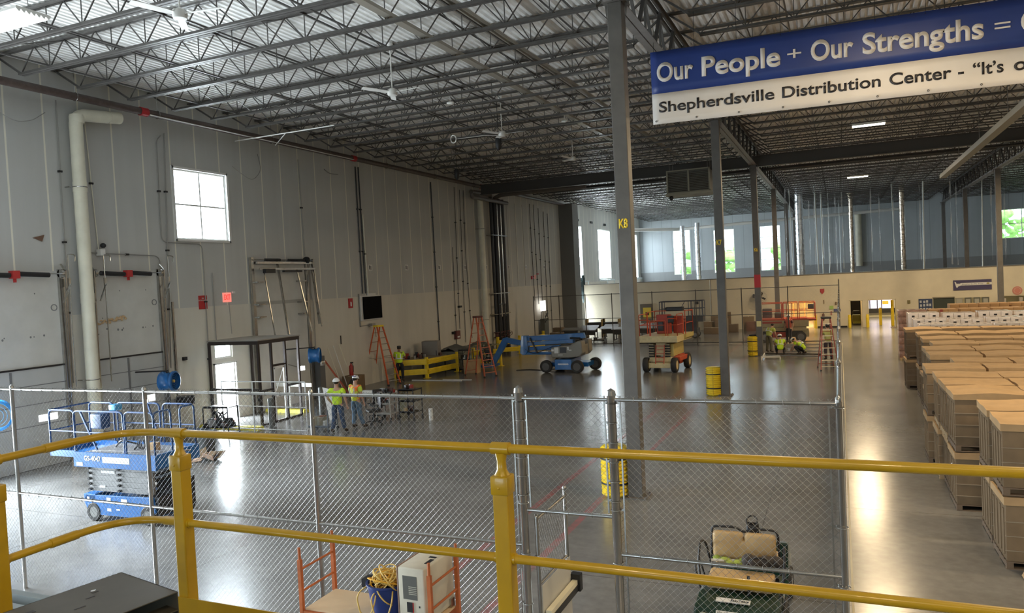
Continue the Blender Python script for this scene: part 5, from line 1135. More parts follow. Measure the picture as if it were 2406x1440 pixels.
def person(label,loc,rz,pose=None,vest=None,shirt=None,pants=denim,hat='white',skn=skin,stripes=True,bare=True,group=None,boots=True):
    J={k:Vector(v) for k,v in STAND.items()}
    if pose: J.update({k:Vector(v) for k,v in pose.items()})
    t=thing('person',label,'person',loc,rz); t.scale=(1.07,1.05,1.03)
    V=[];E_=[];R=[];ix={}
    def add(k,p,r,pr=None):
        ix[k]=len(V); V.append(Vector(p)); R.append(r)
        if pr is not None: E_.append((ix[pr],ix[k]))
    add('pelvis',J['pelvis'],(.135,.11)); add('waist',J['waist'],(.125,.10),'pelvis'); add('chest',J['chest'],(.155,.115),'waist'); add('neckb',J['neckb'],(.085,.075),'chest'); add('neck',J['neck'],.058,'neckb')
    hd=(J['crown']-J['head']); add('jaw',J['neck']+(J['head']-J['neck'])*0.45+Vector((0,0,0)),(.068,.075),'neck'); add('head',J['head'],(.078,.095),'jaw'); add('crown',J['crown'],(.055,.068),'head')
    for s in 'LR':
        add('sh'+s,J['sh'+s],.062,'chest'); add('el'+s,J['el'+s],.044,'sh'+s); 
        m=(J['el'+s]*0.6+J['wr'+s]*0.4); add('fa'+s,m,.042,'el'+s); add('wr'+s,J['wr'+s],(.030,.024),'fa'+s)
        add('hi'+s,J['hi'+s],.085,'pelvis'); add('th'+s,(J['hi'+s]+J['kn'+s])/2,.078,'hi'+s); add('kn'+s,J['kn'+s],.056,'th'+s); m=J['kn'+s]*0.65+J['an'+s]*0.35; add('cf'+s,m,.055,'kn'+s); add('an'+s,J['an'+s],.036,'cf'+s); add('to'+s,J['to'+s],(.040,.028),'an'+s)
        # hand: palm, four fingers of unequal length and a thumb off the side
        w=J['wr'+s]; d=(w-J['el'+s]).normalized(); side=d.cross(Vector((0,1,0))); 
        if side.length<.2: side=d.cross(Vector((1,0,0)))
        side.normalize(); nrm=d.cross(side).normalized()
        pal=w+d*0.06; add('pa'+s,pal,(.036,.018),'wr'+s)
        for i,(o_,l) in enumerate(((-.030,.062),(-.010,.075),(.010,.070),(.030,.052))):
            a=pal+d*.035+side*o_; add('f%d%s'%(i,s),a,.0095,'pa'+s); add('g%d%s'%(i,s),a+d*l*.55+nrm*.008,.0085,'f%d%s'%(i,s)); add('h%d%s'%(i,s),a+d*l*.9+nrm*.028,.0075,'g%d%s'%(i,s))
        a=pal-side*.035-d*.01; add('t0'+s,a,.012,'pa'+s); add('t1'+s,a-side*.02+d*.03+nrm*.015,.009,'t0'+s)
    skinned('body',V,E_,R,skn,t,2)
    # face and ears
    h=J['head']; f=Vector((0,1,0)); f=(h-J['neckb']).normalized(); up=(J['crown']-J['head']).normalized(); fw=(Vector((0,1,0))-up*up.y).normalized(); fw=J.get('look',fw); sd=fw.cross(up)
    m=MB(); m.ell(h+fw*.098-up*.012,(.013,.022,.020),8,6); m.ell(h+sd*.082,(.012,.022,.032),8,6); m.ell(h-sd*.082,(.012,.022,.032),8,6); m.build('nose_and_ears',skn,t,True)
    m=MB()
    for q in (-1,1): m.ell(h+fw*.088+sd*.03*q+up*.015,(.011,.008,.007),8,6)
    m.ell(h+fw*.090-up*.052,(.024,.006,.005),8,6); m.build('eyes_and_mouth',hair,t,True)
    m=MB(); m.ell(h-fw*.018+up*.035,(.087,.098,.085),14,8); m.build('hair',hair,t,True)
    Rm=Matrix((sd,fw,up)).transposed()
    if hat in('white','stickered'):
        m=MB(); c=h+up*.055
        prof=[(0.02,0.095),(0.07,0.08),(0.102,0.045),(0.113,0.0),(0.118,-0.005)]
        m.lathe(list(reversed([(r,z) for r,z in prof])),c,up,20); m.ell(c+fw*.075-up*.004,(.085,.085,.006),14,4,Rm); m.box(c+up*.088,(.03,.16,.012),rot=Rm)
        o=m.build('hard_hat',M('hat_white',(0.80,0.79,0.78),0.35),t,True)
        if hat=='stickered':
            m=MB(); 
            for a,b in ((-.07,.03),(.06,.05),(0,-.08),(.05,-.07),(-.07,-.05)): m.box(c+sd*a+fw*b+up*.055,(.05,.05,.035),rot=Rm)
            m.build('hat_sticker',M('sticker_purple',(0.10,0.07,0.16),0.5),t)
    elif hat=='cap':
        m=MB(); c=h+up*.06; m.lathe([(0.098,-.01),(0.098,.03),(0.09,.075),(0.03,.09)],c,up,18); m.ell(c+fw*.11,(.07,.06,.008),12,4,Rm); m.build('cap',black,t,True)
    # trousers
    V=[J['pelvis']+(J['waist']-J['pelvis'])*.45,J['pelvis']];E_=[(0,1)];R=[(.145,.118),(.152,.125)]
    for s in 'LR':
        b=len(V); V+=[J['hi'+s],(J['hi'+s]+J['kn'+s])/2,J['kn'+s],(J['kn'+s]+J['an'+s])/2,J['an'+s]+(J['kn'+s]-J['an'+s])*.06]; R+=[.105,.097,.078,.072,.066]; E_+=[(1,b),(b,b+1),(b+1,b+2),(b+2,b+3),(b+3,b+4)]
    skinned('trousers',V,E_,R,pants,t,2)
    for s in 'LR':
        a=J['an'+s]; b=J['to'+s]; V=[a+Vector((0,-.0,.06)),a+Vector((0,0,-.02))-(b-a)*.25,b*.5+a*.5-Vector((0,0,.01)),b+(b-a)*.05]; V=[v if v.z>.04 else Vector((v.x,v.y,.04)) for v in V]
        skinned('boot',V,[(0,1),(1,2),(2,3)],[.058,.052,.050,.042],M('boot_brown',(0.05,0.035,0.025),0.7),t,2)
    # upper garment
    top=vest or shirt
    def upper(nm,mat,dr,sleeve):
        V=[J['pelvis']-(J['waist']-J['pelvis'])*.9,J['waist'],J['chest'],J['neckb']-Vector((0,0,.02))];E_=[(0,1),(1,2),(2,3)];R=[(.185+dr,.155+dr),(.172+dr,.14+dr),(.205+dr,.155+dr),(.09+dr,.085+dr)]
        for s in 'LR':
            b=len(V); V+=[J['sh'+s],J['sh'+s]+(J['el'+s]-J['sh'+s])*sleeve]; R+=[.086+dr,.072+dr]; E_+=[(2,b),(b,b+1)]
        return skinned(nm,V,E_,R,mat,t,2)
    if shirt: upper('shirt',shirt,0.0,0.75)
    if vest: 
        v=upper('vest',vest,0.010,0.12 if shirt else 0.62)
    if stripes:
        d=(J['chest']-J['waist']); x,y,_=frame_z(d); m=MB()
        for z0 in (0.15,): m.lathe([(1,0),(1,.05)],(0,0,0),(0,0,1),24,cap=False)
        c0=J['waist']+d*0.12; Rr=Matrix((Vector((1,0,0)),d.normalized().cross(Vector((1,0,0))).normalized(),d.normalized())).transposed(); m.v=[tuple(c0+Rr@Vector((v[0]*.188,v[1]*.158,v[2]))) for v in m.v]; m.build('reflective_stripe',refl,t,True)
        m=MB()
        for s in (-1,1):
            b=Vector((s*.09,0,0)); bk=Rr@Vector((0,-.160,0)); fr=Rr@Vector((0,.160,0))
            for q in (bk,fr): m.bar(c0+b+q*.98,J['chest']+b+q*1.0+d*.25,0.045,0.008)
        m.build('reflective_stripe',refl,t)
    return t
hvmix=M('hi_vis_two_tone',(0.9,0.3,0.03),0.7,noise=0.05,nscale=5)
for n_ in hvmix.node_tree.nodes:
    if n_.type=='VALTORGB': n_.color_ramp.elements[0].color=(0.95,0.16,0.03,1); n_.color_ramp.elements[1].color=(0.75,0.80,0.05,1); n_.color_ramp.elements[0].position=0.45; n_.color_ramp.elements[1].position=0.55
# two workers at the carts: seen from behind (facing away, +Y)
person('worker in a lime tee and white hard hat, left of the standing pair',(-15.35,20.35,0),0.25,dict(elL=(-.30,-.04,1.14),wrL=(-.24,.14,.95),elR=(.28,-.06,1.14),wrR=(.30,.02,.90),knL=(-.13,.04,.5),anL=(-.17,-.08,.10),toL=(-.20,.08,.045),anR=(.17,.10,.10),toR=(.22,.26,.045)),vest=lime,pants=denim,stripes=False)
person('worker in an orange and lime vest and stickered hard hat, right of the pair',(-15.18,21.15,0),-0.15,dict(elL=(-.27,.04,1.14),wrL=(-.20,.22,1.02),anR=(.18,.12,.10),toR=(.22,.28,.045),head=(-.03,.06,1.60),crown=(-.03,.08,1.69),neck=(-.01,.03,1.53)),vest=hvmix,shirt=M('lime_shirt2',(0.55,0.72,0.08),0.7),pants=M('light_denim',(0.10,0.17,0.26),0.85,noise=0.3,nscale=10),hat='stickered')
person('worker in a lime vest and black cap at the bench behind the orange ladder',(-20.35,32.2,0),0.4,dict(elR=(.26,.12,1.15),wrR=(.14,.32,1.12),elL=(-.26,.10,1.15),wrL=(-.12,.32,1.10),head=(0,.06,1.60),crown=(0,.08,1.69)),vest=lime,shirt=M('lime_shirt2',(0.5,0.5,0.1)),pants=denimd,hat='cap',skn=skind)
KN=dict(pelvis=(0,-.10,.34),waist=(0,-.05,.46),chest=(0,.06,.66),neckb=(0,.11,.80),neck=(0,.14,.86),head=(0,.18,.94),crown=(0,.20,1.03),shL=(-.19,.09,.76),elL=(-.27,.22,.54),wrL=(-.2,.42,.42),shR=(.19,.09,.76),elR=(.27,.22,.54),wrR=(.2,.42,.42),
  hiL=(-.1,-.08,.32),knL=(-.2,.30,.42),anL=(-.17,.02,.10),toL=(-.2,.2,.045),hiR=(.1,-.08,.32),knR=(.2,.30,.30),anR=(.17,-.12,.10),toR=(.17,.05,.045))
person('crouching worker in a lime shirt and white hard hat, back to the viewer',(-3.10,43.7,0),0.1,KN,vest=lime,pants=denimd)
KN2=dict(KN); KN2.update(chest=(0,.18,.58),neckb=(0,.28,.66),neck=(0,.33,.70),head=(0,.42,.74),crown=(0,.50,.79),shL=(-.19,.24,.63),shR=(.19,.24,.63),elL=(-.25,.35,.42),elR=(.25,.35,.42),wrL=(-.15,.5,.25),wrR=(.15,.5,.25))
person('worker bent low in a lime shirt beside the floor rails, head turned left',(-2.00,43.75,0),1.25,KN2,vest=lime,pants=denimd)
person('worker in a pink-orange vest and white hard hat before the tan lift',(-3.02,50.4,0),2.6,dict(),vest=M('coral_vest',(0.75,0.16,0.10),0.7),shirt=M('dark_red_shirt',(0.10,0.04,0.05),0.8),pants=denimd,stripes=False)
person('worker in a pale lime shirt half hidden behind the red-banded column',(-3.78,44.9,0),-0.6,dict(chest=(0,.12,1.22),neckb=(0,.22,1.34),neck=(0,.27,1.39),head=(0,.33,1.44),crown=(0,.38,1.51),shL=(-.19,.18,1.31),shR=(.19,.18,1.31),elL=(-.25,.22,1.02),wrL=(-.22,.35,.82),elR=(.25,.22,1.02),wrR=(.22,.35,.82)),vest=M('pale_lime',(0.45,0.52,0.12),0.8),pants=M('khaki_trousers',(0.14,0.13,0.09),0.9),hat=None)
person('worker in an olive shirt standing behind the step ladder by the aisle fence',(-0.62,41.0,0.0),0.3,dict(elL=(-.25,.12,1.16),wrL=(-.15,.34,1.2),elR=(.25,.12,1.16),wrR=(.15,.34,1.2)),vest=M('olive_lime',(0.42,0.42,0.14),0.8),pants=M('dark_purple',(0.05,0.035,0.045),0.9),hat='cap',stripes=False)
# ------------------------------------------------------------------ hanging banner
bt=thing('hanging_banner','big blue and white banner with bold lettering hung under the roof','banner',(-4.08,18.6,0),0)
def bz_(x): return -0.017*(x+4.08)
def cloth(nm,x0,x1,za,zb,mat):
    m=MB(); n=60; k=5; P=[]
    for i in range(n+1):
        x=x0+(x1-x0)*i/n
        for j in range(k+1):
            z=za+(zb-za)*j/k+bz_(x); P.append((x,18.6+0.005*math.sin(x*3.1+z)+0.003*math.sin(x*9+z*3),z))
    F=[(i*(k+1)+j,(i+1)*(k+1)+j,(i+1)*(k+1)+j+1,i*(k+1)+j+1) for i in range(n) for j in range(k)]
    m.add(P,F); o=m.build(nm,mat,bt,'all',world=True); s=o.modifiers.new('solid','SOLIDIFY'); s.thickness=0.003; return o
bb=M('banner_blue',(0.014,0.038,0.19),0.45,noise=0.06,nscale=1.5); bw=M('banner_white',(0.68,0.635,0.59),0.5,noise=0.03,nscale=2)
cloth('blue_field',-4.08,7.0,9.14,10.16,bb); cloth('white_field',-4.08,7.0,8.40,9.14,bw)
def word(s,x0,x1,z,h,mat,bold): text(s,'lettering',mat,bt,(x0,18.590,z+bz_(x0)),(PI/2,0.017,0),w=x1-x0,h=h,bold=bold,ext=0.002)
for s,x0,x1,z,h,bd in (('Our',-3.94,-3.06,9.43,0.44,.028),('People',-2.86,-1.08,9.43,0.44,.028),('+',-0.93,-0.63,9.50,0.30,0.0),('Our',-0.43,0.45,9.43,0.44,.028),('Strengths',0.63,2.93,9.43,0.44,.028),('=',3.12,3.40,9.48,0.30,0.0),('O',3.58,4.0,9.43,0.44,.028)): word(s,x0,x1,z,h,bw,bd)
bk_=M('banner_black',(0.02,0.018,0.02),0.5)
for s,x0,x1 in (('Shepherdsville',-3.92,-1.24),('Distribution',-1.07,0.97),('Center',1.14,2.32),('-',2.44,2.55),('“It’s',2.71,3.26),('o',3.44,3.66)): word(s,x0,x1,8.68,0.25,bk_,.018)
m=MB()
for k in range(12): x=-4.0+k*0.98; m.torus((x,18.585,8.47+bz_(x)),0.018,0.006,(0,1,0),10,5); m.cyl((x,18.6,10.1+bz_(x)),(x,18.7,11.0),0.006,5)
m.build('grommet_rope',blackm,bt,world=True)

# ------------------------------------------------------------------ pallets of boxes
def gaylord(kind,label,loc,rz,group):
    t=thing('pallet_box',label,'pallet box',loc,rz,group); return t
protos=[]
def make_gay(v):
    w,d,h=1.18,0.98,0.94; t=thing('pallet_box','x','pallet box')
    m=MB()
    for x in (-w/2+.05,0,w/2-.05): m.bx(x-.045,x+.045,-d/2,d/2,0.02,0.10)
    for k in range(6): y=-d/2+.05+k*(d-.1)/5; m.bx(-w/2,w/2,y-.045,y+.045,0.10,0.12)
    for y in (-d/2+.05,0,d/2-.05): m.bx(-w/2,w/2,y-.045,y+.045,0.0,0.02)
    m.build('pallet',M('dark_pallet',(0.17,0.12,0.08),0.85) if v!=2 else woodp,t)
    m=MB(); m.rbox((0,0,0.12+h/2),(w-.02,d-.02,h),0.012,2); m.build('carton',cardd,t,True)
    m=MB()
    for k in range(4):
        y=-d/2+.14+k*(d-.28)/3; m.bx(-w/2-0.004,-w/2+0.01,y-.035,y+.035,0.2,0.12+h-.16)
    m.build('side_slat',M('slat_tan',(0.22,0.155,0.09),0.8),t)
    m=MB()
    for k in range(3):
        z=0.28+k*0.22; m.bx(-w/2-.006,w/2+.006,-d/2-0.0,-d/2+0.012,z,z+0.012)
    m.build('band',M('band_pale',(0.30,0.24,0.17),0.6),t)
    # sagging lid with overlapping cap
    rnd=random.Random(v*13+5); n=8; P=[]; zt=0.12+h+0.05; amp=0.012+0.012*rnd.random()
    ph=[rnd.uniform(0,6) for _ in range(4)]
    for i in range(n+1):
        for j in range(n+1):
            x=-w/2-.012+(w+.024)*i/n; y=-d/2-.012+(d+.024)*j/n
            z=zt+amp*(math.sin(i*.8+ph[0])*.5+math.sin(j*1.1+ph[1])*.5)-0.012*abs(i-n/2)/n*2; P.append((x,y,z))
    F=[(i*(n+1)+j,(i+1)*(n+1)+j,(i+1)*(n+1)+j+1,i*(n+1)+j+1) for i in range(n) for j in range(n)]
    m=MB(); m.add(P,F)
    per=[(i,0) for i in range(n)]+[(n,j) for j in range(n)]+[(n-i,n) for i in range(n)]+[(0,n-j) for j in range(n)]
    b=len(m.v); 
    for (i,j) in per: p=P[i*(n+1)+j]; m.v.append((p[0],p[1],zt-0.13))
    L=len(per)
    for q in range(L): i0,j0=per[q]; i1,j1=per[(q+1)%L]; m.f.append((i0*(n+1)+j0,i1*(n+1)+j1,b+(q+1)%L,b+q))
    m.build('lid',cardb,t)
    m=MB(); m.bx(-0.02,0.025,-d/2,d/2,zt+amp-0.004,zt+amp-0.002); 
    return t
protos=[make_gay(v) for v in range(4)]; used=[False]*4
ordn=['first','second','third','fourth','fifth','sixth','seventh','eighth','ninth','tenth','eleventh','twelfth','thirteenth','fourteenth']
coln=['beside the aisle','second from the aisle','third from the aisle','fourth from the aisle','fifth from the aisle','sixth from the aisle','seventh from the aisle']
rowsY=[13.72,14.85,16.6,17.72,18.85,20.3,21.6,23.1,24.6,26.2,27.9,29.9,32.0]
rowsX=[2.75,2.76,2.46,2.48,2.44,2.40,3.15,2.75,2.75,3.1,3.0,3.0,2.8]
rr=random.Random(3)
for ri,(y,x0) in enumerate(zip(rowsY,rowsX)):
    xmax=0.445*y-1.2+1.6
    ci=0; x=x0
    while x-0.6<max(xmax,x0+0.1) and ci<7:
        for tier in (0,1):
            if ci>2 and tier==0: continue
            k=rr.randrange(4); jx=rr.uniform(-.03,.03); jy=rr.uniform(-.03,.03); rz=rr.uniform(-.02,.02); 
            z=0 if tier==0 else 1.12
            lab='%s brown carton, %s row from the viewer, stack %s'%('lower' if tier==0 else 'upper',ordn[ri],coln[ci])
            if not used[k]: o=protos[k]; used[k]=True; o.location=(x+jx,y+jy,z); o.rotation_euler=(0,0,rz); o['label']=lab; o['group']='brown palletised cartons'
            else: copy_tree(protos[k],(x+jx,y+jy,z),rz,lab,'brown palletised cartons')
        if ci>2:
            o=copy_tree(protos[0],(x,y,0),0,'lower brown carton, %s row from the viewer, stack %s'%(ordn[ri],coln[ci]),'brown palletised cartons')
        x+=1.25; ci+=1
m=MB(); m.prism([(2.02,0.95),(1.86,0.78),(2.06,0.76)],'y',16.5,16.56); tag(m.build('torn_flap',M('pale_paper',(0.75,0.73,0.70),0.6)),'small white torn flap sticking out of the box stack into the aisle','flap')
m=MB(); m.prism([(3.02,1.55),(3.16,1.72),(3.30,1.60),(3.16,1.40)],'y',13.14,13.17); tag(m.build('paper_label',M('pale_paper2',(0.55,0.56,0.55),0.5)),'tilted pale paper label on the nearest upper box at the right edge','label')
m=MB(); m.bx(2.45,2.62,13.15,13.2,1.00,1.02); tag(m.build('wood_strip',M('pale_wood',(0.75,0.62,0.42),0.6)),'short pale wooden strip on the lid of the nearest lower box','strip')
m=MB(); m.prism([(2.32,0.02),(2.62,0.02),(2.58,0.14),(2.38,0.14)],'y',12.8,12.95); tag(m.build('carton_scrap',cardb),'scrap of cardboard on the floor by the nearest box','scrap')
# shrink-wrapped pallets beyond
wrap=M('shrink_wrap',(0.66,0.61,0.60),0.22,noise=0.10,nscale=3,bump=0.5,bscale=9,coat=0.6)
def wrapped(x,y,h,lab,tb=3,mat=wrap,cap=True,w=1.2,d=1.05,marks=True):
    t=thing('wrapped_pallet',lab,'wrapped pallet',(x,y,0),0,'shrink wrapped pallets'); m=MB()
    for q in (-w/2+.06,0,w/2-.06): m.bx(q-.05,q+.05,-d/2-.06,d/2+.06,0,0.11)
    for k in range(5): yy=-d/2+k*d/4; m.bx(-w/2,w/2,yy-.05,yy+.05,0.11,0.13)
    m.build('pallet',woodp,t)
    m=MB(); n=3; k=tb
    for i in range(n):
        for j in range(2):
            for l in range(k): m.rbox((-w/2+w*(i+.5)/n,-d/2+d*(j+.5)/2,0.13+(h-.13)*(l+.5)/k),(w/n-.004,d/2-.004,(h-.13)/k-.004),0.02,2)
    m.build('load',mat,t,True)
    if marks:
        m=MB()
        for i in range(n):
            for l in range(k): m.bx(-w/2+w*(i+.5)/n-.055,-w/2+w*(i+.5)/n+.055,-d/2-.006,-d/2+.002,0.13+(h-.13)*(l+.82)/k-.03,0.13+(h-.13)*(l+.82)/k+.035)
            m.bx(-w/2+w*(i+.5)/n-.05,-w/2+w*(i+.5)/n+.05,-.3,-.2,h-.006,h+.003)
        m.build('hand_hole',black,t)
    return t
kk=0
pos=['nearest the aisle','second from the aisle','third from the aisle','fourth from the aisle','fifth from the aisle','sixth from the aisle']
for y,x0,h,n,l in ((34.2,3.42,2.24,6,'front'),(35.6,3.38,2.36,6,'second'),(37.4,3.3,2.5,6,'third')):
    for i in range(n): wrapped(x0+i*1.3+0.04*math.sin(i*7+y),y+0.05*math.sin(i*3),h-0.04*(i%2),'white shrink-wrapped pallet, %s row, %s'%(l,pos[i]))
brw=M('brown_wrap',(0.27,0.155,0.12),0.3,noise=0.35,nscale=7,bump=0.3,bscale=10,coat=0.5); brc=M('brown_case',(0.40,0.24,0.11),0.7)
for i in range(6):
    wrapped(3.15+i*1.3,41.2,2.42,'tall brown wrapped pallet in the back row, '+pos[i],7,brw if i==0 else brc,marks=False)
for i in range(3): wrapped(5.6+i*1.3,43.5,2.52,'tall brown pallet load behind the back row, '+pos[i],6,brc,marks=False)
m=MB(); m.bx(4.3,4.42,40.6,40.66,2.05,2.42); tag(m.build('red_sticker',M('label_maroon',(0.3,0.06,0.05),0.5)),'red sticker on the front of the back row brown pallets','label')

# ------------------------------------------------------------------ partition wall furniture
YP=62.8
def wplate(nm,lab,cat,x0,x1,z0,z1,mat,d=0.05): 
    m=MB(); m.bx(x0,x1,YP-d,YP,z0,z1); return tag(m.build(nm,mat),lab,cat)
o=wplate('wall_sign','blue wall sign with a white stripe high on the partition at right','sign',7.55,9.93,2.52,3.25,M('sign_navy',(0.06,0.05,0.12),0.5))
m=MB(); m.bx(8.0,9.95,YP-.06,YP-.05,2.86,3.04); m.prism([(7.62,3.15),(7.72,3.12),(7.75,3.0),(8.0,3.0),(8.0,2.84),(7.86,2.80),(7.82,2.72),(7.74,2.72)],'y',YP-.06,YP-.05); m.build('stripe',white,o)
text('Shepherdsville','lettering',M('sign_grey_ink',(0.12,0.14,0.2),0.5),o,(8.08,YP-.062,2.90),FRONT,w=0.95,h=0.10); text('Hub','lettering',M('sign_grey_ink',(0.1,0.1,0.1)),o,(9.12,YP-.062,2.90),FRONT,w=0.28,h=0.10)
m=MB(); m.ell((9.7,YP-.062,2.96),(0.1,0.004,0.05)); m.build('emblem',M('sign_olive',(0.3,0.25,0.05)),o,True)
m=MB(); m.lathe([(0.30,0),(0.30,0.04)],(11.46,YP-.04,2.36),(0,1,0),24); o=m.build('round_sign',M('faded_pink',(0.55,0.22,0.17),0.6)); tag(o,'faded round pink sign on the partition near the right edge','sign'); m=MB(); m.torus((11.46,YP-.045,2.36),0.2,0.02,(0,1,0),24,5); m.build('ring',M('pink_light',(0.65,0.42,0.34)),o,True)
# notice boards and cabinets above the stacks
o=wplate('notice_board','dark blue notice board with pinned papers','notice board',5.30,6.2,1.05,1.98,M('board_blue',(0.03,0.05,0.12),0.7)); m=MB()
for k in range(11): x=5.38+(k%4)*.2+rr.uniform(-.02,.02); z=1.15+(k//4)*.27+rr.uniform(-.03,.03); m.bx(x,x+.13,YP-.058,YP-.05,z,z+.18)
m.build('paper',M('pinned_paper',(0.45,0.47,0.5),0.6),o)
o=wplate('notice_board','wide dark green board right of the blue notice board','notice board',6.25,7.6,1.12,2.0,M('board_green',(0.035,0.045,0.035),0.6)); m=MB(); m.bx(6.2,7.6,YP-.12,YP-.05,2.0,2.08); m.build('shelf_cap',M('cap_olive',(0.18,0.16,0.12),0.6),o)
for i,(x0,x1,l) in enumerate(((7.66,8.12,'first'),(8.24,8.66,'second'),(8.78,9.2,'third'),(9.32,9.74,'fourth'))):
    o=wplate('poster_case','%s grey poster case from the left below the blue wall sign'%l,'poster',x0,x1,1.1,1.98,M('case_grey',(0.33,0.31,0.25),0.5) if i==0 else M('case_dark',(0.11,0.11,0.09),0.5)); m=MB(); m.bx(x0+.07,x1-.07,YP-.06,YP-.05,1.55,1.88); m.bx(x0+.07,x1-.07,YP-.06,YP-.05,1.18,1.42); m.build('paper',M('case_paper',(0.38,0.37,0.32),0.6),o)
o=wplate('microwave','dark appliance on the shelf beside the poster cases','appliance',9.9,10.4,1.15,1.6,M('app_dark',(0.06,0.045,0.05),0.4),0.4); m=MB(); m.bx(9.95,10.22,YP-.41,YP-.4,1.25,1.5); m.build('door_glass',M('app_glass',(0.2,0.18,0.2),0.2),o)
t=thing('shelf_unit','cluttered dark shelf area at the far right end of the partition','shelf',(11.6,62.2,0)); m=MB(); m.bx(-1.2,2.4,0.0,0.5,0.95,1.0); m.bx(-1.2,2.4,0,0.5,1.5,1.53)
for x in (-1.2,0.6,2.35): m.bx(x,x+.05,0,0.5,0,2.0)
m.build('shelf',M('shelf_dark',(0.05,0.045,0.035),0.6),t)
for k in range(9):
    x=-1.0+k*0.33; h=rr.uniform(.2,.45); z=1.0 if k%3 else 1.53; m=MB(); m.rbox((x,0.2,z+h/2),(0.2,0.2,h),0.02); m.build('stored_item',M('stored_pale%d'%(k%3),((0.42,0.38,0.34),(0.25,0.27,0.2),(0.5,0.3,0.25))[k%3],0.6),t,True)
# small signs
for x,z,w,h,mat,nm,l in ((-1.24,2.9,.3,.22,red,'fire_sign','red fire sign high on the partition, left of the aisle fence'),(-1.15,2.0,.05,.3,cardd,'wall_mark','thin brown mark below the red fire sign'),(-0.30,1.85,.12,.24,cardd,'wall_speaker','small brown wall box right of the thin mark'),(-0.62,1.55,.28,.26,M('green_notice',(0.35,0.55,0.12),0.6),'green_notice','green round notice on the partition'),(-0.22,1.33,.5,.2,M('blue_plate',(0.08,0.1,0.25),0.5),'blue_plate','small blue sign beside the green notice'),(-0.65,1.12,.12,.3,M('pale_red',(0.45,0.2,0.15),0.5),'wall_switch','small reddish switch plate under the green notice'),(4.66,1.8,.2,.24,M('plate_olive',(0.2,0.17,0.08)),'wall_speaker','small olive wall box right of the wide doorway'),):
    wplate(nm,l,'sign',x-w/2,x+w/2,z-h/2,z+h/2,mat)
m=MB(); m.prism([(-1.4,2.8),(-1.08,2.8),(-1.24,2.6)],'y',YP-.06,YP-.03); m.build('sign_point',red,[o for o in C.objects if o.get('label','').startswith('red fire sign high')][0])
m=MB(); m.lathe([(0.02,0.55),(0.08,0.6),(0.09,0.65),(0.09,1.05),(0.03,1.12),(0.03,1.2)],(-1.22,YP-.12,0),n=14); tag(m.build('fire_extinguisher',M('ext_dark',(0.12,0.045,0.03),0.5),smooth=True),'dark fire extinguisher hanging low on the partition','extinguisher')
for i,(x,h,l) in enumerate(((-1.78,1.05,'right of the orange lit doorway'),(0.62,0.98,'left of the dark doorway'),(1.85,0.98,'left of the bright wide doorway'),(3.9,1.0,'right of the bright wide doorway, front'),(4.05,1.05,'right of the bright wide doorway, rear'))):
    m=MB(); m.lathe([(0.11,0),(0.11,h-.06),(0.08,h),(0.01,h+.02)],(x,62.3 if i<4 else 62.55,0),n=14); tag(m.build('bollard',yelb,smooth=True),'yellow bollard '+l,'bollard','yellow bollards')
m=MB(); m.bx(2.72,2.92,64.5,64.7,0,1.25); m.bx(2.72,2.92,64.45,64.5,0.3,1.2); m.prism([(2.72,1.25),(2.92,1.25),(2.82,1.4)],'y',64.5,64.7); tag(m.build('wet_floor_post',yelb),'yellow post standing inside the bright doorway','post')
m=MB(); m.lathe([(0.11,0),(0.11,1.95)],(3.6,63.6,0),n=14); tag(m.build('tall_bollard',yelb,smooth=True),'tall yellow tube inside the right jamb of the bright doorway','post')
t=thing('traffic_cone','orange cone-shaped barrel by the bright doorway','cone',(4.05,61.6,0)); m=MB(); m.lathe([(0.2,0),(0.2,0.03),(0.17,0.05),(0.15,0.6),(0.06,0.66)],(0,0,0),n=16); m.build('body',M('cone_orange',(0.75,0.16,0.03),0.5),t,True); m=MB(); m.bx(-.7,.5,-.3,.3,0,.03); m.build('base',M('base_brown',(0.2,0.12,0.06)),t)
# interiors through the doors
t=thing('office_window','bright window with violet panes at the back of the canteen','window',(3.0,74.9,0)); m=MB(); m.bx(-1.3,1.3,-.05,0,0.75,2.1); m.build('pane',M('violet_glow',(0.8,0.75,1),0.5,emit=(0.80,0.74,1.0),estr=1.1),t); m=MB()
for x in (-1.3,-.6,0.0,.35,1.25): m.bx(x,x+.08,-.09,-.05,.7,2.15)
m.bx(-1.3,1.3,-.09,-.05,1.5,1.56); m.build('mullion',blackm,t); m=MB(); m.bx(-1.6,1.6,-.3,-.06,0.35,0.75); m.build('sill_cabinet',blackm,t)
m=MB(); m.bx(-.8,-.3,-.08,-.04,1.6,2.05); m.bx(.45,.95,-.08,-.04,1.1,1.4); m.build('poster',M('poster_yellow',(0.9,0.7,0.1),0.5),t)
for k,x in enumerate((-3.55,-3.15,-2.75)): m=MB(); m.bx(x,x+.06,66+k*.4,66.08+k*.4,0,2.0); tag(m.build('curtain_rail',M('brown_rail',(0.25,0.1,0.03))),('left','middle','right')[k]+' brown upright inside the orange lit doorway','post')
t=thing('floor_scrubber','dark machine with a yellow body inside the dark doorway','machine',(1.15,65.5,0)); m=MB(); m.rbox((0,0,0.45),(0.6,0.9,0.7),0.08); m.build('body',M('scrub_yellow',(0.25,0.22,0.02),0.5),t,True); m=MB(); m.rbox((0,0.2,0.95),(0.5,0.3,0.3),0.05); m.build('tank',black,t,True)
m=MB(); m.bx(0.72,1.5,67.0,67.1,0,2.0); tag(m.build('shade_sheet',black),'added black sheet standing for the shade inside the narrow doorway','screen')  # black sheet added to put the doorway's inner shade into colour
m=MB(); m.bx(-1.65,0.45,YP-.02,YP,0,0.12); o=struct(m.build('baseboard_partition',black))
m=MB()
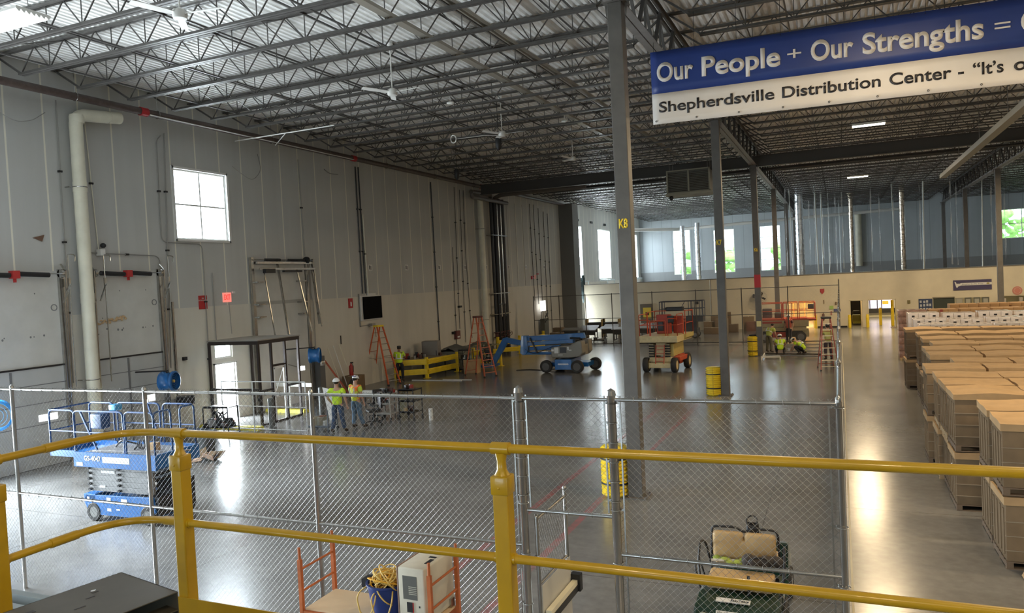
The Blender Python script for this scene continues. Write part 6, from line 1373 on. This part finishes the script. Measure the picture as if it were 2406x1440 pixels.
for a,b,h in ((-3.87,-3.8,2.1),(-1.95,-1.88,2.1),(0.65,0.72,2.05),(1.5,1.56,2.05),(1.92,1.98,2.05),(3.74,3.8,2.05)): m.bx(a,b,YP-.04,YP+.3,0,h)
for a,b,h in ((-3.87,-1.88,2.05),(0.65,1.56,2.0),(1.92,3.8,2.0)): m.bx(a,b,YP-.04,YP+.3,h,h+.06)
struct(m.build('trim_5',M('door_frame_cream',(0.6,0.54,0.38),0.6)))
# fan on the partition
t=thing('wall_fan','large black caged fan on the partition behind the red-banded column','fan',(-5.75,62.2,2.55)); m=MB()
for q in (.15,.3,.42,.5): m.torus((0,-.1,0),q,0.012,(0,1,0),28,5)
for k in range(10): a=2*PI*k/10; m.bar((0,-.12,0),(0.5*math.cos(a),-.1,0.5*math.sin(a)),0.01)
m.build('guard',M('fan_cage',(0.35,0.33,0.3),0.4,0.5),t,True); m=MB()
for k in range(4): a=PI/2*k+.4; Rk=Matrix.Rotation(a,3,'Y'); m.box(Rk@Vector((.22,0,0)),(.36,.02,.16),rot=Rk@Matrix.Rotation(.4,3,'X'))
m.build('blade',black,t); m=MB(); m.cyl((0,-.1,0),(0,.5,0),.07,12); m.rbox((-.35,.3,.1),(.5,.3,.3),.04); m.build('motor',blackm,t,True)
m=MB(); m.cyl((-9.55,62.1,0),(-9.55,62.1,4.1),0.05,10); tag(m.build('thin_post',M('pale_post',(0.42,0.38,0.30)),smooth=True),'thin pale post standing before the partition behind the lifts','post')
# yellow sign and door by the tables
t=thing('yellow_notice','yellow notice on a dark door left of column K8','sign',(-15.0,YP,0)); m=MB(); m.bx(-.55,.45,-.05,0,0,2.3); m.build('door_leaf',M('door_grey_brown',(0.16,0.14,0.11),0.6),t); m=MB(); m.bx(-.3,.38,-.08,-.05,1.1,2.0); m.build('notice',M('notice_yellow',(0.9,0.68,0.08),0.5),t); m=MB(); m.bx(-.1,.18,-.09,-.08,1.35,1.6); m.build('symbol',black,t)
# dark dock shroud at the side door
t=thing('dock_shroud','dark curved dock curtain hanging by the bright side door','curtain',(-21.1,62.9,2.9)); m=MB(); m.bx(-.2,.7,.0,.12,0,1.9); m.cyl((0.55,0.05,-.3),(0.55,0.05,2.1),0.13,14); m.build('curtain',M('curtain_teal',(0.03,0.05,0.05),0.6),t,True); m=MB(); m.bx(-.3,.75,-.02,.0,1.05,1.1); m.build('bar',galv,t)
# ------------------------------------------------------------------ ladders
def stepladder(lab,loc,rz,h=2.9,mat=orange,cap=yelb,spread=1.55,n=9,rung=chrome,w=0.75):
    t=thing('step_ladder',lab,'ladder',loc,rz); wt=0.34
    s=spread/2
    for sx in (-1,1):
        m=MB(); m.bar((sx*w/2,-s,0.02),(sx*wt/2,-0.10,h),0.035,0.09); m.build('front_rail',mat,t)
        m=MB(); m.bar((sx*w*0.46,s,0.02),(sx*wt/2,0.10,h),0.03,0.06); m.build('rear_rail',mat,t)
    for k in range(n):
        u=(k+0.7)/(n+0.6); y=-s+(s-.1)*u; z=h*u; ww=w+(wt-w)*u; m=MB(); m.box((0,y,z),(ww-.03,0.085,0.03)); m.build('step',rung,t)
    m=MB()
    for k in range(6): u=(k+.5)/6.2; y=s-(s-.1)*u; m.bar((-(w*.46+(wt/2-w*.46)*u),y,h*u),((w*.46+(wt/2-w*.46)*u),y,h*u),0.025)
    m.build('rear_brace',M('brace_brown',(0.30,0.08,0.03),0.5),t)
    m=MB(); m.bar((-w*.36,-s*.55,h*.45),(-w*.36,s*.55,h*.45),0.02); m.bar((w*.36,-s*.55,h*.45),(w*.36,s*.55,h*.45),0.02); m.build('spreader',galv,t)
    m=MB(); m.rbox((0,0,h+.02),(0.42,0.34,0.09),0.02); m.build('top_cap',cap,t,True)
    m=MB()
    for sx in (-1,1): m.box((sx*w/2,-s,0.03),(0.06,0.11,0.06)); m.box((sx*w*.46,s,0.03),(0.05,0.08,0.06))
    m.build('foot',black,t); return t
stepladder('tall orange step ladder with a yellow cap, left of the yellow guard rails',(-20.95,31.4,0),1.28,2.85,spread=1.95)
stepladder('orange step ladder with a dark cap standing beside the boom lift basket',(-17.0,34.5,0),1.1,3.0,M('ladder_orange2',(0.58,0.13,0.06),0.5),M('cap_maroon',(0.12,0.03,0.025)),1.7,9,M('rung_orange',(0.5,0.16,0.08)))
stepladder('pale-runged step ladder with red rails standing against the aisle fence',(-0.62,37.3,0),0.15,2.35,M('ladder_red',(0.35,0.07,0.05),0.5),M('cap_black',(0.03,0.03,0.03)),1.3,8,M('rung_pale',(0.62,0.55,0.42)))
m=MB(); m.bar((-21.3,27.5,1.6),(-20.6,28.2,0.02),0.05,0.08); tag(m.build('leaning_bar',M('bar_rust',(0.42,0.10,0.05),0.6)),'rust-orange bar leaning on the wall behind the standing workers','bar')
for i,(y,z,mat,l) in enumerate(((27.9,2.1,offw,'first pale pole leaning on the wall, left of the fire extinguisher'),(28.3,2.2,white,'second pale pole leaning on the wall, left of the fire extinguisher'),(28.75,2.25,offw,'third pale pole leaning on the wall, nearest the fire extinguisher'))):
    m=MB(); m.cyl((-21.4,y,z),(-20.8,y+.25,0),0.022,8); tag(m.build('leaning_pole',mat,smooth=True),l,'pole')
m=MB(); m.bar((-21.4,33.2,1.2),(-20.9,32.6,0.0),0.03); tag(m.build('leaning_pole',conduit),'thin dark pole leaning on the wall behind the orange ladder','pole')
t=thing('fire_extinguisher','red fire extinguisher standing on a brown carton by the wall','extinguisher',(-20.9,28.9,0.75)); m=MB(); m.lathe([(0.09,0),(0.1,0.03),(0.1,0.42),(0.04,0.5),(0.035,0.56)],(0,0,0),n=16); m.build('cylinder',M('ext_red',(0.35,0.02,0.015),0.4),t,True); m=MB(); m.bx(-.03,.12,-.02,.02,.56,.62); m.rtube([(0.05,0,.55),(.13,0,.45),(.12,0,.15)],.012,.05,6); m.build('handle',black,t)
def carton(lab,x,y,w,d,h,rz=0,mat=cardb,z=0):
    t=thing('carton',lab,'carton',(x,y,z),rz); m=MB(); m.rbox((0,0,h/2),(w,d,h),0.008,2); m.build('box',mat,t,True); m=MB(); m.bx(-.03,.03,-d/2-.001,d/2+.001,h-.001,h+.003); m.build('tape',M('tape_tan',(0.55,0.42,0.25),0.35),t); return t
carton('brown carton under the red fire extinguisher',-20.8,28.9,0.7,0.8,0.75,0,cardd); m=MB(); m.torus((-20.3,28.1,0.35),0.28,0.07,(1,.2,0),20,8); tag(m.build('tyre',rubber,smooth=True),'black ring leaning on the carton behind the standing workers','ring')
carton('square brown carton at the foot of the second orange ladder',-18.0,35.6,0.75,0.6,0.72,0.1)
# debris and carts near the blue lift
t=thing('cardboard_heap','heap of torn cardboard on the floor right of the blue scissor lift','cardboard',(-16.75,16.1,0))
for k in range(9): m=MB(); m.box((random.uniform(-.35,.35),random.uniform(-.25,.25),0.05+random.uniform(0,.18)),(random.uniform(.2,.45),random.uniform(.15,.3),0.012),rot=Matrix.Rotation(random.uniform(-1,1),3,'X')@Matrix.Rotation(random.uniform(0,3),3,'Z')); m.build('sheet',M('card_pale',(0.55,0.36,0.25),0.8) if k%2 else cardd,t)
m=MB()
for k in range(4): m.rtube([(random.uniform(-.5,.5),random.uniform(-.4,.4),.02),(random.uniform(-.5,.5),0,.2),(random.uniform(-.6,.6),random.uniform(-.4,.4),.02)],.006,.1,5)
m.build('strap',black,t,True)
def cart(lab,x,y,rz,w,d,h,shelves,mat=blackm,wheels=True,name='utility_cart'):
    t=thing(name,lab,'cart',(x,y,0),rz); m=MB()
    for sx in (-1,1):
        for sy in (-1,1): m.bar((sx*w/2,sy*d/2,0.1),(sx*w/2,sy*d/2,h),0.03)
    m.build('frame',mat,t)
    for z in shelves: m=MB(); m.bx(-w/2,w/2,-d/2,d/2,z,z+.03); m.bx(-w/2,w/2,-d/2,-d/2+.02,z,z+.07); m.build('shelf',mat,t)
    for sx in (-1,1):
        for sy in (-1,1): m=MB(); m.lathe([(0.01,-.015),(.05,-.015),(.05,.015),(.01,.015)],(sx*w/2,sy*d/2,.05),(0,1,0),12); m.build('caster',black,t,True)
    return t
def clutter(par,n,w,d,z,mats,s=0.12):
    for k in range(n):
        m=MB(); h=random.uniform(.4,1.3)*s; m.rbox((random.uniform(-w/2,w/2),random.uniform(-d/2,d/2),z+h/2),(random.uniform(.5,1.3)*s,random.uniform(.5,1.2)*s,h),0.01,2,rz=random.uniform(0,3)); m.build('tool',mats[k%len(mats)],par,True)
mx=[black,blackm,M('tool_brown',(0.09,0.04,0.03)),M('tool_grey',(0.3,0.3,0.3)),M('tool_red',(0.3,0.03,0.02))]
t=cart('black tool cart piled with gear in front of the bright exit door',-19.55,19.45,0.1,1.0,0.55,0.95,(0.25,0.92)); clutter(t,16,.8,.4,.28,mx,.22); m=MB()
for k in range(10): m.bar((random.uniform(-.4,.4),random.uniform(-.2,.2),.3),(random.uniform(-.5,.3),random.uniform(-.2,.2),.75),.04)
m.build('tool_bundle',black,t)
t=cart('white-framed cart with papers and tools right of the standing workers, nearer',-15.1,22.9,0.1,0.55,0.6,0.95,(0.2,0.55,0.9),M('cart_pale',(0.42,0.41,0.38),0.4)); clutter(t,10,.45,.4,.93,mx,.14); clutter(t,6,.4,.4,.58,mx,.14)
t=cart('dark cart with trays at the right end of the work tables',-14.35,23.3,0.0,0.6,0.6,1.05,(0.2,0.6,1.0),blackm); clutter(t,8,.4,.4,1.03,mx,.14); clutter(t,5,.4,.4,.23,[M('tan_tool',(0.35,0.25,0.12))]+mx,.14)
t=thing('work_table','folding table with white plans beside the standing workers','table',(-16.1,23.7,0)); m=MB(); m.bx(-.8,.7,-.4,.4,.80,.84); m.build('table_top',M('table_grey',(0.5,0.5,0.48)),t)
for sx in (-.7,.6):
    for sy in (-.33,.33): m=MB(); m.bar((sx,sy,0),(sx,sy,.8),.03); m.build('leg',blackm,t)
m=MB()
for k in range(6): m.box((-.5+k*.2,random.uniform(-.1,.15),.845+k*.002),(.32,.42,.002),rz=random.uniform(-.4,.4))
tag(m.build('paper_plans',M('paper_white',(0.80,0.79,0.76),0.6)),'white paper plans spread on the folding table','paper'); C.objects[-1].location=(-16.1,23.7,0)
def chair(lab,x,y,rz):
    t=thing('office_chair',lab,'chair',(x,y,0),rz); m=MB(); m.rbox((0,0,.48),(.48,.46,.08),.03); m.build('seat',black,t,True); m=MB(); m.rbox((0,-.24,.82),(.44,.07,.52),.03); m.build('backrest',black,t,True)
    m=MB(); m.cyl((0,0,.1),(0,0,.45),.03,10)
    for k in range(5): a=2*PI*k/5; m.bar((0,0,.12),(.3*math.cos(a),.3*math.sin(a),.08),.04,.03); m.ell((.3*math.cos(a),.3*math.sin(a),.035),(.035,.035,.035))
    m.build('base',blackm,t,True); m=MB()
    for s in (-1,1): m.rtube([(s*.26,-.1,.48),(s*.27,-.12,.7),(s*.27,.15,.7)],.015,.05,6)
    m.build('armrest',black,t,True)
chair('black office chair just right of the standing workers',-15.0,21.9,2.4); chair('black office chair behind the cart legs and plans',-15.6,23.0,0.9)
t=cart('low platform cart with rags in front of the standing workers',-16.2,20.6,0.1,0.8,0.6,0.75,(0.15,),M('cart_bluegrey',(0.12,0.14,0.17),0.4),name='platform_cart'); clutter(t,9,.5,.4,.18,[M('rag_white',(0.7,0.7,0.68)),M('rag_brown',(0.25,0.1,0.06)),M('bag_khaki',(0.3,0.28,0.22))],.26)
m=MB(); m.prism([(-17.2,0),(-16.9,0),(-16.6,1.0),(-16.75,1.05),(-17.45,1.2)],'y',22.3,22.34); tag(m.build('drawing_board',M('board_white',(0.6,0.58,0.55),0.6)),'pale sloping board behind the left standing worker','board')
t=thing('platform_truck','dark blue flat trolley edge at the foot of the yellow kerb','trolley',(-20.4,18.9,0)); m=MB(); m.bx(-.6,.6,-.3,.3,.18,.24); m.build('deck',M('deck_blue',(0.06,0.09,0.14)),t)
for sx in (-.5,.5): m=MB(); m.cyl((sx,-.2,.09),(sx,.2,.09),.085,12); m.build('caster',black,t,True)
t=thing('waste_bin','dark grey bin standing behind the blue scissor lift','bin',(-17.3,16.6,0)); m=MB(); m.lathe([(.2,0),(.27,.72),(.29,.74),(.27,.76),(.24,.72),(.18,.04)],(0,0,0),n=20); m.build('tub',M('bin_grey',(0.09,0.10,0.10),0.5),t,True)
# yellow guard rails around the benches
def grail(lab,pts,h=1.07,zs=(0.35,0.85)):
    t=thing('guard_rail',lab,'guard rail',(pts[0][0],pts[0][1],0)); 
    for x,y in pts: m=MB(); m.bx(x-.07,x+.07,y-.07,y+.07,0,h); m.bx(x-.15,x+.15,y-.15,y+.15,0,.02); m.build('post',yelb,t,world=True)
    for (x0,y0),(x1,y1) in zip(pts[:-1],pts[1:]):
        for z in zs:
            d=(Vector((x1-x0,y1-y0,0))).normalized(); nx=Vector((d.y,-d.x,0)); 
            if nx.y>0: nx=-nx
            m=MB()
            for dz,o_ in ((-.11,.09),(-.055,.13),(0,.09),(.055,.13),(.11,.09)): m.bar(Vector((x0,y0,z+dz))+nx*o_,Vector((x1,y1,z+dz))+nx*o_,0.03,0.062)
            m.build('rail_beam',yelb,t,world=True)
    return t
grail('yellow corrugated guard rail around the tool bench beside the left ladder',[(-20.9,32.7),(-19.55,33.5),(-19.2,36.2)])
grail('yellow corrugated guard rail behind the right ladder',[(-18.9,37.6),(-17.7,38.6)],1.15)
grail('yellow guard rail protecting the black pipes behind the boom lift jib',[(-20.4,44.2),(-19.3,45.2),(-19.1,49.0)],1.2)
t=thing('work_bench','long bench crowded with tools inside the yellow guard rail','bench',(-20.6,34.9,0)); m=MB(); m.bx(-.75,.75,-1.3,1.3,.86,.92); m.build('bench_top',M('bench_wood',(0.3,0.24,0.16),.7),t)
for sx in (-.7,.7):
    for sy in (-1.2,1.2): m=MB(); m.bar((sx,sy,0),(sx,sy,.86),.06); m.build('leg',blackm,t)
for k in range(16):
    x=-21.1+random.uniform(0,1.1); y=33.8+random.uniform(0,2.2); h=random.uniform(.1,.3); m=MB(); 
    if k%3==0: m.cyl((x,y,.925),(x,y,.925+h),random.uniform(.04,.08),10); nm='can'; 
    else: m.rbox((x,y,.925+h/2),(random.uniform(.08,.2),random.uniform(.08,.2),h),.01,2,rz=random.uniform(0,3)); nm='tool_case'
    o=m.build(nm,mx[k%5],smooth=True); tag(o,'small dark %s among the clutter on the bench beside the left ladder'%nm.replace('_',' '),'tool','tools and cans on the bench')
m=MB(); m.rbox((-20.6,35.9,1.32),(0.9,0.6,0.78),.01,2,rz=.2); o=m.build('grey_cabinet_box',M('box_grey',(0.24,0.22,0.20),.6),smooth=True); tag(o,'plain grey box standing at the right end of the tool bench','box')
t=thing('covered_bench','long grey tarp-covered bench between the guard rails','bench',(-20.0,38.6,0)); m=MB(); n=14; P=[];
for i in range(n+1):
    for j in range(5): P.append((-.9+.45*j,-1.9+3.8*i/n,1.15+.18*math.sin(i*.5)+.07*math.sin(i*1.7+j)-.12*abs(j-2)))
m.add(P,[(i*5+j,(i+1)*5+j,(i+1)*5+j+1,i*5+j+1) for i in range(n) for j in range(4)]); m.build('tarp',M('tarp_grey',(0.13,0.13,0.12),.8),t,True); m=MB(); m.bx(-.85,.85,-1.85,1.85,.05,1.02); m.build('bench_body',M('bench_grey',(0.2,0.2,0.17),.7),t)
t=cart('black rolling tool stand between the yellow guard rails',-18.35,35.6,0.05,0.62,0.5,1.25,(0.2,0.7,1.2),black,name='tool_stand'); clutter(t,7,.4,.3,.73,[M('green_grey',(0.25,0.3,0.25)),white,black],.2); clutter(t,6,.4,.3,.23,mx,.2)
for l,q in (('longer pale strip on the floor between the two ladders',(-19.9,-17.1,32.55,32.62)),('shorter pale strip on the floor near the right ladder',(-18.3,-16.7,32.85,32.9))):
    m=MB(); m.bx(*q,0,.04); tag(m.build('floor_strip',white),l,'strip')
m=MB(); m.rtube([(-15.9,36.6,.02),(-15.2,36.9,.02),(-14.4,36.6,.02),(-13.6,36.5,.1)],.02,.4,6); tag(m.build('floor_cable',black,smooth=True),'dark cable lying on the floor by the boom lift','cable')
# rails and rods on the floor by the crouching workers
for k,(x0,y0,x1,y1,mat,l) in enumerate(((-4.0,42.3,-0.9,41.6,chrome,'nearest long bright pipe on the floor before the crouching workers'),(-3.9,43.0,-0.9,42.6,blackm,'dark rail on the floor under the crouching workers'),(-3.0,44.3,-0.9,44.2,chrome,'second bright pipe on the floor behind the crouching workers'),(-2.9,46.2,-0.8,46.0,chrome,'third bright pipe on the floor farther back'),(-4.0,48.2,-0.7,48.1,conduit,'farthest pipe lying on the floor before the tan lift'))):
    m=MB(); m.cyl((x0,y0,.12),(x1,y1,.12),.03,8); 
    for u in (.05,.95): x=x0+(x1-x0)*u; y=y0+(y1-y0)*u; m.box((x,y,.05),(.08,.35,.1))
    tag(m.build('floor_pipe',mat,smooth=True),l,'pipe')
t=thing('metal_rack','small white frame lying by the red-banded column','frame',(-3.85,40.9,0)); m=MB(); m.bar((0,0,.2),(.9,.2,.2),.04); m.bar((0,0,.05),(0.1,.8,.3),.04); m.bar((0.0,0.4,.1),(.9,.6,.1),.04); m.bar((0,0,0),(0,0,.22),.04); m.bar((.9,.2,0),(.9,.2,.22),.04); m.bar((.9,.6,0),(.9,.6,.12),.04); m.bar((0.1,.8,0),(0.1,.8,.3),.04); m.bar((0,.4,0),(0,.4,.12),.04); m.build('bars',white,t)
# ------------------------------------------------------------------ rows of folding tables and carts beyond the far fence
tb=M('table_dark',(0.05,0.05,0.05),.45); tp=M('table_top_grey',(0.23,0.23,0.22),.4)
cap=['first','second','third','fourth','fifth','sixth','seventh','eighth','ninth','tenth']
def ftable(i,x,y,rz,tilt):
    t=thing('training_table','dark wheeled folding table, %s from the left beyond the far fence'%cap[i],'table',(x,y,0),rz,'dark tables beyond the far fence'); m=MB(); m.box((0,0,.95),(1.35,.6,.04),rot=Matrix.Rotation(tilt,3,'X')); m.build('table_top',tp,t)
    for sx in (-.55,.55): m=MB(); m.bar((sx,0,.1),(sx,0,.93),.06); m.bar((sx,-.3,.08),(sx,.3,.08),.05); m.build('leg',tb,t)
    m=MB(); m.bx(-.55,.55,-.02,.02,.5,.8); m.build('modesty_panel',tb,t)
for i,(x,y) in enumerate(((-18.7,53.6),(-17.2,53.2),(-15.9,54.4),(-14.7,53.4),(-13.3,54.2),(-17.9,56.0),(-16.3,56.8),(-14.6,57.0),(-13.2,57.2),(-12.2,53.9))): ftable(i,x,y,random.uniform(-.15,.15),.25)
for i,(x,y) in enumerate(((-17.5,52.3),(-16.0,52.0),(-14.0,52.4),(-13.0,52.2))):
    t=cart('low black wheeled base under the dark tables, %s from the left'%cap[i],x,y,random.uniform(-.3,.3),.9,.6,.45,(.2,),black,name='wheeled_base'); clutter(t,5,.6,.3,.23,[black,tp],.2)
    t['group']='black wheeled bases beyond the far fence'
for i,(x,y) in enumerate(((-17.0,58.8),(-15.6,59.2),(-18.4,59.0))):
    t=thing('upholstered_bench','tan-framed bench with dark cushions behind the dark tables, %s from the left'%cap[i],'bench',(x,y,0)); m=MB(); m.rbox((0,0,.85),(1.2,.5,.5),.05); m.build('cushion',black,t,True); m=MB()
    for sx in (-.7,.7): m.bx(sx-.06,sx+.06,-.3,.3,0,1.35)
    m.build('frame',M('frame_tan',(0.45,0.32,0.12),.6),t)
t=thing('white_chair','white plastic chair shape among the dark tables','chair',(-15.3,55.6,0)); m=MB(); m.rbox((0,0,.75),(.5,.45,.06),.02); m.rbox((0,.22,1.0),(.5,.06,.45),.02); m.build('seat',white,t,True); m=MB()
for sx in (-.2,.2):
    for sy in (-.18,.18): m.bar((sx,sy,0),(sx,sy,.73),.03)
m.build('leg',chrome,t)
# stacks of brown cartons left and right of K7
spots=[(-9.3,59.6,.9,.8,.9),(-8.4,59.4,.9,.8,1.1),(-8.9,60.2,.7,.7,1.3),(-7.7,60.3,.8,.7,.6),(-9.0,58.6,1.2,.5,.5),(-6.0,60.8,1.4,.7,.75),(-6.6,61.2,.8,.6,1.1),(-5.0,61.2,1.2,.7,.6),(-4.3,61.0,.9,.7,.75),(-8.2,61.3,.5,.5,1.5),(-19.4,52.6,.9,.8,.8),(-19.6,53.6,.7,.7,1.1)]
desc=['wide brown carton left of column K7 beyond the far fence','taller brown carton right beside the first','dark brown carton rising behind the pair','low carton behind column K7','flat long carton in front of the carton group','reddish brown wide carton right of column K7','narrow carton behind the reddish one','long low carton before the partition','brown carton just left of the red-banded column','slim upright carton against the partition','low brown carton near the left wall beyond the far fence','taller brown carton near the left wall beyond the far fence']
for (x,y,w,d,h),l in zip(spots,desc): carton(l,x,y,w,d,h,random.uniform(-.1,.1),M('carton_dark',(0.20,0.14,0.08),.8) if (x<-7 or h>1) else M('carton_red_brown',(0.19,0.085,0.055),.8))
t=thing('chair_stack','tan chair frames beside the reddish brown carton','chair',(-5.6,60.4,0)); m=MB()
for k in range(3): m.rtube([(-.2,-.1*k,0),(-.25,-.1*k,1.1),(.2,-.1*k,1.1),(.25,-.1*k,0)],.025,.1,6)
m.rbox((0,0,.9),(.4,.3,.35),.04); m.build('frame',M('chair_tan',(0.40,0.30,0.13),.6),t,True)
# ------------------------------------------------------------------ foil-wrapped ducts and hanging plastic in the far bay
foil=M('foil_wrap',(0.55,0.47,0.38),.25,.8,noise=.5,nscale=5,bump=.8,bscale=7); silv=M('silver_duct',(0.6,0.62,0.64),.3,.8,noise=.2,nscale=3,bump=.3,bscale=5)
def vduct(lab,x,y,z0,z1,r,mat,flare=False):
    m=MB(); prof=[(r,z0)]
    z=z0
    while z<z1-.6: z+=.45; prof+=[(r*1.06,z-.03),(r*.94,z)]
    prof+=[(r,z1-.5),(r*(2.1 if flare else 1),z1)]; m.lathe(prof,(x,y,0),n=16); return tag(m.build('vertical_duct',mat,smooth=True),lab,'duct')
vduct('bright foil-wrapped duct with a flared top in the middle of the far bay',1.22,80,4.0,11.79,.20,foil,True)
m=MB(); m.cyl((2.0,87.68,4.6),(2.0,87.68,10.3),.33,18); tag(m.build('leader_pipe',offw,smooth=True),'thick pale pipe on the far wall right of the foil duct','pipe')
vduct('patched foil duct hanging right of the thick pale pipe',5.4,77,4.1,11.79,.22,foil)
vduct('silver duct beside the dark column right of the K row',-3.1,72,4.1,11.79,.32,silv)
vduct('left one of two silver ducts in front of the second far end window',-14.6,78,0.0,9.6,.26,silv); vduct('right one of two silver ducts in front of the second far end window',-13.1,78,0.0,9.8,.26,silv)
m=MB(); m.rtube([(-18.5,72,9.6),(-18.5,72,9.2),(-15.4,80,9.4),(6,86,10.2)],.16,.4,12); tag(m.build('white_duct',white,smooth=True),'long white insulated pipe crossing the far bay under the roof','pipe')
m=MB(); m.cyl((-18.4,70,0),(-18.4,70,11.79),.07,10); tag(m.build('white_riser',white,smooth=True),'thin white riser near the far corner','pipe')
pw=M('clear_plastic',(0.92,0.95,0.96),.12,alpha=.28,coat=.8,bump=.6,bscale=4); ptube=M('pale_tube',(0.62,0.66,0.64),.25,.2)
pl=[(-4.0+.55*k,68+ (k*5)%9) for k in range(9)]+[(2.6,70),(3.4,74),(4.4,72),(6.3,71),(6.9,75),(8.4,70),(9.3,74),(11.2,70),(12.6,73)]
for k,(x,y) in enumerate(pl):
    m=MB(); n=30; P=[]; z0=4.1+random.uniform(0,.8); z1=11.79
    for i in range(n+1):
        z=z0+(z1-z0)*i/n; q=.012*math.sin(i*.4+k)+.01*math.sin(i*1.9+k*2); w=.035+.03*math.sin(i*.5+k)
        P+=[(x+q-w,y,z),(x+q,y+.04,z),(x+q+w,y,z)]
    m.add(P,[(3*i+j,3*i+j+1,3*i+j+4,3*i+j+3) for i in range(n) for j in (0,1)])
    o=m.build('plastic_strip',pw,None,True); s=o.modifiers.new('solid','SOLIDIFY'); s.thickness=.004
    tag(o,'thin clear plastic strip hanging from the roof in the far bay beyond the partition','plastic strip','clear plastic strips hanging in the far bay')
for k,(x,y) in enumerate([(-1.6,70),(-1.25,71),(6.2,68),(-3.6,69),(-2.9,75),(9.9,66),(4.2,68.5),(0.2,84),(-0.9,82)]):
    m=MB(); m.cyl((x,y,4.1 if y<75 else 0.0),(x+.12*((k%3)-1),y,11.79),.035 if k>2 else .06,8)
    tag(m.build('hanging_pipe',ptube,smooth=True),'thin pale pipe running up to the roof in the far bay beyond the partition','pipe','thin pale pipes in the far bay')
# small dark vent blocks high on the far walls
m=MB()
for y in (64.8,69,73.5,79): m.bx(XL,XL+.1,y-.35,y-.1,9.9,10.1); m.bx(XL,XL+.1,y+.05,y+.3,9.9,10.1)
for x in (-10.2,-9.6): m.bx(x,x+.4,87.9,88,9.9,10.1)
tag(m.build('wall_vent',black,kind='stuff'),'small dark vents high above the far windows','vent')
t=thing('dock_canopy','pale canopy frames below the far side windows','frame',(-21.3,66,4.3))
m=MB()
for y in (64,72.5,84): m.bx(-.1,.6,y-66-1.4,y-66+1.2,.1,.2); m.bar((.55,y-66-1.3,.1),(.55,y-66-1.3,-.9),.08); m.bar((.55,y-66+1.1,.1),(.55,y-66+1.1,-.9),.08)
m.build('frame',M('canopy_pale',(0.55,0.62,0.62),.4),t)
